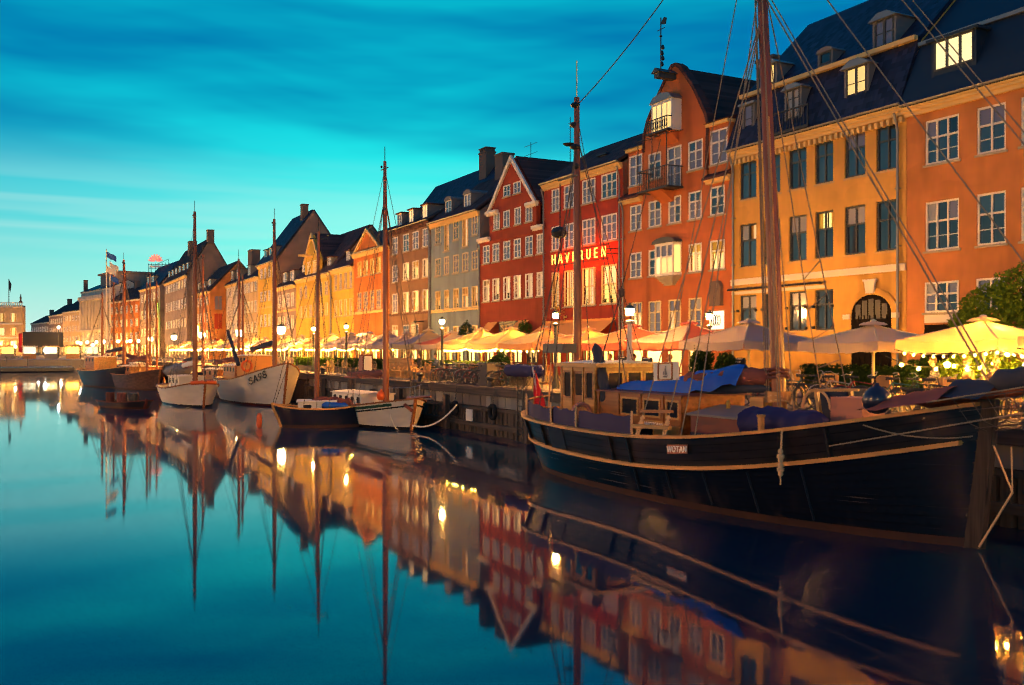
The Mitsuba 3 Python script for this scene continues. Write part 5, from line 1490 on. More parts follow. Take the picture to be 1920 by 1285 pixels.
# bowsprit with furled dark sails and the safety net under it
part(W, 'bowsprit', MB(wf).tube([[6.6, 0, 2.62], [11.6, 0, 3.45]], [.13, .08], 10), 'mast_wood')
part(W, 'headsail', bundle(MB(wf), [7.9, -.05, 3.02], [11.2, -.05, 3.62], .22, .17, 16, 11, 12), 'sail_dark', 60, label='dark furled headsail along the bowsprit')
q = MB(wf)
for i in range(13):
    f_ = i / 12
    x = 7.75 + f_ * 3.4
    dz = .62 + f_ * .1
    for sd in (-1, 1):
        q.tube([[x, .85 * sd * (1 - .75 * f_), 2.72 + f_ * .6], [x + .05, .5 * sd * (1 - .7 * f_), 2.30 + f_ * .6], [x + .1, 0, 2.12 + f_ * .62]], .009, 4, False)
for j in range(9):
    s_ = j / 8 * 2 - 1
    y0, z0 = .85 * s_, 2.12 + .6 * abs(s_) ** 1.5
    q.tube([[7.7, y0, z0], [9.4, y0 * .62, z0 + .28], [11.3, y0 * .22, z0 + .62]], .009, 4, False)
part(W, 'bowsprit_net', q, 'rope_dark')
for sd in (-1, 1):
    line(W, wf, [7.3, 1.0 * sd, 2.66], [11.5, .1 * sd, 3.5], .015, 'rope', 'net_line')
# ropes at the bow and the knotted fender on the side
line(W, wf, HW.point(.90, 2.2, -1, .03), HW.point(.995, 2.05, -1, .1), .014, 'rope', 'side_rope', .12, 9)
line(W, wf, HW.point(.86, 1.75, -1, .06), np.array([9.5, -.4, 2.7]), .014, 'rope', 'side_rope')
line(W, wf, np.array([7.95, -.05, 1.9]), np.array([8.35, -.1, 1.12]), .018, 'rope_pale', 'bobstay_rope')
line(W, wf, np.array([8.35, -.1, 1.12]), np.array([7.7, -.1, .05]), .022, 'rope_pale', 'bobstay_rope')
line(W, wf, np.array([8.33, -.1, 1.9]), np.array([8.35, -.1, 1.12]), .014, 'rope_pale', 'bobstay_rope')
a = HW.point(.81, float(sh(np.array(.81))) + .02, -1, .10)
q = MB(wf).tube([a, a - [0, .03, .45]], .02, 6)
for i, (dz, r) in enumerate(((.42, .05), (.52, .075), (.60, .05), (.70, .055), (.78, .07), (.86, .05))):
    q.lathe([(0, -.07), (r, -.03), (r, .03), (0, .07)], a - [0, .04, dz], 8)
q.tube([a - [0, .04, .9], a - [0, .04, 1.08]], .015, 5)
FD = thing('rope_fender', 'knotted pale rope fender hanging over the black bow planks', 'fender')
part(FD, None, q, 'rope_pale', 40)
# life ring beside the wheelhouse and gear at the stern
part(W, 'life_ring', MB(wf).tube([[-3.95 + .0, -1.32 + .30 * math.cos(t), 1.78 + .30 * math.sin(t)] for t in np.linspace(0, 2 * np.pi, 17)], .065, 8, False), 'box_pink')
part(W, 'stern_rail', MB(wf).tube([HW.point(u, float(sh(np.array(u))), -1, -.1) + [0, 0, .42] for u in (.002, .03, .06, .09, .12)], .03, 6).tube([HW.point(.03, 1.7, -1, -.1) + [0, 0, 0], HW.point(.03, 1.7, -1, -.1) + [0, 0, .42]], .025, 6).tube([HW.point(.09, 1.7, -1, -.1), HW.point(.09, 1.7, -1, -.1) + [0, 0, .42]], .025, 6), 'varnish_light')
part(W, 'stern_stanchion', MB(wf).tube([[-7.5, -.35, 1.7], [-7.35, -.35, 3.2]], .03, 6), 'rope_pale')
part(W, 'rope_coil', MB(wf).tube([[1.9 + .2 * math.cos(t), -1.7 + .12 * math.sin(t), 1.30 + .012 * t] for t in np.linspace(0, 25, 60)], .022, 5), 'rope_pale')
part(W, 'deck_box', MB(wf).box(.05, .5, -1.75, -1.3, 1.0, 1.75), 'varnish_light')
part(W, 'deck_bin', MB(wf).box(-.55, -.05, -1.8, -1.4, 1.0, 1.7), 'hull_navy')
line(W, wf, HW.point(.02, 1.75, 1, .0), np.array([-11.2, 2.7, 2.3]), .022, 'rope', 'mooring_line', .18, 9)
line(W, wf, HW.point(.97, 2.5, 1, .0), np.array([6.8, 2.7, 2.3]), .022, 'rope', 'mooring_line', .15, 9)
# red and white flag at her stern
FL = thing('flag', 'red flag with a white cross hanging limp from the stern of the black ketch', 'flag')
g_ = np.random.default_rng(2)
ff = frame_at(-27.1, 15.2, 0)
part(FL, 'staff', MB(ff).tube([[0, 0, 1.5], [-.55, 0, 3.15]], .028, 6), 'trim_white')
n, m_ = 9, 8
for name, lo, hi, mm in (('field', 0, 3, 'flag_red'), ('cross', 3, 4, 'flag_white'), ('field', 4, 8, 'flag_red')):
    v = []
    for i in range(13):
        for j in range(lo, hi + 1):
            z = 2.95 - i * .095 - .02 * j
            x = -.50 + (2.95 - z) * .16 + .055 * j * (.5 + .5 * i / 12) + .03
            y = .11 * math.sin(j * 1.5 + i * .25) * (.4 + i / 12)
            v.append([x, y, z])
    k_ = hi - lo + 1
    f = [tr for i in range(12) for j in range(k_ - 1) for tr in ([i * k_ + j, i * k_ + j + 1, (i + 1) * k_ + j + 1], [i * k_ + j, (i + 1) * k_ + j + 1, (i + 1) * k_ + j])]
    part(FL, name, MB(ff).add(v, f), mm, True)


# --- the other boats
def boat(base, label, bow, rot, L, B, hm, sheer, group=None, stern='round', boot='boot_top', rail='varnish', masts=(), boom=None, cabin=None, stripe=None, rake=.6, full=2.6, shrouds=True, planks=6, cat='sailing boat', sail='sail_white', bowsprit=None, low=.72):
    """bow = (x, y) of the stem at the rail; rot = heading in degrees; masts = [(metres from the bow, top z, radius)]"""
    K = thing(base, label, cat, group)
    a = math.radians(rot)
    cx, cy = bow[0] - math.cos(a) * L / 2, bow[1] - math.sin(a) * L / 2
    fr = frame_at(cx, cy, 0, a)
    h = Hull(L, B, *sheer, keel=-.4, stern=stern, rake=rake, fullness=full, low=low)
    s_ = h.sheer
    q = MB(fr)
    for sd in (-1, 1):
        h.strip(q, lambda u: u * 0 - .35, lambda u: s_(u) - .01, sd, 22, -.03, m=4)
    if stern != 'round':
        z = np.linspace(-.35, float(s_(np.array(0.))), 5)
        pa, pb = h.point(np.zeros(5), z, -1), h.point(np.zeros(5), z, 1)
        q.add(np.concatenate([pa, pb]), [t for i in range(4) for t in ([i, i + 1, 6 + i], [i, 6 + i, 5 + i])])
    part(K, 'hull', q, hm, 40)
    for sd in (-1, 1):
        for i in range(planks):
            za = lambda u, i=i: .14 + (s_(u) - .14) * i / planks + .006
            zb = lambda u, i=i: .14 + (s_(u) - .14) * (i + 1) / planks - .004
            part(K, 'plank', h.strip(MB(fr), za, zb, sd, 18, .003 * (i % 2)), hm, 40)
        part(K, 'boot_top', h.strip(MB(fr), lambda u: u * 0 - .1, lambda u: u * 0 + .14, sd, 18, .01), boot, 40)
        part(K, 'rail', h.rail(MB(fr), lambda u: s_(u) + .02, sd, .12, .07, 22, .03), rail, 30)
        if stripe:
            part(K, 'stripe', h.strip(MB(fr), lambda u: s_(u) - stripe[1], lambda u: s_(u) - stripe[2], sd, 18, .014, stripe[3], stripe[4]), stripe[0], 40)
            part(K, 'rubbing_strake', h.rail(MB(fr), lambda u: s_(u) - stripe[1] - .08, sd, .07, .06, 22, .03), 'hull_black', 30)
    part(K, 'deck', h.deck(MB(fr), lambda u: s_(u) - .22), 'deck_wood')
    q = MB(fr)
    zs = np.linspace(-.3, sheer[2] + .1, 6)
    st = h.point(np.full(6, 1.), np.minimum(zs, sheer[2] - .01), 1)
    st[:, 2] = zs
    for i in range(5):
        q.bar(st[i] + [.03, 0, 0], st[i + 1] + [.03, 0, 0], .12, .14, up=(1, 0, 0))
    part(K, 'stem', q, rail)
    for c in cabin or []:
        x0, x1, w_, z1, cm = c
        z0 = float(s_(np.array(.45))) - .25
        part(K, 'cabin', MB(fr).box(x0, x1, -w_ / 2, w_ / 2, z0, z1), cm)
        part(K, 'cabin_roof', MB(fr).prism(sg.Polygon([(-w_ / 2 - .08, z1 + .002), (w_ / 2 + .08, z1 + .002), (w_ / 2 + .08, z1 + .05), (0, z1 + .13), (-w_ / 2 - .08, z1 + .05)]), x0 - .08, x1 + .08, 'yz'), 'trim_pale')
        nw = max(1, int((x1 - x0) / .8))
        for i in range(nw):
            xx = x0 + (x1 - x0) * (i + .5) / nw
            part(K, 'porthole', MB(fr).box(xx - .18, xx + .18, -w_ / 2 - .012, -w_ / 2 - .001, z1 - .42, z1 - .12), 'pane_dark')
            part(K, 'porthole', MB(fr).box(xx - .18, xx + .18, w_ / 2 + .001, w_ / 2 + .012, z1 - .42, z1 - .12), 'pane_dark')
    for i, (d_, zt, r) in enumerate(masts):
        x = L / 2 - d_
        z0 = float(s_(np.array(1 - d_ / L))) - .2
        lean = .012 * (zt - z0)
        part(K, 'mast', MB(fr).tube([[x, 0, z0], [x - lean / 2, 0, (z0 + zt) / 2], [x - lean, 0, zt]], [r, r * .9, r * .5], 10), 'mast_wood', 40)
        part(K, 'masthead', MB(fr).bar([x - lean - .45, 0, zt - .35], [x - lean + .4, 0, zt - .35], .04).tube([[x - lean, 0, zt - .1], [x - lean, 0, zt + .7]], .02, 5).lathe([(0, -.08), (.07, 0), (0, .08)], (x - lean - .4, 0, zt - .2), 6), 'iron')
        if shrouds:
            for sd in (-1, 1):
                for dx in (-.5, .1, .7):
                    u = min(max(.5 + (x - dx) / L, .03), .97)
                    p = h.point(u, float(s_(np.array(u))), sd, .02)
                    line(K, fr, p, [x - lean * .85, 0, z0 + (zt - z0) * (.86 if dx else .95)], .014, 'rope_dark', 'shroud')
            if i == 0:
                line(K, fr, [L / 2 + (bowsprit or 0), 0, sheer[2] + .05 + .08 * (bowsprit or 0)], [x - lean, 0, zt * .97], .014, 'rope_dark', 'forestay')
                line(K, fr, [L / 2 - .1, 0, sheer[2] + .05], [x - lean, 0, zt * .8], .014, 'rope_dark', 'forestay')
            if i == len(masts) - 1:
                line(K, fr, [-L / 2 + .2, 0, sheer[0]], [x - lean, 0, zt * .97], .012, 'rope_dark', 'backstay')
    if bowsprit:
        part(K, 'bowsprit', MB(fr).tube([[L / 2 - .8, 0, sheer[2] + .0], [L / 2 + bowsprit, 0, sheer[2] + .12 * bowsprit]], [.09, .05], 8), 'mast_wood')
    if boom:
        x0, x1, z0, z1, sm = boom
        part(K, 'boom', MB(fr).tube([[x0, 0, z0], [x1, 0, z1]], .06, 8), 'mast_wood')
        part(K, 'furled_sail', bundle(MB(fr), [x0, 0, z0 + .18], [x1 + .2 * np.sign(x0 - x1), 0, z1 + .14], .20, .13, 12, 9, int(L * 10)), sm, 60)
    return K, fr, h


K, fr, h = boat('white_sloop', 'white sailing boat with a green stripe, short bowsprit and brown rails beside the quay', (-39.9, 16.0), 3, 10.2, 3.5, 'hull_white', (1.05, .92, 1.42), boot='hull_black', stripe=('hull_green', .20, .07, .52, .92), masts=[(3.3, 12.6, .155)], boom=(1.5, -3.6, 2.3, 2.2, 'sail_brown'), cabin=[(-3.2, .8, 1.7, 1.45, 'trim_white')], bowsprit=1.6, rail='varnish', full=3.0)
part(K, 'anchor_plate', MB(fr).bar([4.9, -.45, 1.2], [5.2, -.2, .9], .12), 'cloth_red')
q = MB(fr)
for i in range(3):
    q.tube([[5.2 + .5 * i, -.3, 1.5 + .06 * i], [5.2 + .5 * i, -.3, 1.95 + .06 * i]], .02, 5)
q.tube([[4.4, -1.0, 1.9], [5.2, -.3, 1.95], [6.3, -.25, 2.1]], .02, 5, False)
part(K, 'pulpit', q, 'zinc')
OB = thing('buoy', 'round orange buoy on the deck of the white boat with the green stripe', 'buoy')
part(OB, None, MB(fr).lathe([(0, -.24), (.15, -.2), (.24, 0), (.15, .2), (.04, .25), (.04, .3), (0, .3)], (1.7, -.2, 1.45), 12), 'buoy_orange', True)
line(K, fr, [4.6, -1.0, .75], [4.3, -.5, 0.05], .03, 'sail_white', 'mooring_hose', .15, 7)
line(K, fr, [5.0, -.1, .25], [7.2, 1.0, 1.25], .035, 'sail_white', 'mooring_hose', .38, 11)
K, fr, h = boat('dark_dinghy', 'small dark blue sailing boat with an orange rail and a bare pale mast', (-45.0, 10.9), 249, 4.0, 1.9, 'hull_ink', (1.02, .86, 1.05), boot='boot_top', rail='cloth_orange', masts=[(2.0, 9.2, .12)], cabin=[(-.9, .8, 1.0, 1.18, 'trim_white')], full=3.2, planks=5, stern='transom', shrouds=True)
part(K, 'cockpit_cover', bundle(MB(fr), [-1.7, 0, 1.0], [.2, .2, 1.25], .35, .2, 10, 9, 31), 'sail_brown', 60)
part(K, 'folded_cover', bundle(MB(fr), [-1.5, .5, 1.0], [-.3, .6, 1.05], .16, .14, 9, 8, 33), 'tarp_blue', 60)
OB = thing('fender', 'orange ring fender hanging at the bow of the small dark blue boat', 'fender')
part(OB, None, MB().tube([[-45.15 + .18 * math.cos(t), 10.3, .30 + .30 * math.sin(t)] for t in np.linspace(0, 2 * np.pi, 15)], .09, 8, False), 'buoy_orange', True)
K, fr, h = boat('white_cutter', 'large white fishing cutter lettered SA98 on her high bow', (-60.2, 15.5), 3, 14.0, 4.2, 'hull_white', (1.7, 1.55, 2.75), boot='boot_red', rail='varnish', masts=[(2.7, 12.2, .17), (10.5, 9.0, .12)], boom=(3.9, -1.8, 3.9, 3.5, 'sail_dark'), cabin=[(-1.6, .8, 1.9, 3.2, 'cloth_orange'), (-5.5, -2.2, 1.8, 2.5, 'varnish')], rake=1.0, full=2.9, planks=8, bowsprit=None)
pn = h.point(.86, float(h.sheer(np.array(.86))) - .40, -1, .03)
pd = h.point(.88, float(h.sheer(np.array(.88))) - .37, -1, .03) - pn
pd /= np.linalg.norm(pd)
no = np.cross(pd, [0, 0, 1.0])
no /= np.linalg.norm(no)
upv = np.cross(no, pd)
part(K, 'lettering', text_on(MB(fr), 'SA98', .46, lambda v: pn + v[:, :1] * pd + (v[:, 1:2] - .23) * upv + (v[:, 2:3] + .02) * no, squeeze=1.15), 'frame_black')
part(K, 'life_ring', MB(fr).tube([[1.6, -1.1 + .33 * math.cos(t), 2.55 + .33 * math.sin(t)] for t in np.linspace(0, 2 * np.pi, 15)], .08, 7, False), 'buoy_orange')
part(K, 'derrick', MB(fr).tube([[.2, -1.3, 2.6], [-1.9, -1.5, 5.0]], [.14, .11], 8), 'sail_dark')
K, fr, h = boat('white_motor_sailer', 'smaller white boat with a reddish bow fender, left of the lettered white cutter', (-62.0, 10.8), 4, 9.0, 3.1, 'hull_white', (1.25, 1.1, 1.62), boot='hull_black', rail='varnish', masts=[(2.6, 12.6, .17)], boom=(1.7, -3.2, 2.6, 2.3, 'sail_white'), cabin=[(-2.2, .9, 1.6, 1.85, 'trim_pale')], full=3.2)
part(K, 'bow_fender', MB(fr).tube([[4.0, -.75, 1.55], [4.5, 0, 1.6], [4.0, .75, 1.55]], .12, 8), 'buoy_orange')
part(K, 'awning', bundle(MB(fr), [-4.2, 0, 2.1], [-1.2, 0, 2.35], .5, .4, 12, 10, 41, 0, 1.6), 'hatch_grey', 60)
K, fr, h = boat('work_float', 'low dark float with red drums and boxes beside the white motor sailer', (-62.4, 7.4), 24, 4.6, 2.0, 'hull_dark', (.42, .36, .5), rail='boot_red', masts=(), full=4.5, planks=3, cat='float', stern='transom')
for i, (x, y, m_) in enumerate(((-1.4, -.3, 'boot_red'), (-.8, .2, 'hull_dark'), (-.1, -.3, 'sail_brown'), (.6, .2, 'boot_red'), (1.1, -.2, 'hull_dark'))):
    part(K, 'drum', MB(fr).lathe([(0, .35), (.26, .35), (.27, .6), (.26, .95), (0, .95)], (x, y, 0), 10), m_)
K, fr, h = boat('dark_coaster', 'big dark wooden boat with a yellowish rail, moored beyond the white boats', (-95.0, 10.6), 12, 15.0, 4.4, 'hull_dark', (1.7, 1.6, 2.2), rail='ochre_rail', masts=[(4.2, 12.3, .19), (11, 9.5, .14)], boom=(2.9, -2.5, 3.6, 3.3, 'sail_dark'), cabin=[(-5.5, -2.5, 2.2, 2.9, 'varnish')], full=3.4, planks=5)
K, fr, h = boat('round_dutch_boat', 'round sterned dark boat with a pale oval moulding, outermost of the far boats', (-110.5, 8.6), 200, 12.0, 3.9, 'hull_brown', (1.7, 1.35, 1.75), rail='ochre_rail', masts=[(5.2, 11.8, .16)], boom=(.7, -4.6, 3.0, 2.4, 'sail_brown'), full=4.2, planks=5, stripe=('ochre_rail', .75, .66, 0, 1))
K, fr, h = boat('small_white_boat', 'small white boat between the dark coaster and the far quay', (-100.5, 13.6), 10, 7.5, 2.8, 'hull_white', (1.2, 1.1, 1.5), masts=[(2.4, 10.6, .12)], cabin=[(-2.4, .4, 1.5, 1.9, 'varnish')], planks=4)
far_boats = [((-70.5, 15.9), 10, 11, 3.4, 'hull_brown', 10.5, 'dark brown sailing boat close to the quay behind the lettered cutter'),
             ((-83.0, 15.4), 8, 12, 3.6, 'hull_dark', 12.0, 'dark sailing boat close to the quay in front of the orange gable'),
             ((-90.0, 11.8), 14, 10, 3.2, 'hull_brown', 9.8, 'brown sailing boat with a bare mast beside the dark coaster'),
             ((-112.0, 14.6), 8, 12, 3.6, 'hull_brown', 12.4, 'brown sailing boat moored by the far quay, nearest the grey gable'),
             ((-126.0, 12.2), 10, 13, 3.8, 'hull_dark', 13.5, 'dark sailing boat far up the canal with a tall mast'),
             ((-140.0, 14.8), 8, 13, 3.8, 'hull_brown', 13.6, 'farthest sailing boat by the quay near the canal end')]
for i, (bw, rt, L, B, hm, zt, lab) in enumerate(far_boats):
    boat('sailing_boat', lab, bw, rt, L, B, hm, (1.5, 1.35, 1.9), group='sailing boats along the far quay', masts=[(L * .3, zt, .14)], boom=(L * .18, -L * .3, 2.8, 2.5, ['sail_brown', 'sail_dark'][i % 2]), cabin=[(-L * .3, -.2, 1.6, 2.1, ['varnish', 'trim_pale'][i % 2])], planks=4)

# ------------------------------------------------------------------ life on the quay
glow('bulb', (1.0, .46, .06), 700)
glow('lamp_hang', (1.0, .42, .05), 1500)
glow('lamp_hang_far', (1.0, .42, .05), 4500)
glow('bulb_dim', (1.0, .60, .18), 26)
scene['cloth_thin'] = {'type': 'diffuse', 'reflectance': rgb((.6, .5, .4))}


def cloth(key, c, tr=1.0):
    scene[key] = {'type': 'principledthin', 'base_color': rgb(c), 'roughness': .9, 'diff_trans': tr, 'specular': .1} if False else \
        {'type': 'principledthin', 'base_color': rgb(c), 'roughness': .9, 'diff_trans': tr}
    return key


cloth('canopy_cream', (.70, .55, .32))
cloth('canopy_beige', (.55, .44, .34), .7)
cloth('canopy_grey', (.40, .34, .33), .7)
cloth('canopy_red', (.50, .14, .10), .7)
cloth('canopy_orange', (.66, .32, .15), .5)
cloth('canopy_purple', (.30, .24, .26), .35)
mat('pole_pale', (.55, .45, .30), .5)
mat('rattan', (.36, .20, .08), .7)
mat('rattan_pale', (.55, .38, .18), .7)
mat('rattan_white', (.66, .58, .46), .6)
mat('table_top', (.24, .15, .08), .5)
mat('cloth_white', (.50, .42, .36), .9)
mat('planter', (.10, .085, .07), .8)
for k_, c in (('leaf_a', (.060, .105, .018)), ('leaf_b', (.12, .19, .022)), ('leaf_dark', (.022, .045, .014))):
    scene[k_] = {'type': 'principledthin', 'base_color': rgb(c), 'roughness': .6, 'diff_trans': .7}


def umbrella(x, y, half, zt, zv, label, m, m2=None, lit=0, valance=.30, group='large parasols along the quay', pole_y=None):
    """square parasol: corner at front right (x, y); four canopy panels, valance, ribs, pole"""
    U_ = thing('parasol', label, 'parasol', group)
    cx, cy = x - half, y + half
    ap = np.array([cx, cy, zt])
    ze = zv + valance
    cn = [np.array([cx + sx * half, cy + sy * half, ze]) for sx, sy in ((-1, -1), (1, -1), (1, 1), (-1, 1))]
    for i in range(4):
        a, b = cn[i], cn[(i + 1) % 4]
        v, f, n = [], [], 7
        for r in range(n):
            t = r / (n - 1)
            for c in range(n):
                s_ = c / (n - 1)
                e = a + (b - a) * s_
                p = ap + (e - ap) * t
                p[2] -= .10 * math.sin(np.pi * t) * (1 + .6 * math.sin(np.pi * s_)) * (zt - ze)
                p[2] -= .07 * t * math.sin(np.pi * s_)
                v.append(p)
        for r in range(n - 1):
            for c in range(n - 1):
                k_ = r * n + c
                f += [[k_, k_ + n, k_ + n + 1], [k_, k_ + n + 1, k_ + 1]]
        part(U_, 'canopy_panel', MB().add(v, f), (m2 or m) if i % 2 == 0 and m2 else m, True)
        s_ = np.linspace(0, 1, 15)[:, None]
        top = a + (b - a) * s_
        top[:, 2] -= .07 * np.sin(np.pi * s_[:, 0])
        lo = top.copy()
        lo[:, 2] -= valance * (.93 + .07 * np.cos(s_[:, 0] * 28))
        out = np.cross(b - a, [0, 0, 1.0])
        out /= np.linalg.norm(out)
        lo += out * (.02 + .02 * np.sin(s_ * 20))
        v = np.concatenate([top, lo])
        f = [t_ for c in range(14) for t_ in ([c, c + 1, 16 + c], [c, 16 + c, 15 + c])]
        part(U_, 'valance', MB().add(v, f), m, True)
    q = MB().lathe([(.16, QZ), (.16, QZ + .06), (.05, QZ + .12), (.045, zt + .04), (.09, zt + .05), (.09, zt + .11), (0, zt + .14)], (cx, cy, 0), 10)
    part(U_, 'pole', q, 'pole_pale', 40)
    part(U_, 'base', MB().box(cx - .4, cx + .4, cy - .4, cy + .4, QZ + .001, QZ + .09), 'm_quay_stone')
    for i in range(4):
        e = cn[i] * .97 + ap * .03 - [0, 0, .03]
        q = MB().bar([cx, cy, zt - .04], e, .035)
        md = (np.array([cx, cy, zt]) + e) / 2 - [0, 0, .1]
        q.bar([cx, cy, ze - .35], md, .03)
        part(U_, 'rib', q, 'pole_pale')
    part(U_, 'cap', MB().lathe([(.42, zt - .04), (.30, zt + .03), (0, zt + .09)], (cx, cy, 0), 8), m)
    return cx, cy


def lights(pts, n, label, m='bulb', r=.045, sag=.12, pick=.15):
    K = thing('string_lights', label, 'string lights', 'strings of small bulbs under the parasols')
    p = []
    for a, b in zip(pts, pts[1:]):
        t = np.linspace(0, 1, n)[:, None]
        w = np.array(a, float) * (1 - t) + np.array(b, float) * t
        w[:, 2] -= sag * 4 * (t * (1 - t))[:, 0]
        p += list(w)
    part(K, 'cable', MB().tube(p, .012, 4, False), 'iron')
    for i in range(1, len(p), 1):
        if np.linalg.norm(p[i] - p[i - 1]) < 1e-6:
            continue
        c = p[i] - [0, 0, .06]
        part(K, 'bulb', MB().lathe([(0, -r), (r * .8, -r * .55), (r, 0), (r * .6, r * .8), (0, r)], c, 7), m, pick=pick)
    return K


UM = [  # front right corner x, y, half, top, valance bottom, label, cloth, second cloth, light
    (-11.3, 21.0, 1.6, 4.55, 3.62, 'cream parasol cut by the right edge of the picture', 'canopy_cream', None, 2),
    (-15.0, 21.0, 1.5, 4.40, 3.58, 'glowing cream parasol with string lights, before the orange house', 'canopy_cream', None, 2),
    (-18.6, 21.0, 1.5, 4.38, 3.56, 'beige parasol with a round vent cap, under the arched gate', 'canopy_beige', None, 0),
    (-24.0, 21.0, 1.7, 4.58, 3.62, 'grey parasol right of the tall mast foot, before the ochre house', 'canopy_grey', 'canopy_beige', 0),
    (-27.4, 21.1, 1.7, 4.62, 3.64, 'red and grey parasol left of the ship picture board', 'canopy_red', 'canopy_grey', 0),
    (-31.0, 21.0, 1.7, 4.60, 3.62, 'red parasol behind the large white lamp post', 'canopy_red', 'canopy_orange', 0),
    (-34.6, 21.1, 1.7, 4.55, 3.62, 'orange parasol directly behind the ketch wheelhouse', 'canopy_orange', None, 1),
    (-38.2, 21.0, 1.7, 4.62, 3.65, 'orange cream parasol just left of the mizzen mast', 'canopy_orange', 'canopy_cream', 1),
    (-41.8, 21.0, 1.7, 4.72, 3.68, 'bright cream parasol edged with bulbs, over the green hedge', 'canopy_cream', None, 2),
    (-45.3, 21.0, 1.7, 4.72, 3.68, 'second cream parasol edged with bulbs, before the red gabled house', 'canopy_cream', 'canopy_orange', 2),
    (-49.2, 21.0, 1.7, 4.62, 3.68, 'white and red parasol over the rattan chairs', 'canopy_beige', 'canopy_red', 0),
    (-52.8, 21.0, 1.7, 4.80, 3.70, 'pale pointed parasol before the grey house', 'canopy_cream', 'canopy_purple', 0),
    (-56.4, 21.0, 1.7, 4.70, 3.70, 'purple grey parasol before the brown house, right of its neighbour', 'canopy_purple', None, 1),
    (-60.0, 21.0, 1.7, 4.85, 3.72, 'purple grey parasol with a lit left side', 'canopy_purple', 'canopy_beige', 1),
    (-63.8, 21.0, 1.8, 4.85, 3.72, 'wide purple grey parasol before the pediment house', 'canopy_purple', None, 2),
]
x = -68.0
i = 0
while x > -150:
    UM.append((x, 21.0, 1.8, 4.85, 3.74, f'{["purple", "pale", "orange"][i % 3]} parasol far along the quay, {ORD[i]} beyond the wide purple grey one', ['canopy_purple', 'canopy_cream', 'canopy_orange'][i % 3], None, 2))
    x -= 4.6
    i += 1
for k_, (x, y, hf, zt, zv, lab, m, m2, lt) in enumerate(UM):
    cx, cy = umbrella(x, y, hf, zt, zv, lab, m, m2)
    near = x > -64
    if lt == 2:
        z = zv + .03
        lights([(x - 2 * hf, y - .04, z), (x, y - .04, z), (x + .04, y + 2 * hf, z)] if near else [(x - 2 * hf, y - .04, z), (x, y - .04, z)], 11 if near else 6, 'warm bulbs along the edge of the ' + ' '.join(lab.replace(',', '').split()[:9]), r=.03 if near else .07)
    if lt:
        Lp = thing('hanging_lamp', 'warm lamp hanging under the ' + ' '.join(lab.replace(',', '').split()[:10]), 'lamp', 'lamps hanging under the parasols')
        part(Lp, 'holder', MB().lathe([(.0, zv + .62), (.03, zv + .60), (.04, zv + .445), (0, zv + .443)], (cx + .25, cy, 0), 8), 'iron')
        part(Lp, 'bulb', MB().lathe([(0, zv + .30), (.07, zv + .34), (.08, zv + .41), (0, zv + .44)], (cx + .25, cy, 0), 8), 'lamp_hang' if near else 'lamp_hang_far', pick=8)
# extra bulbs hung in the shrub at the right
lights([(-18.2, 20.8, 3.45), (-16.6, 21.5, 3.25), (-14.9, 21.2, 3.55), (-13.4, 21.6, 3.1)], 5, 'loose string of bulbs hanging through the green shrub at the right', r=.045, sag=.18)


for x, y, z, lab in ((-17.9, 22.9, 3.2, 'bright bare bulb left in front of the green shrub'), (-16.4, 22.8, 3.0, 'bright bare bulb in the middle of the green shrub'), (-14.7, 22.9, 3.25, 'bright bare bulb right in front of the green shrub')):
    Lp = thing('hanging_lamp', lab, 'lamp', 'bare bulbs before the green shrub')
    part(Lp, 'bulb', MB().lathe([(0, z - .09), (.07, z - .05), (.09, z + .03), (0, z + .09)], (x, y, 0), 8), 'lamp_hang', pick=8)
    part(Lp, 'cord', MB().tube([[x, y, z + .08], [x, y, z + .9]], .01, 4), 'iron')


# --- chairs, tables
def chair_parts():
    seat = MB().prism(sg.box(-.21, -.21, .21, .21).buffer(.03), .43, .47, 'xy').out()
    back = MB()
    for i in range(7):
        t = (i - 3) / 3
        back.bar([t * .17, .20, .47], [t * .19, .27, .86 - .06 * t * t], .028, .012, up=(0, 1, 0))
    back.tube([[-.21, .20, .45], [-.215, .26, .75], [-.12, .29, .90], [0, .295, .93], [.12, .29, .90], [.215, .26, .75], [.21, .20, .45]], .018, 5)
    legs = [MB().bar([sx * .18, sy * .18, .43], [sx * .20, sy * .21, 0], .03).out() for sx in (-1, 1) for sy in (-1, 1)]
    arms = MB().tube([[-.20, .24, .66], [-.25, .0, .66], [-.21, -.17, .44]], .015, 5).out()
    arms2 = MB().tube([[.20, .24, .66], [.25, .0, .66], [.21, -.17, .44]], .015, 5).out()
    return seat, back.out(), legs, arms, arms2


CP = chair_parts()
CPLY = {}


def placed(K, name, mesh, m, to):
    key = key_for(f'{K}__{name}')
    c = (id(mesh[0]), m)
    if c not in CPLY:
        CPLY[c] = mikit.ply(mesh, m)
    scene[key] = {**CPLY[c], 'to_world': to}
    return key


def at(x, y, z, rot=0, s_=1.0):
    return T().translate([x, y, z]).rotate([0, 0, 1], rot).scale(s_)


def chair(x, y, rot, m, label, group):
    K = thing('chair', label, 'chair', group)
    to = at(x, y, QZ, rot)
    placed(K, 'seat', CP[0], m, to)
    placed(K, 'backrest', CP[1], m, to)
    for l in CP[2]:
        placed(K, 'leg', l, m, to)
    placed(K, 'armrest', CP[3], m, to)
    placed(K, 'armrest', CP[4], m, to)
    return K


TT = MB().prism(sg.Point(0, 0).buffer(.36, 6), .70, .735, 'xy').out()
TL = MB().lathe([(.04, .05), (.03, .70)], (0, 0, 0), 6).box(-.26, .26, -.03, .03, .0, .05).box(-.03, .03, -.26, .26, .0, .049).out()


def table(x, y, label):
    K = thing('cafe_table', label, 'table', 'cafe tables under the parasols')
    to = at(x, y, QZ)
    placed(K, 'top', TT, 'table_top', to)
    placed(K, 'base', TL, 'iron', to)


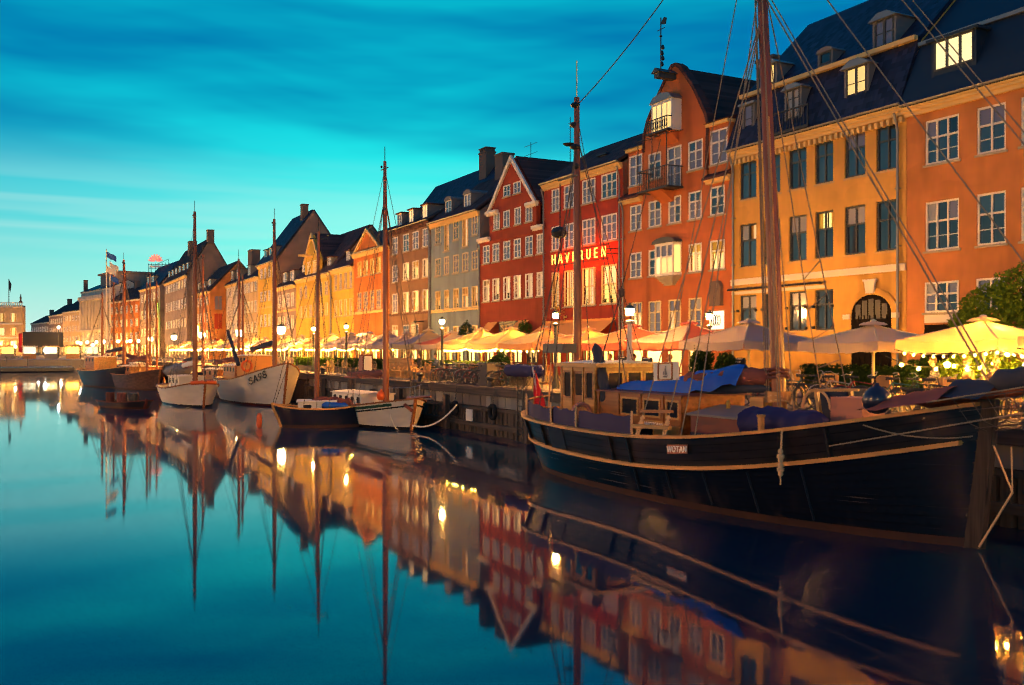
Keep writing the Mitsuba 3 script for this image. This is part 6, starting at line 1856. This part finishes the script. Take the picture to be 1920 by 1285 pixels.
rr = np.random.default_rng(12)
for i, x in enumerate(np.arange(-46.4, -53.5, -.80)):
    chair(x, 19.55 + rr.uniform(-.1, .1), rr.uniform(-20, 20) + (180 if i % 3 == 0 else 0), 'rattan', f'golden rattan chair, {ORD[i]} from the right in the row at the quay edge', 'rattan chairs in a row at the quay edge')
for i, x in enumerate((-41.3, -42.2, -43.0, -43.8)):
    chair(x, 19.6 + .1 * (i % 2), 170 + rr.uniform(-15, 15), 'rattan_white', f'pale rattan chair before the bright green hedge, {ORD[i]} from the right', 'pale chairs before the hedge')
BL = thing('blanket', 'white blanket thrown over a pale chair before the green hedge', 'blanket')
part(BL, None, MB().add([[-42.5, 19.35, 2.95], [-41.9, 19.35, 3.0], [-41.8, 19.2, 2.4], [-42.4, 19.15, 2.35], [-42.45, 19.75, 2.5], [-41.85, 19.8, 2.55]], [[0, 3, 2], [0, 2, 1], [0, 1, 5], [0, 5, 4]]), 'cloth_white')
for i, (x, y) in enumerate([(-13.0, 20.3), (-14.2, 20.5), (-15.4, 20.3), (-16.4, 20.6), (-17.6, 20.4), (-19.6, 20.3), (-21.0, 20.5)]):
    chair(x, y, 160 + rr.uniform(-30, 40), 'rattan_pale', f'round backed rattan chair by the bicycles at the right, {ORD[i]} from the picture edge', 'rattan chairs at the right')
for i, x in enumerate(np.arange(-25, -38, -1.05)):
    chair(x, 21.8 + .9 * (i % 2), rr.uniform(0, 360), 'rattan', f'rattan chair under the red and orange parasols, {ORD[i]} from the tall mast', 'chairs under the red parasols')
for i, x in enumerate(np.arange(-57, -70, -1.3)):
    chair(x, 20.0 + .9 * (i % 2), rr.uniform(0, 360), 'rattan_pale', f'rattan chair under the purple grey parasols, {ORD[i]} from the right', 'chairs under the purple parasols')
for x, y, w_ in [(-14.8, 21.0, 'beside the green shrub at the right'), (-17.0, 21.3, 'below the glowing cream parasol'), (-26, 22.4, 'under the red and grey parasol'), (-29.5, 22.3, 'under the red parasol'), (-33, 22.4, 'under the orange parasol'), (-36.5, 22.3, 'under the orange cream parasol'), (-48, 20.3, 'among the golden rattan chairs'), (-51, 20.3, 'at the left end of the rattan chair row'), (-59, 20.6, 'under the lit purple parasol'), (-64, 20.6, 'under the wide purple parasol')]:
    table(x, y, 'small round cafe table ' + w_)


# --- leaves
def leaves(q, c, ext, n, size, seed, shape='box'):
    g_ = np.random.default_rng(seed)
    c, ext = np.array(c, float), np.array(ext, float)
    if shape == 'box':
        p = g_.uniform(-1, 1, (n, 3))
        k = g_.integers(0, 3, n)
        p[np.arange(n), k] = np.sign(p[np.arange(n), k]) * g_.uniform(.75, 1.05, n)
    else:
        d = g_.normal(size=(n, 3))
        d /= np.linalg.norm(d, axis=1, keepdims=True)
        lump = .72 + .5 * meshkit.fbm(d * 2.2 + seed, 3, seed)
        p = d * (g_.uniform(.25, 1, (n, 1)) ** .45) * lump[:, None]
    p = c + p * ext
    a = g_.normal(size=(n, 3))
    a /= np.linalg.norm(a, axis=1, keepdims=True)
    b = np.cross(a, g_.normal(size=(n, 3)))
    b /= np.linalg.norm(b, axis=1, keepdims=True)
    s_ = size * g_.uniform(.6, 1.3, (n, 1))
    v = np.stack([p - a * s_, p + b * s_ * .42, p + a * s_, p - b * s_ * .42], 1).reshape(-1, 3)
    i = np.arange(n)[:, None] * 4
    return q.add(v, np.vstack([i + [0, 1, 2], i + [0, 2, 3]]))


def hedge(x0, x1, y, z1, label, m='leaf_a', depth=.5, seed=1, dens=420):
    K = thing('hedge', label, 'hedge', 'hedges in planters along the terraces')
    part(K, 'planter', MB().box(x0, x1, y, y + depth, QZ + .002, QZ + .42), 'planter')
    q = MB()
    L = x1 - x0
    leaves(q, ((x0 + x1) / 2, y + depth / 2, (QZ + .42 + z1) / 2), (L / 2, depth / 2, (z1 - QZ - .42) / 2 + .03), int(dens * L), .075, seed)
    q.box(x0 + .06, x1 - .06, y + .08, y + depth - .08, QZ + .4, z1 - .07)
    part(K, 'foliage', q, m)


for i, (x0, x1, y, z1, lab, m) in enumerate([
    (-46.3, -41.0, 20.45, 2.98, 'bright green clipped hedge lit by the bulbs of the cream parasols', 'leaf_b'),
    (-40.6, -37.8, 20.5, 2.9, 'lower green hedge left of the dark planter boxes', 'leaf_a'),
    (-53.6, -46.7, 20.9, 3.0, 'dark green hedge behind the golden rattan chairs', 'leaf_dark'),
    (-60.5, -54.2, 20.6, 3.0, 'dark hedge under the purple grey parasols', 'leaf_dark'),
    (-67, -61, 20.6, 3.0, 'dark hedge before the pediment house, left of the dark mast', 'leaf_dark'),
    (-78, -69, 20.6, 3.0, 'green hedge under the parasols of the yellow houses', 'leaf_a'),
    (-23.4, -19.2, 22.9, 3.1, 'dark green hedge before the arched gate', 'leaf_dark')]):
    hedge(x0, x1, y, z1, lab, m, seed=20 + i)
part(thing('screen', 'ribbed wooden screen behind the rattan chairs', 'screen'), None, (lambda q: [q.box(x, x + .07, 20.35, 20.40, QZ, QZ + 1.15) for x in np.arange(-55.0, -51.2, .10)] and q)(MB().box(-55.0, -51.2, 20.40, 20.44, QZ + .2, QZ + .3).box(-55.0, -51.2, 20.40, 20.44, QZ + .9, QZ + 1.0)), 'varnish_light', kind=None)
for i, (x, y, z, e, lab, m) in enumerate([
    (-17.6, 24.0, 2.85, (1.7, .6, .8), 'large bright green shrub lit by bulbs at the right', 'leaf_b'),
    (-15.2, 24.0, 2.85, (1.2, .6, .8), 'second bright green shrub right of the lit parasol pole', 'leaf_b'),
    (-20.2, 24.7, 2.7, (.7, .6, .7), 'dim green bush left of the lit shrub', 'leaf_a'),
    (-38.9, 19.7, 2.75, (.75, .5, .75), 'dark leafy plant in a box behind the wheelhouse', 'leaf_dark'),
    (-40.2, 20.1, 2.6, (.6, .5, .6), 'small dark bush beside the planter boxes', 'leaf_a'),
    (-26.4, 21.2, 3.0, (.45, .4, .85), 'tall thin potted shrub behind the ship picture board', 'leaf_dark'),
    (-24.9, 21.0, 2.9, (.4, .4, .7), 'small potted shrub left of the tall mast', 'leaf_dark')]):
    K = thing('shrub', lab, 'shrub')
    q = MB()
    leaves(q, (x, y, z), e, int(2600 * e[0] * e[2] + 900), .075, 60 + i, 'ball')
    part(K, 'foliage', q, m)
    q = MB()
    for a in np.linspace(0, 5.2, 5):
        q.tube([[x, y, QZ + .3], [x + .4 * e[0] * math.cos(a), y + .4 * e[1] * math.sin(a), z], [x + .7 * e[0] * math.cos(a), y + .7 * e[1] * math.sin(a), z + .5 * e[2]]], [.03, .02, .008], 5)
    part(K, 'stem', q, 'stem_wood')
    part(K, 'pot', MB().lathe([(0, QZ + .002), (.28, QZ + .002), (.34, QZ + .42), (.30, QZ + .42), (0, QZ + .38)], (x, y, 0), 10), 'planter')
# the leafy tree against the orange house
K = thing('climbing_tree', 'leafy green tree against the orange house at the right edge', 'tree')
q = MB()
for i, (x, y, z, e) in enumerate([(-20.6, 28.6, 5.0, (1.3, .8, .8)), (-19.2, 28.4, 5.5, (1.3, .9, .9)), (-17.6, 28.3, 5.8, (1.5, .9, 1.0)), (-21.6, 28.8, 4.5, (.8, .6, .5)), (-16.0, 28.2, 5.4, (1.5, 1, 1.1)), (-18.4, 28.3, 4.6, (1.9, .8, .7))]):
    leaves(q, (x, y, z), e, 1500, .10, 90 + i, 'ball')
part(K, 'crown', q, 'leaf_b')
part(K, 'trunk', MB().tube([[-18.6, 28.8, QZ], [-18.5, 28.7, 3.4], [-18.9, 28.5, 4.6], [-19.8, 28.5, 5.2]], [.12, .10, .07, .03], 7).tube([[-18.5, 28.7, 3.6], [-17.6, 28.4, 5.0], [-16.6, 28.3, 5.6]], [.08, .06, .03], 7), 'stem_wood')
for x, y, z, s_ in ((-63.3, 29.3, 4.7, .8), (-54.6, 29.5, 4.6, .6)):
    K = thing('wall_shrub', 'dark climbing plant on the left corner of the red gabled house' if x < -60 else 'climbing plant between the red gabled house and the crimson house', 'plant')
    q = MB()
    leaves(q, (x, y, z), (s_, .5, 1.0), 900, .10, int(-x), 'ball')
    part(K, 'foliage', q, 'leaf_dark' if x < -60 else 'leaf_a')
    part(K, 'stem', MB().tube([[x, y + .3, QZ], [x + .1, y, 4]], .04, 5), 'stem_wood')


# --- bicycles
def bike_parts():
    def wheel(x):
        t = MB().tube([[x + .34 * math.cos(a), 0, .34 + .34 * math.sin(a)] for a in np.linspace(0, 2 * np.pi, 19)], .018, 5, False)
        for a in np.arange(8) * np.pi / 4:
            t.tube([[x, 0, .34], [x + .33 * math.cos(a), 0, .34 + .33 * math.sin(a)]], .004, 3, False)
        return t.out()
    f = MB()
    A, B_, C_, D, E_ = [-.52, 0, .34], [-.05, 0, .30], [-.22, 0, .82], [.36, 0, .80], [.52, 0, .34]
    for a, b in ((A, B_), (A, C_), (B_, C_), (B_, D), (C_, [.34, 0, .74])):
        f.tube([a, b], .016, 5)
    f.tube([[.33, 0, .95], D, [.42, 0, .62], E_], .015, 5)
    f.tube([[-.05, -.09, .12], [-.05, -.05, .30], [-.05, .05, .30], [-.05, .09, .48]], .012, 4)
    h = MB().tube([[.22, -.27, 1.0], [.33, -.2, 1.03], [.35, 0, .98], [.33, .2, 1.03], [.22, .27, 1.0]], .013, 5)
    s_ = MB().prism(sg.Polygon([(-.38, -.08), (-.36, .08), (-.2, .05), (-.08, .02), (-.08, -.02), (-.2, -.05)]), .90, .95, 'xy').tube([[-.22, 0, .8], [-.24, 0, .91]], .014, 5)
    g_ = MB().tube([[-.52 + .37 * math.cos(a), 0, .34 + .37 * math.sin(a)] for a in np.linspace(.3, 2.9, 9)], .016, 4)
    b = MB().box(.40, .72, -.16, .16, .72, .74).box(.40, .42, -.16, .16, .74, .96).box(.70, .72, -.16, .16, .74, .96).box(.42, .70, -.16, -.145, .74, .96).box(.42, .70, .145, .16, .74, .96)
    return wheel(-.52), wheel(.52), f.out(), h.out(), s_.out(), g_.out(), b.out()


BP = bike_parts()
mat('bike_black', (.025, .025, .028), .35, .5)
mat('bike_red', (.25, .03, .02), .35, .5)
mat('bike_teal', (.03, .10, .11), .35, .5)
mat('bike_silver', (.35, .33, .30), .3, .5, .7)


def bike(x, y, rot, m, label, group, basket=False):
    K = thing('bicycle', label, 'bicycle', group)
    to = at(x, y, QZ, rot) @ T().rotate([1, 0, 0], 8 if len(label) % 2 else -8)
    w1 = placed(K, 'wheel', BP[0], 'bike_black', to)
    placed(K, 'wheel', BP[1], 'bike_black', to)
    placed(K, 'frame', BP[2], m, to)
    placed(K, 'handlebar', BP[3], 'bike_silver', to)
    placed(K, 'saddle', BP[4], 'iron', to)
    placed(K, 'mudguard', BP[5], m, to)
    if basket:
        placed(K, 'basket', BP[6], 'rattan', to)


cols_ = ['bike_black', 'bike_teal', 'bike_black', 'bike_red', 'bike_silver', 'bike_black']
names_ = {'bike_black': 'black', 'bike_teal': 'teal', 'bike_red': 'red', 'bike_silver': 'silver'}
for i, x in enumerate(np.arange(-36.5, -43.8, -.42)):
    m = cols_[i % 6]
    bike(x, 19.1 + rr.uniform(-.12, .12), rr.uniform(15, 60), m, f'{names_[m]} bicycle on the quay edge, {ORD[i]} to the left of the wheelhouse', 'bicycles on the quay edge left of the wheelhouse', i % 3 == 0)
for i, x in enumerate(np.arange(-13.2, -21.8, -.62)):
    m = cols_[(i + 2) % 6]
    bike(x, 19.2 + rr.uniform(-.15, .15), rr.uniform(10, 60), m, f'{names_[m]} bicycle behind the foredeck of the black ketch, {ORD[i]} from the bow', 'bicycles behind the foredeck', i % 3 == 1)
for i, x in enumerate((-8.6, -9.4, -10.3, -11.1, -12.0)):
    m = cols_[(i + 3) % 6]
    bike(x, 19.1, rr.uniform(10, 50), m, f'{names_[m]} bicycle behind the bowsprit net, {ORD[i]} from the right', 'bicycles behind the bowsprit')

# --- boxes and boards on the quay
for x, y, w_, h_, lab, m in [(-38.6, 19.0, .9, 1.0, 'dark upright planter box behind the wheelhouse', 'planter'), (-56.3, 19.3, .9, 1.35, 'red framed poster cabinet behind the dark mast', 'cloth_red')]:
    K = thing('cabinet', lab, 'box')
    part(K, 'body', MB().box(x - w_ / 2, x + w_ / 2, y - .3, y + .3, QZ + .002, QZ + h_), m)
    if m == 'cloth_red':
        part(K, 'poster', MB().box(x - .36, x + .36, y - .315, y - .302, QZ + .3, QZ + 1.25), 'box_pink')
        part(K, 'side_poster', MB().box(x + w_ / 2 + .002, x + w_ / 2 + .012, y - .25, y + .25, QZ + .3, QZ + 1.25), 'letter_white')
    else:
        part(K, 'lid', MB().box(x - w_ / 2 - .04, x + w_ / 2 + .04, y - .34, y + .34, QZ + h_, QZ + h_ + .05), 'frame_dark')
K = thing('tarp_cover', 'long blue cover over the rail behind the wheelhouse', 'cover')
part(K, None, bundle(MB(), [-36.4, 18.75, 2.75], [-33.2, 18.75, 2.75], .26, .26, 14, 10, 51), 'tarp_navy', 60)
for x, y, lab in ((-27.0, 19.3, 'black menu stand by the ladder shrouds'), (-24.6, 21.3, 'menu board under the grey parasol'), (-31.6, 21.4, 'menu board under the red parasol')):
    K = thing('menu_board', lab, 'sign')
    part(K, 'board', MB().box(x - .28, x + .28, y, y + .04, QZ + .55, QZ + 1.35), 'frame_black')
    q = MB()
    for z in np.arange(.7, 1.3, .1):
        q.box(x - .2, x + .2 - .1 * (int(z * 10) % 2), y - .008, y - .001, QZ + z, QZ + z + .03)
    part(K, 'text_lines', q, 'letter_white')
    part(K, 'stand', MB().box(x - .26, x - .22, y + .05, y + .09, QZ, QZ + 1.3).box(x + .22, x + .26, y + .05, y + .09, QZ, QZ + 1.3), 'frame_dark')


# --- people sitting on the terraces
for k_, c in (('skin', (.46, .26, .17)), ('coat_dark', (.03, .03, .04)), ('coat_brown', (.16, .10, .06)), ('coat_blue', (.05, .07, .13)), ('shirt_pale', (.5, .45, .38)), ('shirt_red', (.32, .05, .04)), ('hair_dark', (.03, .02, .015)), ('hair_fair', (.30, .19, .08)), ('trousers', (.04, .045, .06))):
    mat(k_, c, .85)


def skin_mesh(bones, edge=.05):
    """bones [(point, radius, point, radius)] joined into one smooth surface"""
    def ball(p, r):
        return m3.Manifold.sphere(r, 12).translate([float(v) for v in p])
    m = None
    for a, ra, b, rb in bones:
        h_ = (ball(a, ra) + ball(b, rb)).hull()
        m = h_ if m is None else m + h_
    m = m.refine_to_length(edge)
    me = m.to_mesh()
    t = trimesh.Trimesh(np.array(me.vert_properties[:, :3]), np.array(me.tri_verts), process=True)
    trimesh.smoothing.filter_taubin(t, .5, -.53, 8)
    return np.array(t.vertices), np.array(t.faces)


def person_meshes(lean=0.0, arm=0):
    """seated figure facing +y, seat height .45"""
    hip, chest, neck, head = np.array([0, 0, .55]), np.array([0, .04 + lean, .98]), np.array([0, .05 + lean * 1.2, 1.16]), np.array([0, .09 + lean * 1.4, 1.33])
    body = [(hip + [-.08, 0, 0], .13, hip + [.08, 0, 0], .13), (hip, .14, chest - [0, 0, .12], .145), (chest + [-.10, 0, .02], .12, chest + [.10, 0, .02], .12), (chest - [0, 0, .12], .14, chest, .14), (chest, .10, neck, .055)]
    hands = []
    for s_ in (-1, 1):
        sh_ = chest + [s_ * .19, 0, .08]
        el = sh_ + [s_ * .06, .06 if arm == 0 or s_ > 0 else .16, -.27]
        wr = el + [-s_ * .10, .23, .02 if arm == 0 or s_ > 0 else .22]
        body += [(sh_, .065, el, .05), (el, .05, wr, .036)]
        hands.append((wr, wr + np.array([-s_ * .02, .08, 0])))
    legs = []
    for s_ in (-1, 1):
        kn = np.array([s_ * .12, .44, .50])
        an = np.array([s_ * .12, .40, .08])
        legs += [(hip + [s_ * .09, 0, 0], .10, kn, .072), (kn, .07, an, .045), (an - [0, 0, .03], .045, an + [0, .15, -.05], .035)]
    hd = [(head, .092, head + [0, .02, -.06], .075), (head + [0, .03, -.09], .055, head + [0, .055, -.095], .04), (neck - [0, 0, .02], .052, head - [0, .01, .08], .05), (head + [0, .095, -.03], .016, head + [0, .108, -.045], .017)]
    for s_ in (-1, 1):
        hd.append((head + [s_ * .09, .0, -.02], .02, head + [s_ * .09, -.005, -.05], .014))
    hair = [(head + [0, -.02, .03], .098, head + [0, -.05, -.02], .085), (head + [0, .03, .055], .075, head + [0, -.03, .05], .09)]
    hm = []
    for s_, (w0, w1) in zip((-1, 1), hands):
        b = [(w0, .035, w1, .036)]
        for i in range(4):
            p = w1 + [(i - 1.5) * .019, .02, 0]
            b += [(p, .011, p + [0, .035, -.006], .010), (p + [0, .035, -.006], .010, p + [0, .055 - .004 * abs(i - 1.5), -.028], .008)]
        b += [(w0 + [-s_ * .02, .04, 0], .012, w0 + [-s_ * .055, .08, -.01], .010)]
        hm.append(skin_mesh(b, .02))
    return dict(torso=skin_mesh(body), legs=skin_mesh(legs), head=skin_mesh(hd, .025), hair=skin_mesh(hair, .04), hand=hm[0], hand2=hm[1])


PM = [person_meshes(0.0, 0), person_meshes(.10, 1)]
for i, (x, y, rot, coat, hair, lab) in enumerate([
    (-16.2, 21.6, 150, 'coat_brown', 'hair_fair', 'person in a brown coat seated with back turned under the glowing parasol'),
    (-15.3, 21.5, 190, 'coat_brown', 'hair_fair', 'person in a brown jacket seated right of another under the glowing parasol'),
    (-17.3, 21.7, 130, 'coat_dark', 'hair_dark', 'person in a dark coat and hat seated left under the glowing parasol'),
    (-12.6, 20.9, 70, 'coat_dark', 'hair_dark', 'person in a dark jacket seated in profile at the right edge'),
    (-13.3, 22.3, 250, 'shirt_red', 'hair_fair', 'person in a red shirt seated behind the profile sitter'),
    (-28.3, 22.7, 200, 'shirt_pale', 'hair_dark', 'person in a pale shirt seated under the red and grey parasol'),
    (-30.2, 22.8, 160, 'coat_blue', 'hair_fair', 'person in a blue jacket seated under the red parasol'),
    (-32.2, 22.6, 190, 'shirt_red', 'hair_dark', 'person in a red top seated under the red parasol'),
    (-34.4, 22.8, 170, 'coat_dark', 'hair_fair', 'person in a dark coat seated under the orange parasol'),
    (-47.2, 20.3, 180, 'coat_blue', 'hair_dark', 'person in a blue jacket seated among the golden rattan chairs'),
    (-50.1, 20.4, 170, 'coat_dark', 'hair_dark', 'person in dark clothes seated at the left end of the rattan chairs'),
    (-58.6, 20.5, 180, 'shirt_pale', 'hair_fair', 'person in a pale shirt seated under the purple grey parasols')]):
    K = thing('person', lab, 'person', 'people seated on the terraces')
    P_ = PM[i % 2]
    to = at(x, y, QZ, rot)
    placed(K, 'torso', P_['torso'], coat, to)
    placed(K, 'legs', P_['legs'], 'trousers', to)
    placed(K, 'head', P_['head'], 'skin', to)
    placed(K, 'hair', P_['hair'], hair, to)
    placed(K, 'hand', P_['hand'], 'skin', to)
    placed(K, 'hand', P_['hand2'], 'skin', to)
    chair(x, y, rot + 180, 'rattan_pale', 'rattan chair under the ' + ' '.join(lab.split(' seated')[0].split()) + ', ' + ' '.join(lab.split('seated ')[1].split()[-3:]), 'occupied chairs')

# ------------------------------------------------------------------ the far left end of the canal
glow('lamp_cool', (.62, .95, 1.0), 160)
glow('lamp_red', (1.0, .10, .02), 60)
PT = thing('floating_pontoon', 'low floating pontoon with a lit kiosk at the far end of the canal', 'pontoon')
part(PT, 'deck', MB().box(-189, -176, -9, 9.5, .15, .75), 'hull_dark')
part(PT, 'kiosk', MB().box(-188, -183, -6, -2.2, .752, 3.4), 'hatch_grey')
part(PT, 'kiosk_window', MB().box(-182.99, -182.95, -5.6, -2.6, 1.6, 2.9), 'lit_cool')
part(PT, 'kiosk_roof', MB().box(-188.4, -182.4, -6.4, -1.8, 3.402, 3.6), 'cloth_red')
q = MB()
for y in np.arange(-8.5, 9.4, .8):
    q.box(-176.1, -176.04, y, y + .06, .752, 1.75)
q.box(-176.1, -176.04, -8.5, 9.4, 1.752, 1.8)
part(PT, 'railing', q, 'zinc')
part(PT, 'shelter', MB().bar([-180, -.5, .752], [-180, -.5, 2.4], .1).bar([-180, 2.6, .752], [-180, 2.6, 2.4], .1).box(-182, -179, -.8, 2.9, 2.402, 2.55), 'frame_dark')
SC = thing('dark_screen', 'large dark billboard on posts at the far end of the canal', 'billboard')
part(SC, 'panel', MB().box(-229.5, -229.0, 2.4, 10.2, 4.3, 7.5), 'frame_black')
part(SC, 'post', MB().box(-229.4, -229.1, 3.2, 3.5, 1.9, 4.3), 'iron')
part(SC, 'post', MB().box(-229.4, -229.1, 9.0, 9.3, 1.9, 4.3), 'iron')
part(SC, 'edge_banner', MB().box(-228.98, -228.9, 1.6, 2.3, 3.2, 7.2), 'flag_red')
g_ = np.random.default_rng(77)
for i, (x, y, z, m, lab) in enumerate([(-222, 9.0, 8.4, 'lamp_cool', 'cool white flood lamp above the dark billboard'), (-215, 6.2, 3.5, 'lamp_cool', 'cool white lamp below the dark billboard'), (-212, 12.6, 5.0, 'lamp_glow', 'warm street lamp right of the dark billboard'), (-205, 14.4, 4.6, 'lamp_cool', 'cool white lamp on the far quay corner'), (-236, 1.0, 4.4, 'lamp_glow', 'warm lamp before the palace at the far left'), (-246, -3.0, 4.2, 'lamp_glow', 'leftmost warm lamp before the palace'), (-232, 17.0, 5.4, 'lamp_glow', 'warm lamp before the last far houses'), (-252, 20.0, 5.4, 'lamp_glow', 'warm lamp before the pale mansion'), (-196, 19.5, 5.2, 'lamp_glow', 'warm lamp on the quay by the canal end'), (-182, 20.2, 5.2, 'lamp_glow', 'warm quay lamp before the grey gable row')]):
    K = thing('street_lamp', lab, 'street lamp')
    part(K, 'post', MB().lathe([(.16, 1.9), (.07, 2.4), (.06, z - .2)], (x, y, 0), 8), 'lamp_post_paint')
    part(K, 'globe', MB().lathe([(0, z - .22), (.22, z - .1), (.26, z + .05), (.15, z + .22), (0, z + .26)], (x, y, 0), 9), m, pick=10)
for i, (x, y) in enumerate(((-232, 24.0), (-244, 22.6), (-258, 20.6), (-270, 17.6), (-282, 16.0), (-296, 12.6), (-310, 10.6), (-326, 7.6), (-345, 5.0), (-335, -3.0))):
    street_lamp(x, y, 1.9, 3.8, f'distant street lamp along the bend of the far houses, {ORD[i]} from the quay', 'distant street lamps before the far houses', r=.30)
for i, y in enumerate(np.linspace(-12, 15, 8)):
    K = thing('market_stall', f'lit market stall on the far square, {ORD[i]} from the left, with a {["red", "beige", "orange"][i % 3]} roof', 'stall', 'lit stalls on the square')
    x = -214 + g_.uniform(-4, 4)
    part(K, 'counter', MB().box(x - 1.3, x + 1.3, y - 1.2, y + 1.2, 1.9, 2.9), ['varnish', 'hatch_grey'][i % 2])
    part(K, 'roof', MB().box(x - 1.7, x + 1.7, y - 1.5, y + 1.5, 4.3, 4.5), ['cloth_red', 'canopy_beige', 'cloth_orange'][i % 3])
    part(K, 'back', MB().box(x - 1.35, x - 1.25, y - 1.2, y + 1.2, 2.901, 4.3), ['lit_shop', 'lit_cool', 'lit_pale'][i % 3])
    part(K, 'post', MB().box(x + 1.2, x + 1.3, y - 1.2, y - 1.1, 2.9, 4.3), 'iron')
    part(K, 'post', MB().box(x + 1.2, x + 1.3, y + 1.1, y + 1.2, 2.9, 4.3), 'iron')
# flags above the far boats
for x, y, zt, cs, lab in [(-108.3, 8.9, 14.1, ('flag_white', 'flag_blue'), 'tall pale flagpole with a blue and white flag among the far boats'), (-124.2, 10.6, 14.3, ('flag_blue', 'flag_white'), 'flagpole with a blue flag right of the tall pale flagpole')]:
    K = thing('flagpole', lab, 'flagpole')
    part(K, 'pole', MB().lathe([(.09, 1.4), (.07, zt * .6), (.045, zt), (0, zt + .1)], (x, y, 0), 8), 'trim_white')
    v = [[x + .09 * j * S, y + .13 * j * C, zt - .2 - .06 * j + .04 * math.sin(j * 1.4) - i * .6] for i in range(2) for j in range(9)]
    part(K, 'flag', MB().add(v, [t_ for j in range(8) for t_ in ([j, j + 1, 10 + j], [j, 10 + j, 9 + j])]), cs[1], True)
    part(K, 'flag', MB().add(np.array(v) - [0, 0, 1.5], [t_ for j in range(8) for t_ in ([j, j + 1, 10 + j], [j, 10 + j, 9 + j])]), cs[0], True)
# red lamp glowing on the deck of the round boat
K = thing('deck_lamp', 'red lamp glowing on the deck of the round sterned far boat', 'lamp')
part(K, 'bulb', MB().lathe([(0, -.14), (.13, 0), (0, .14)], (-112.5, 9.0, 2.9), 8), 'lamp_red', pick=3)
part(K, 'post', MB().tube([[-112.5, 9.0, 1.3], [-112.5, 9.0, 2.76]], .03, 5), 'iron')
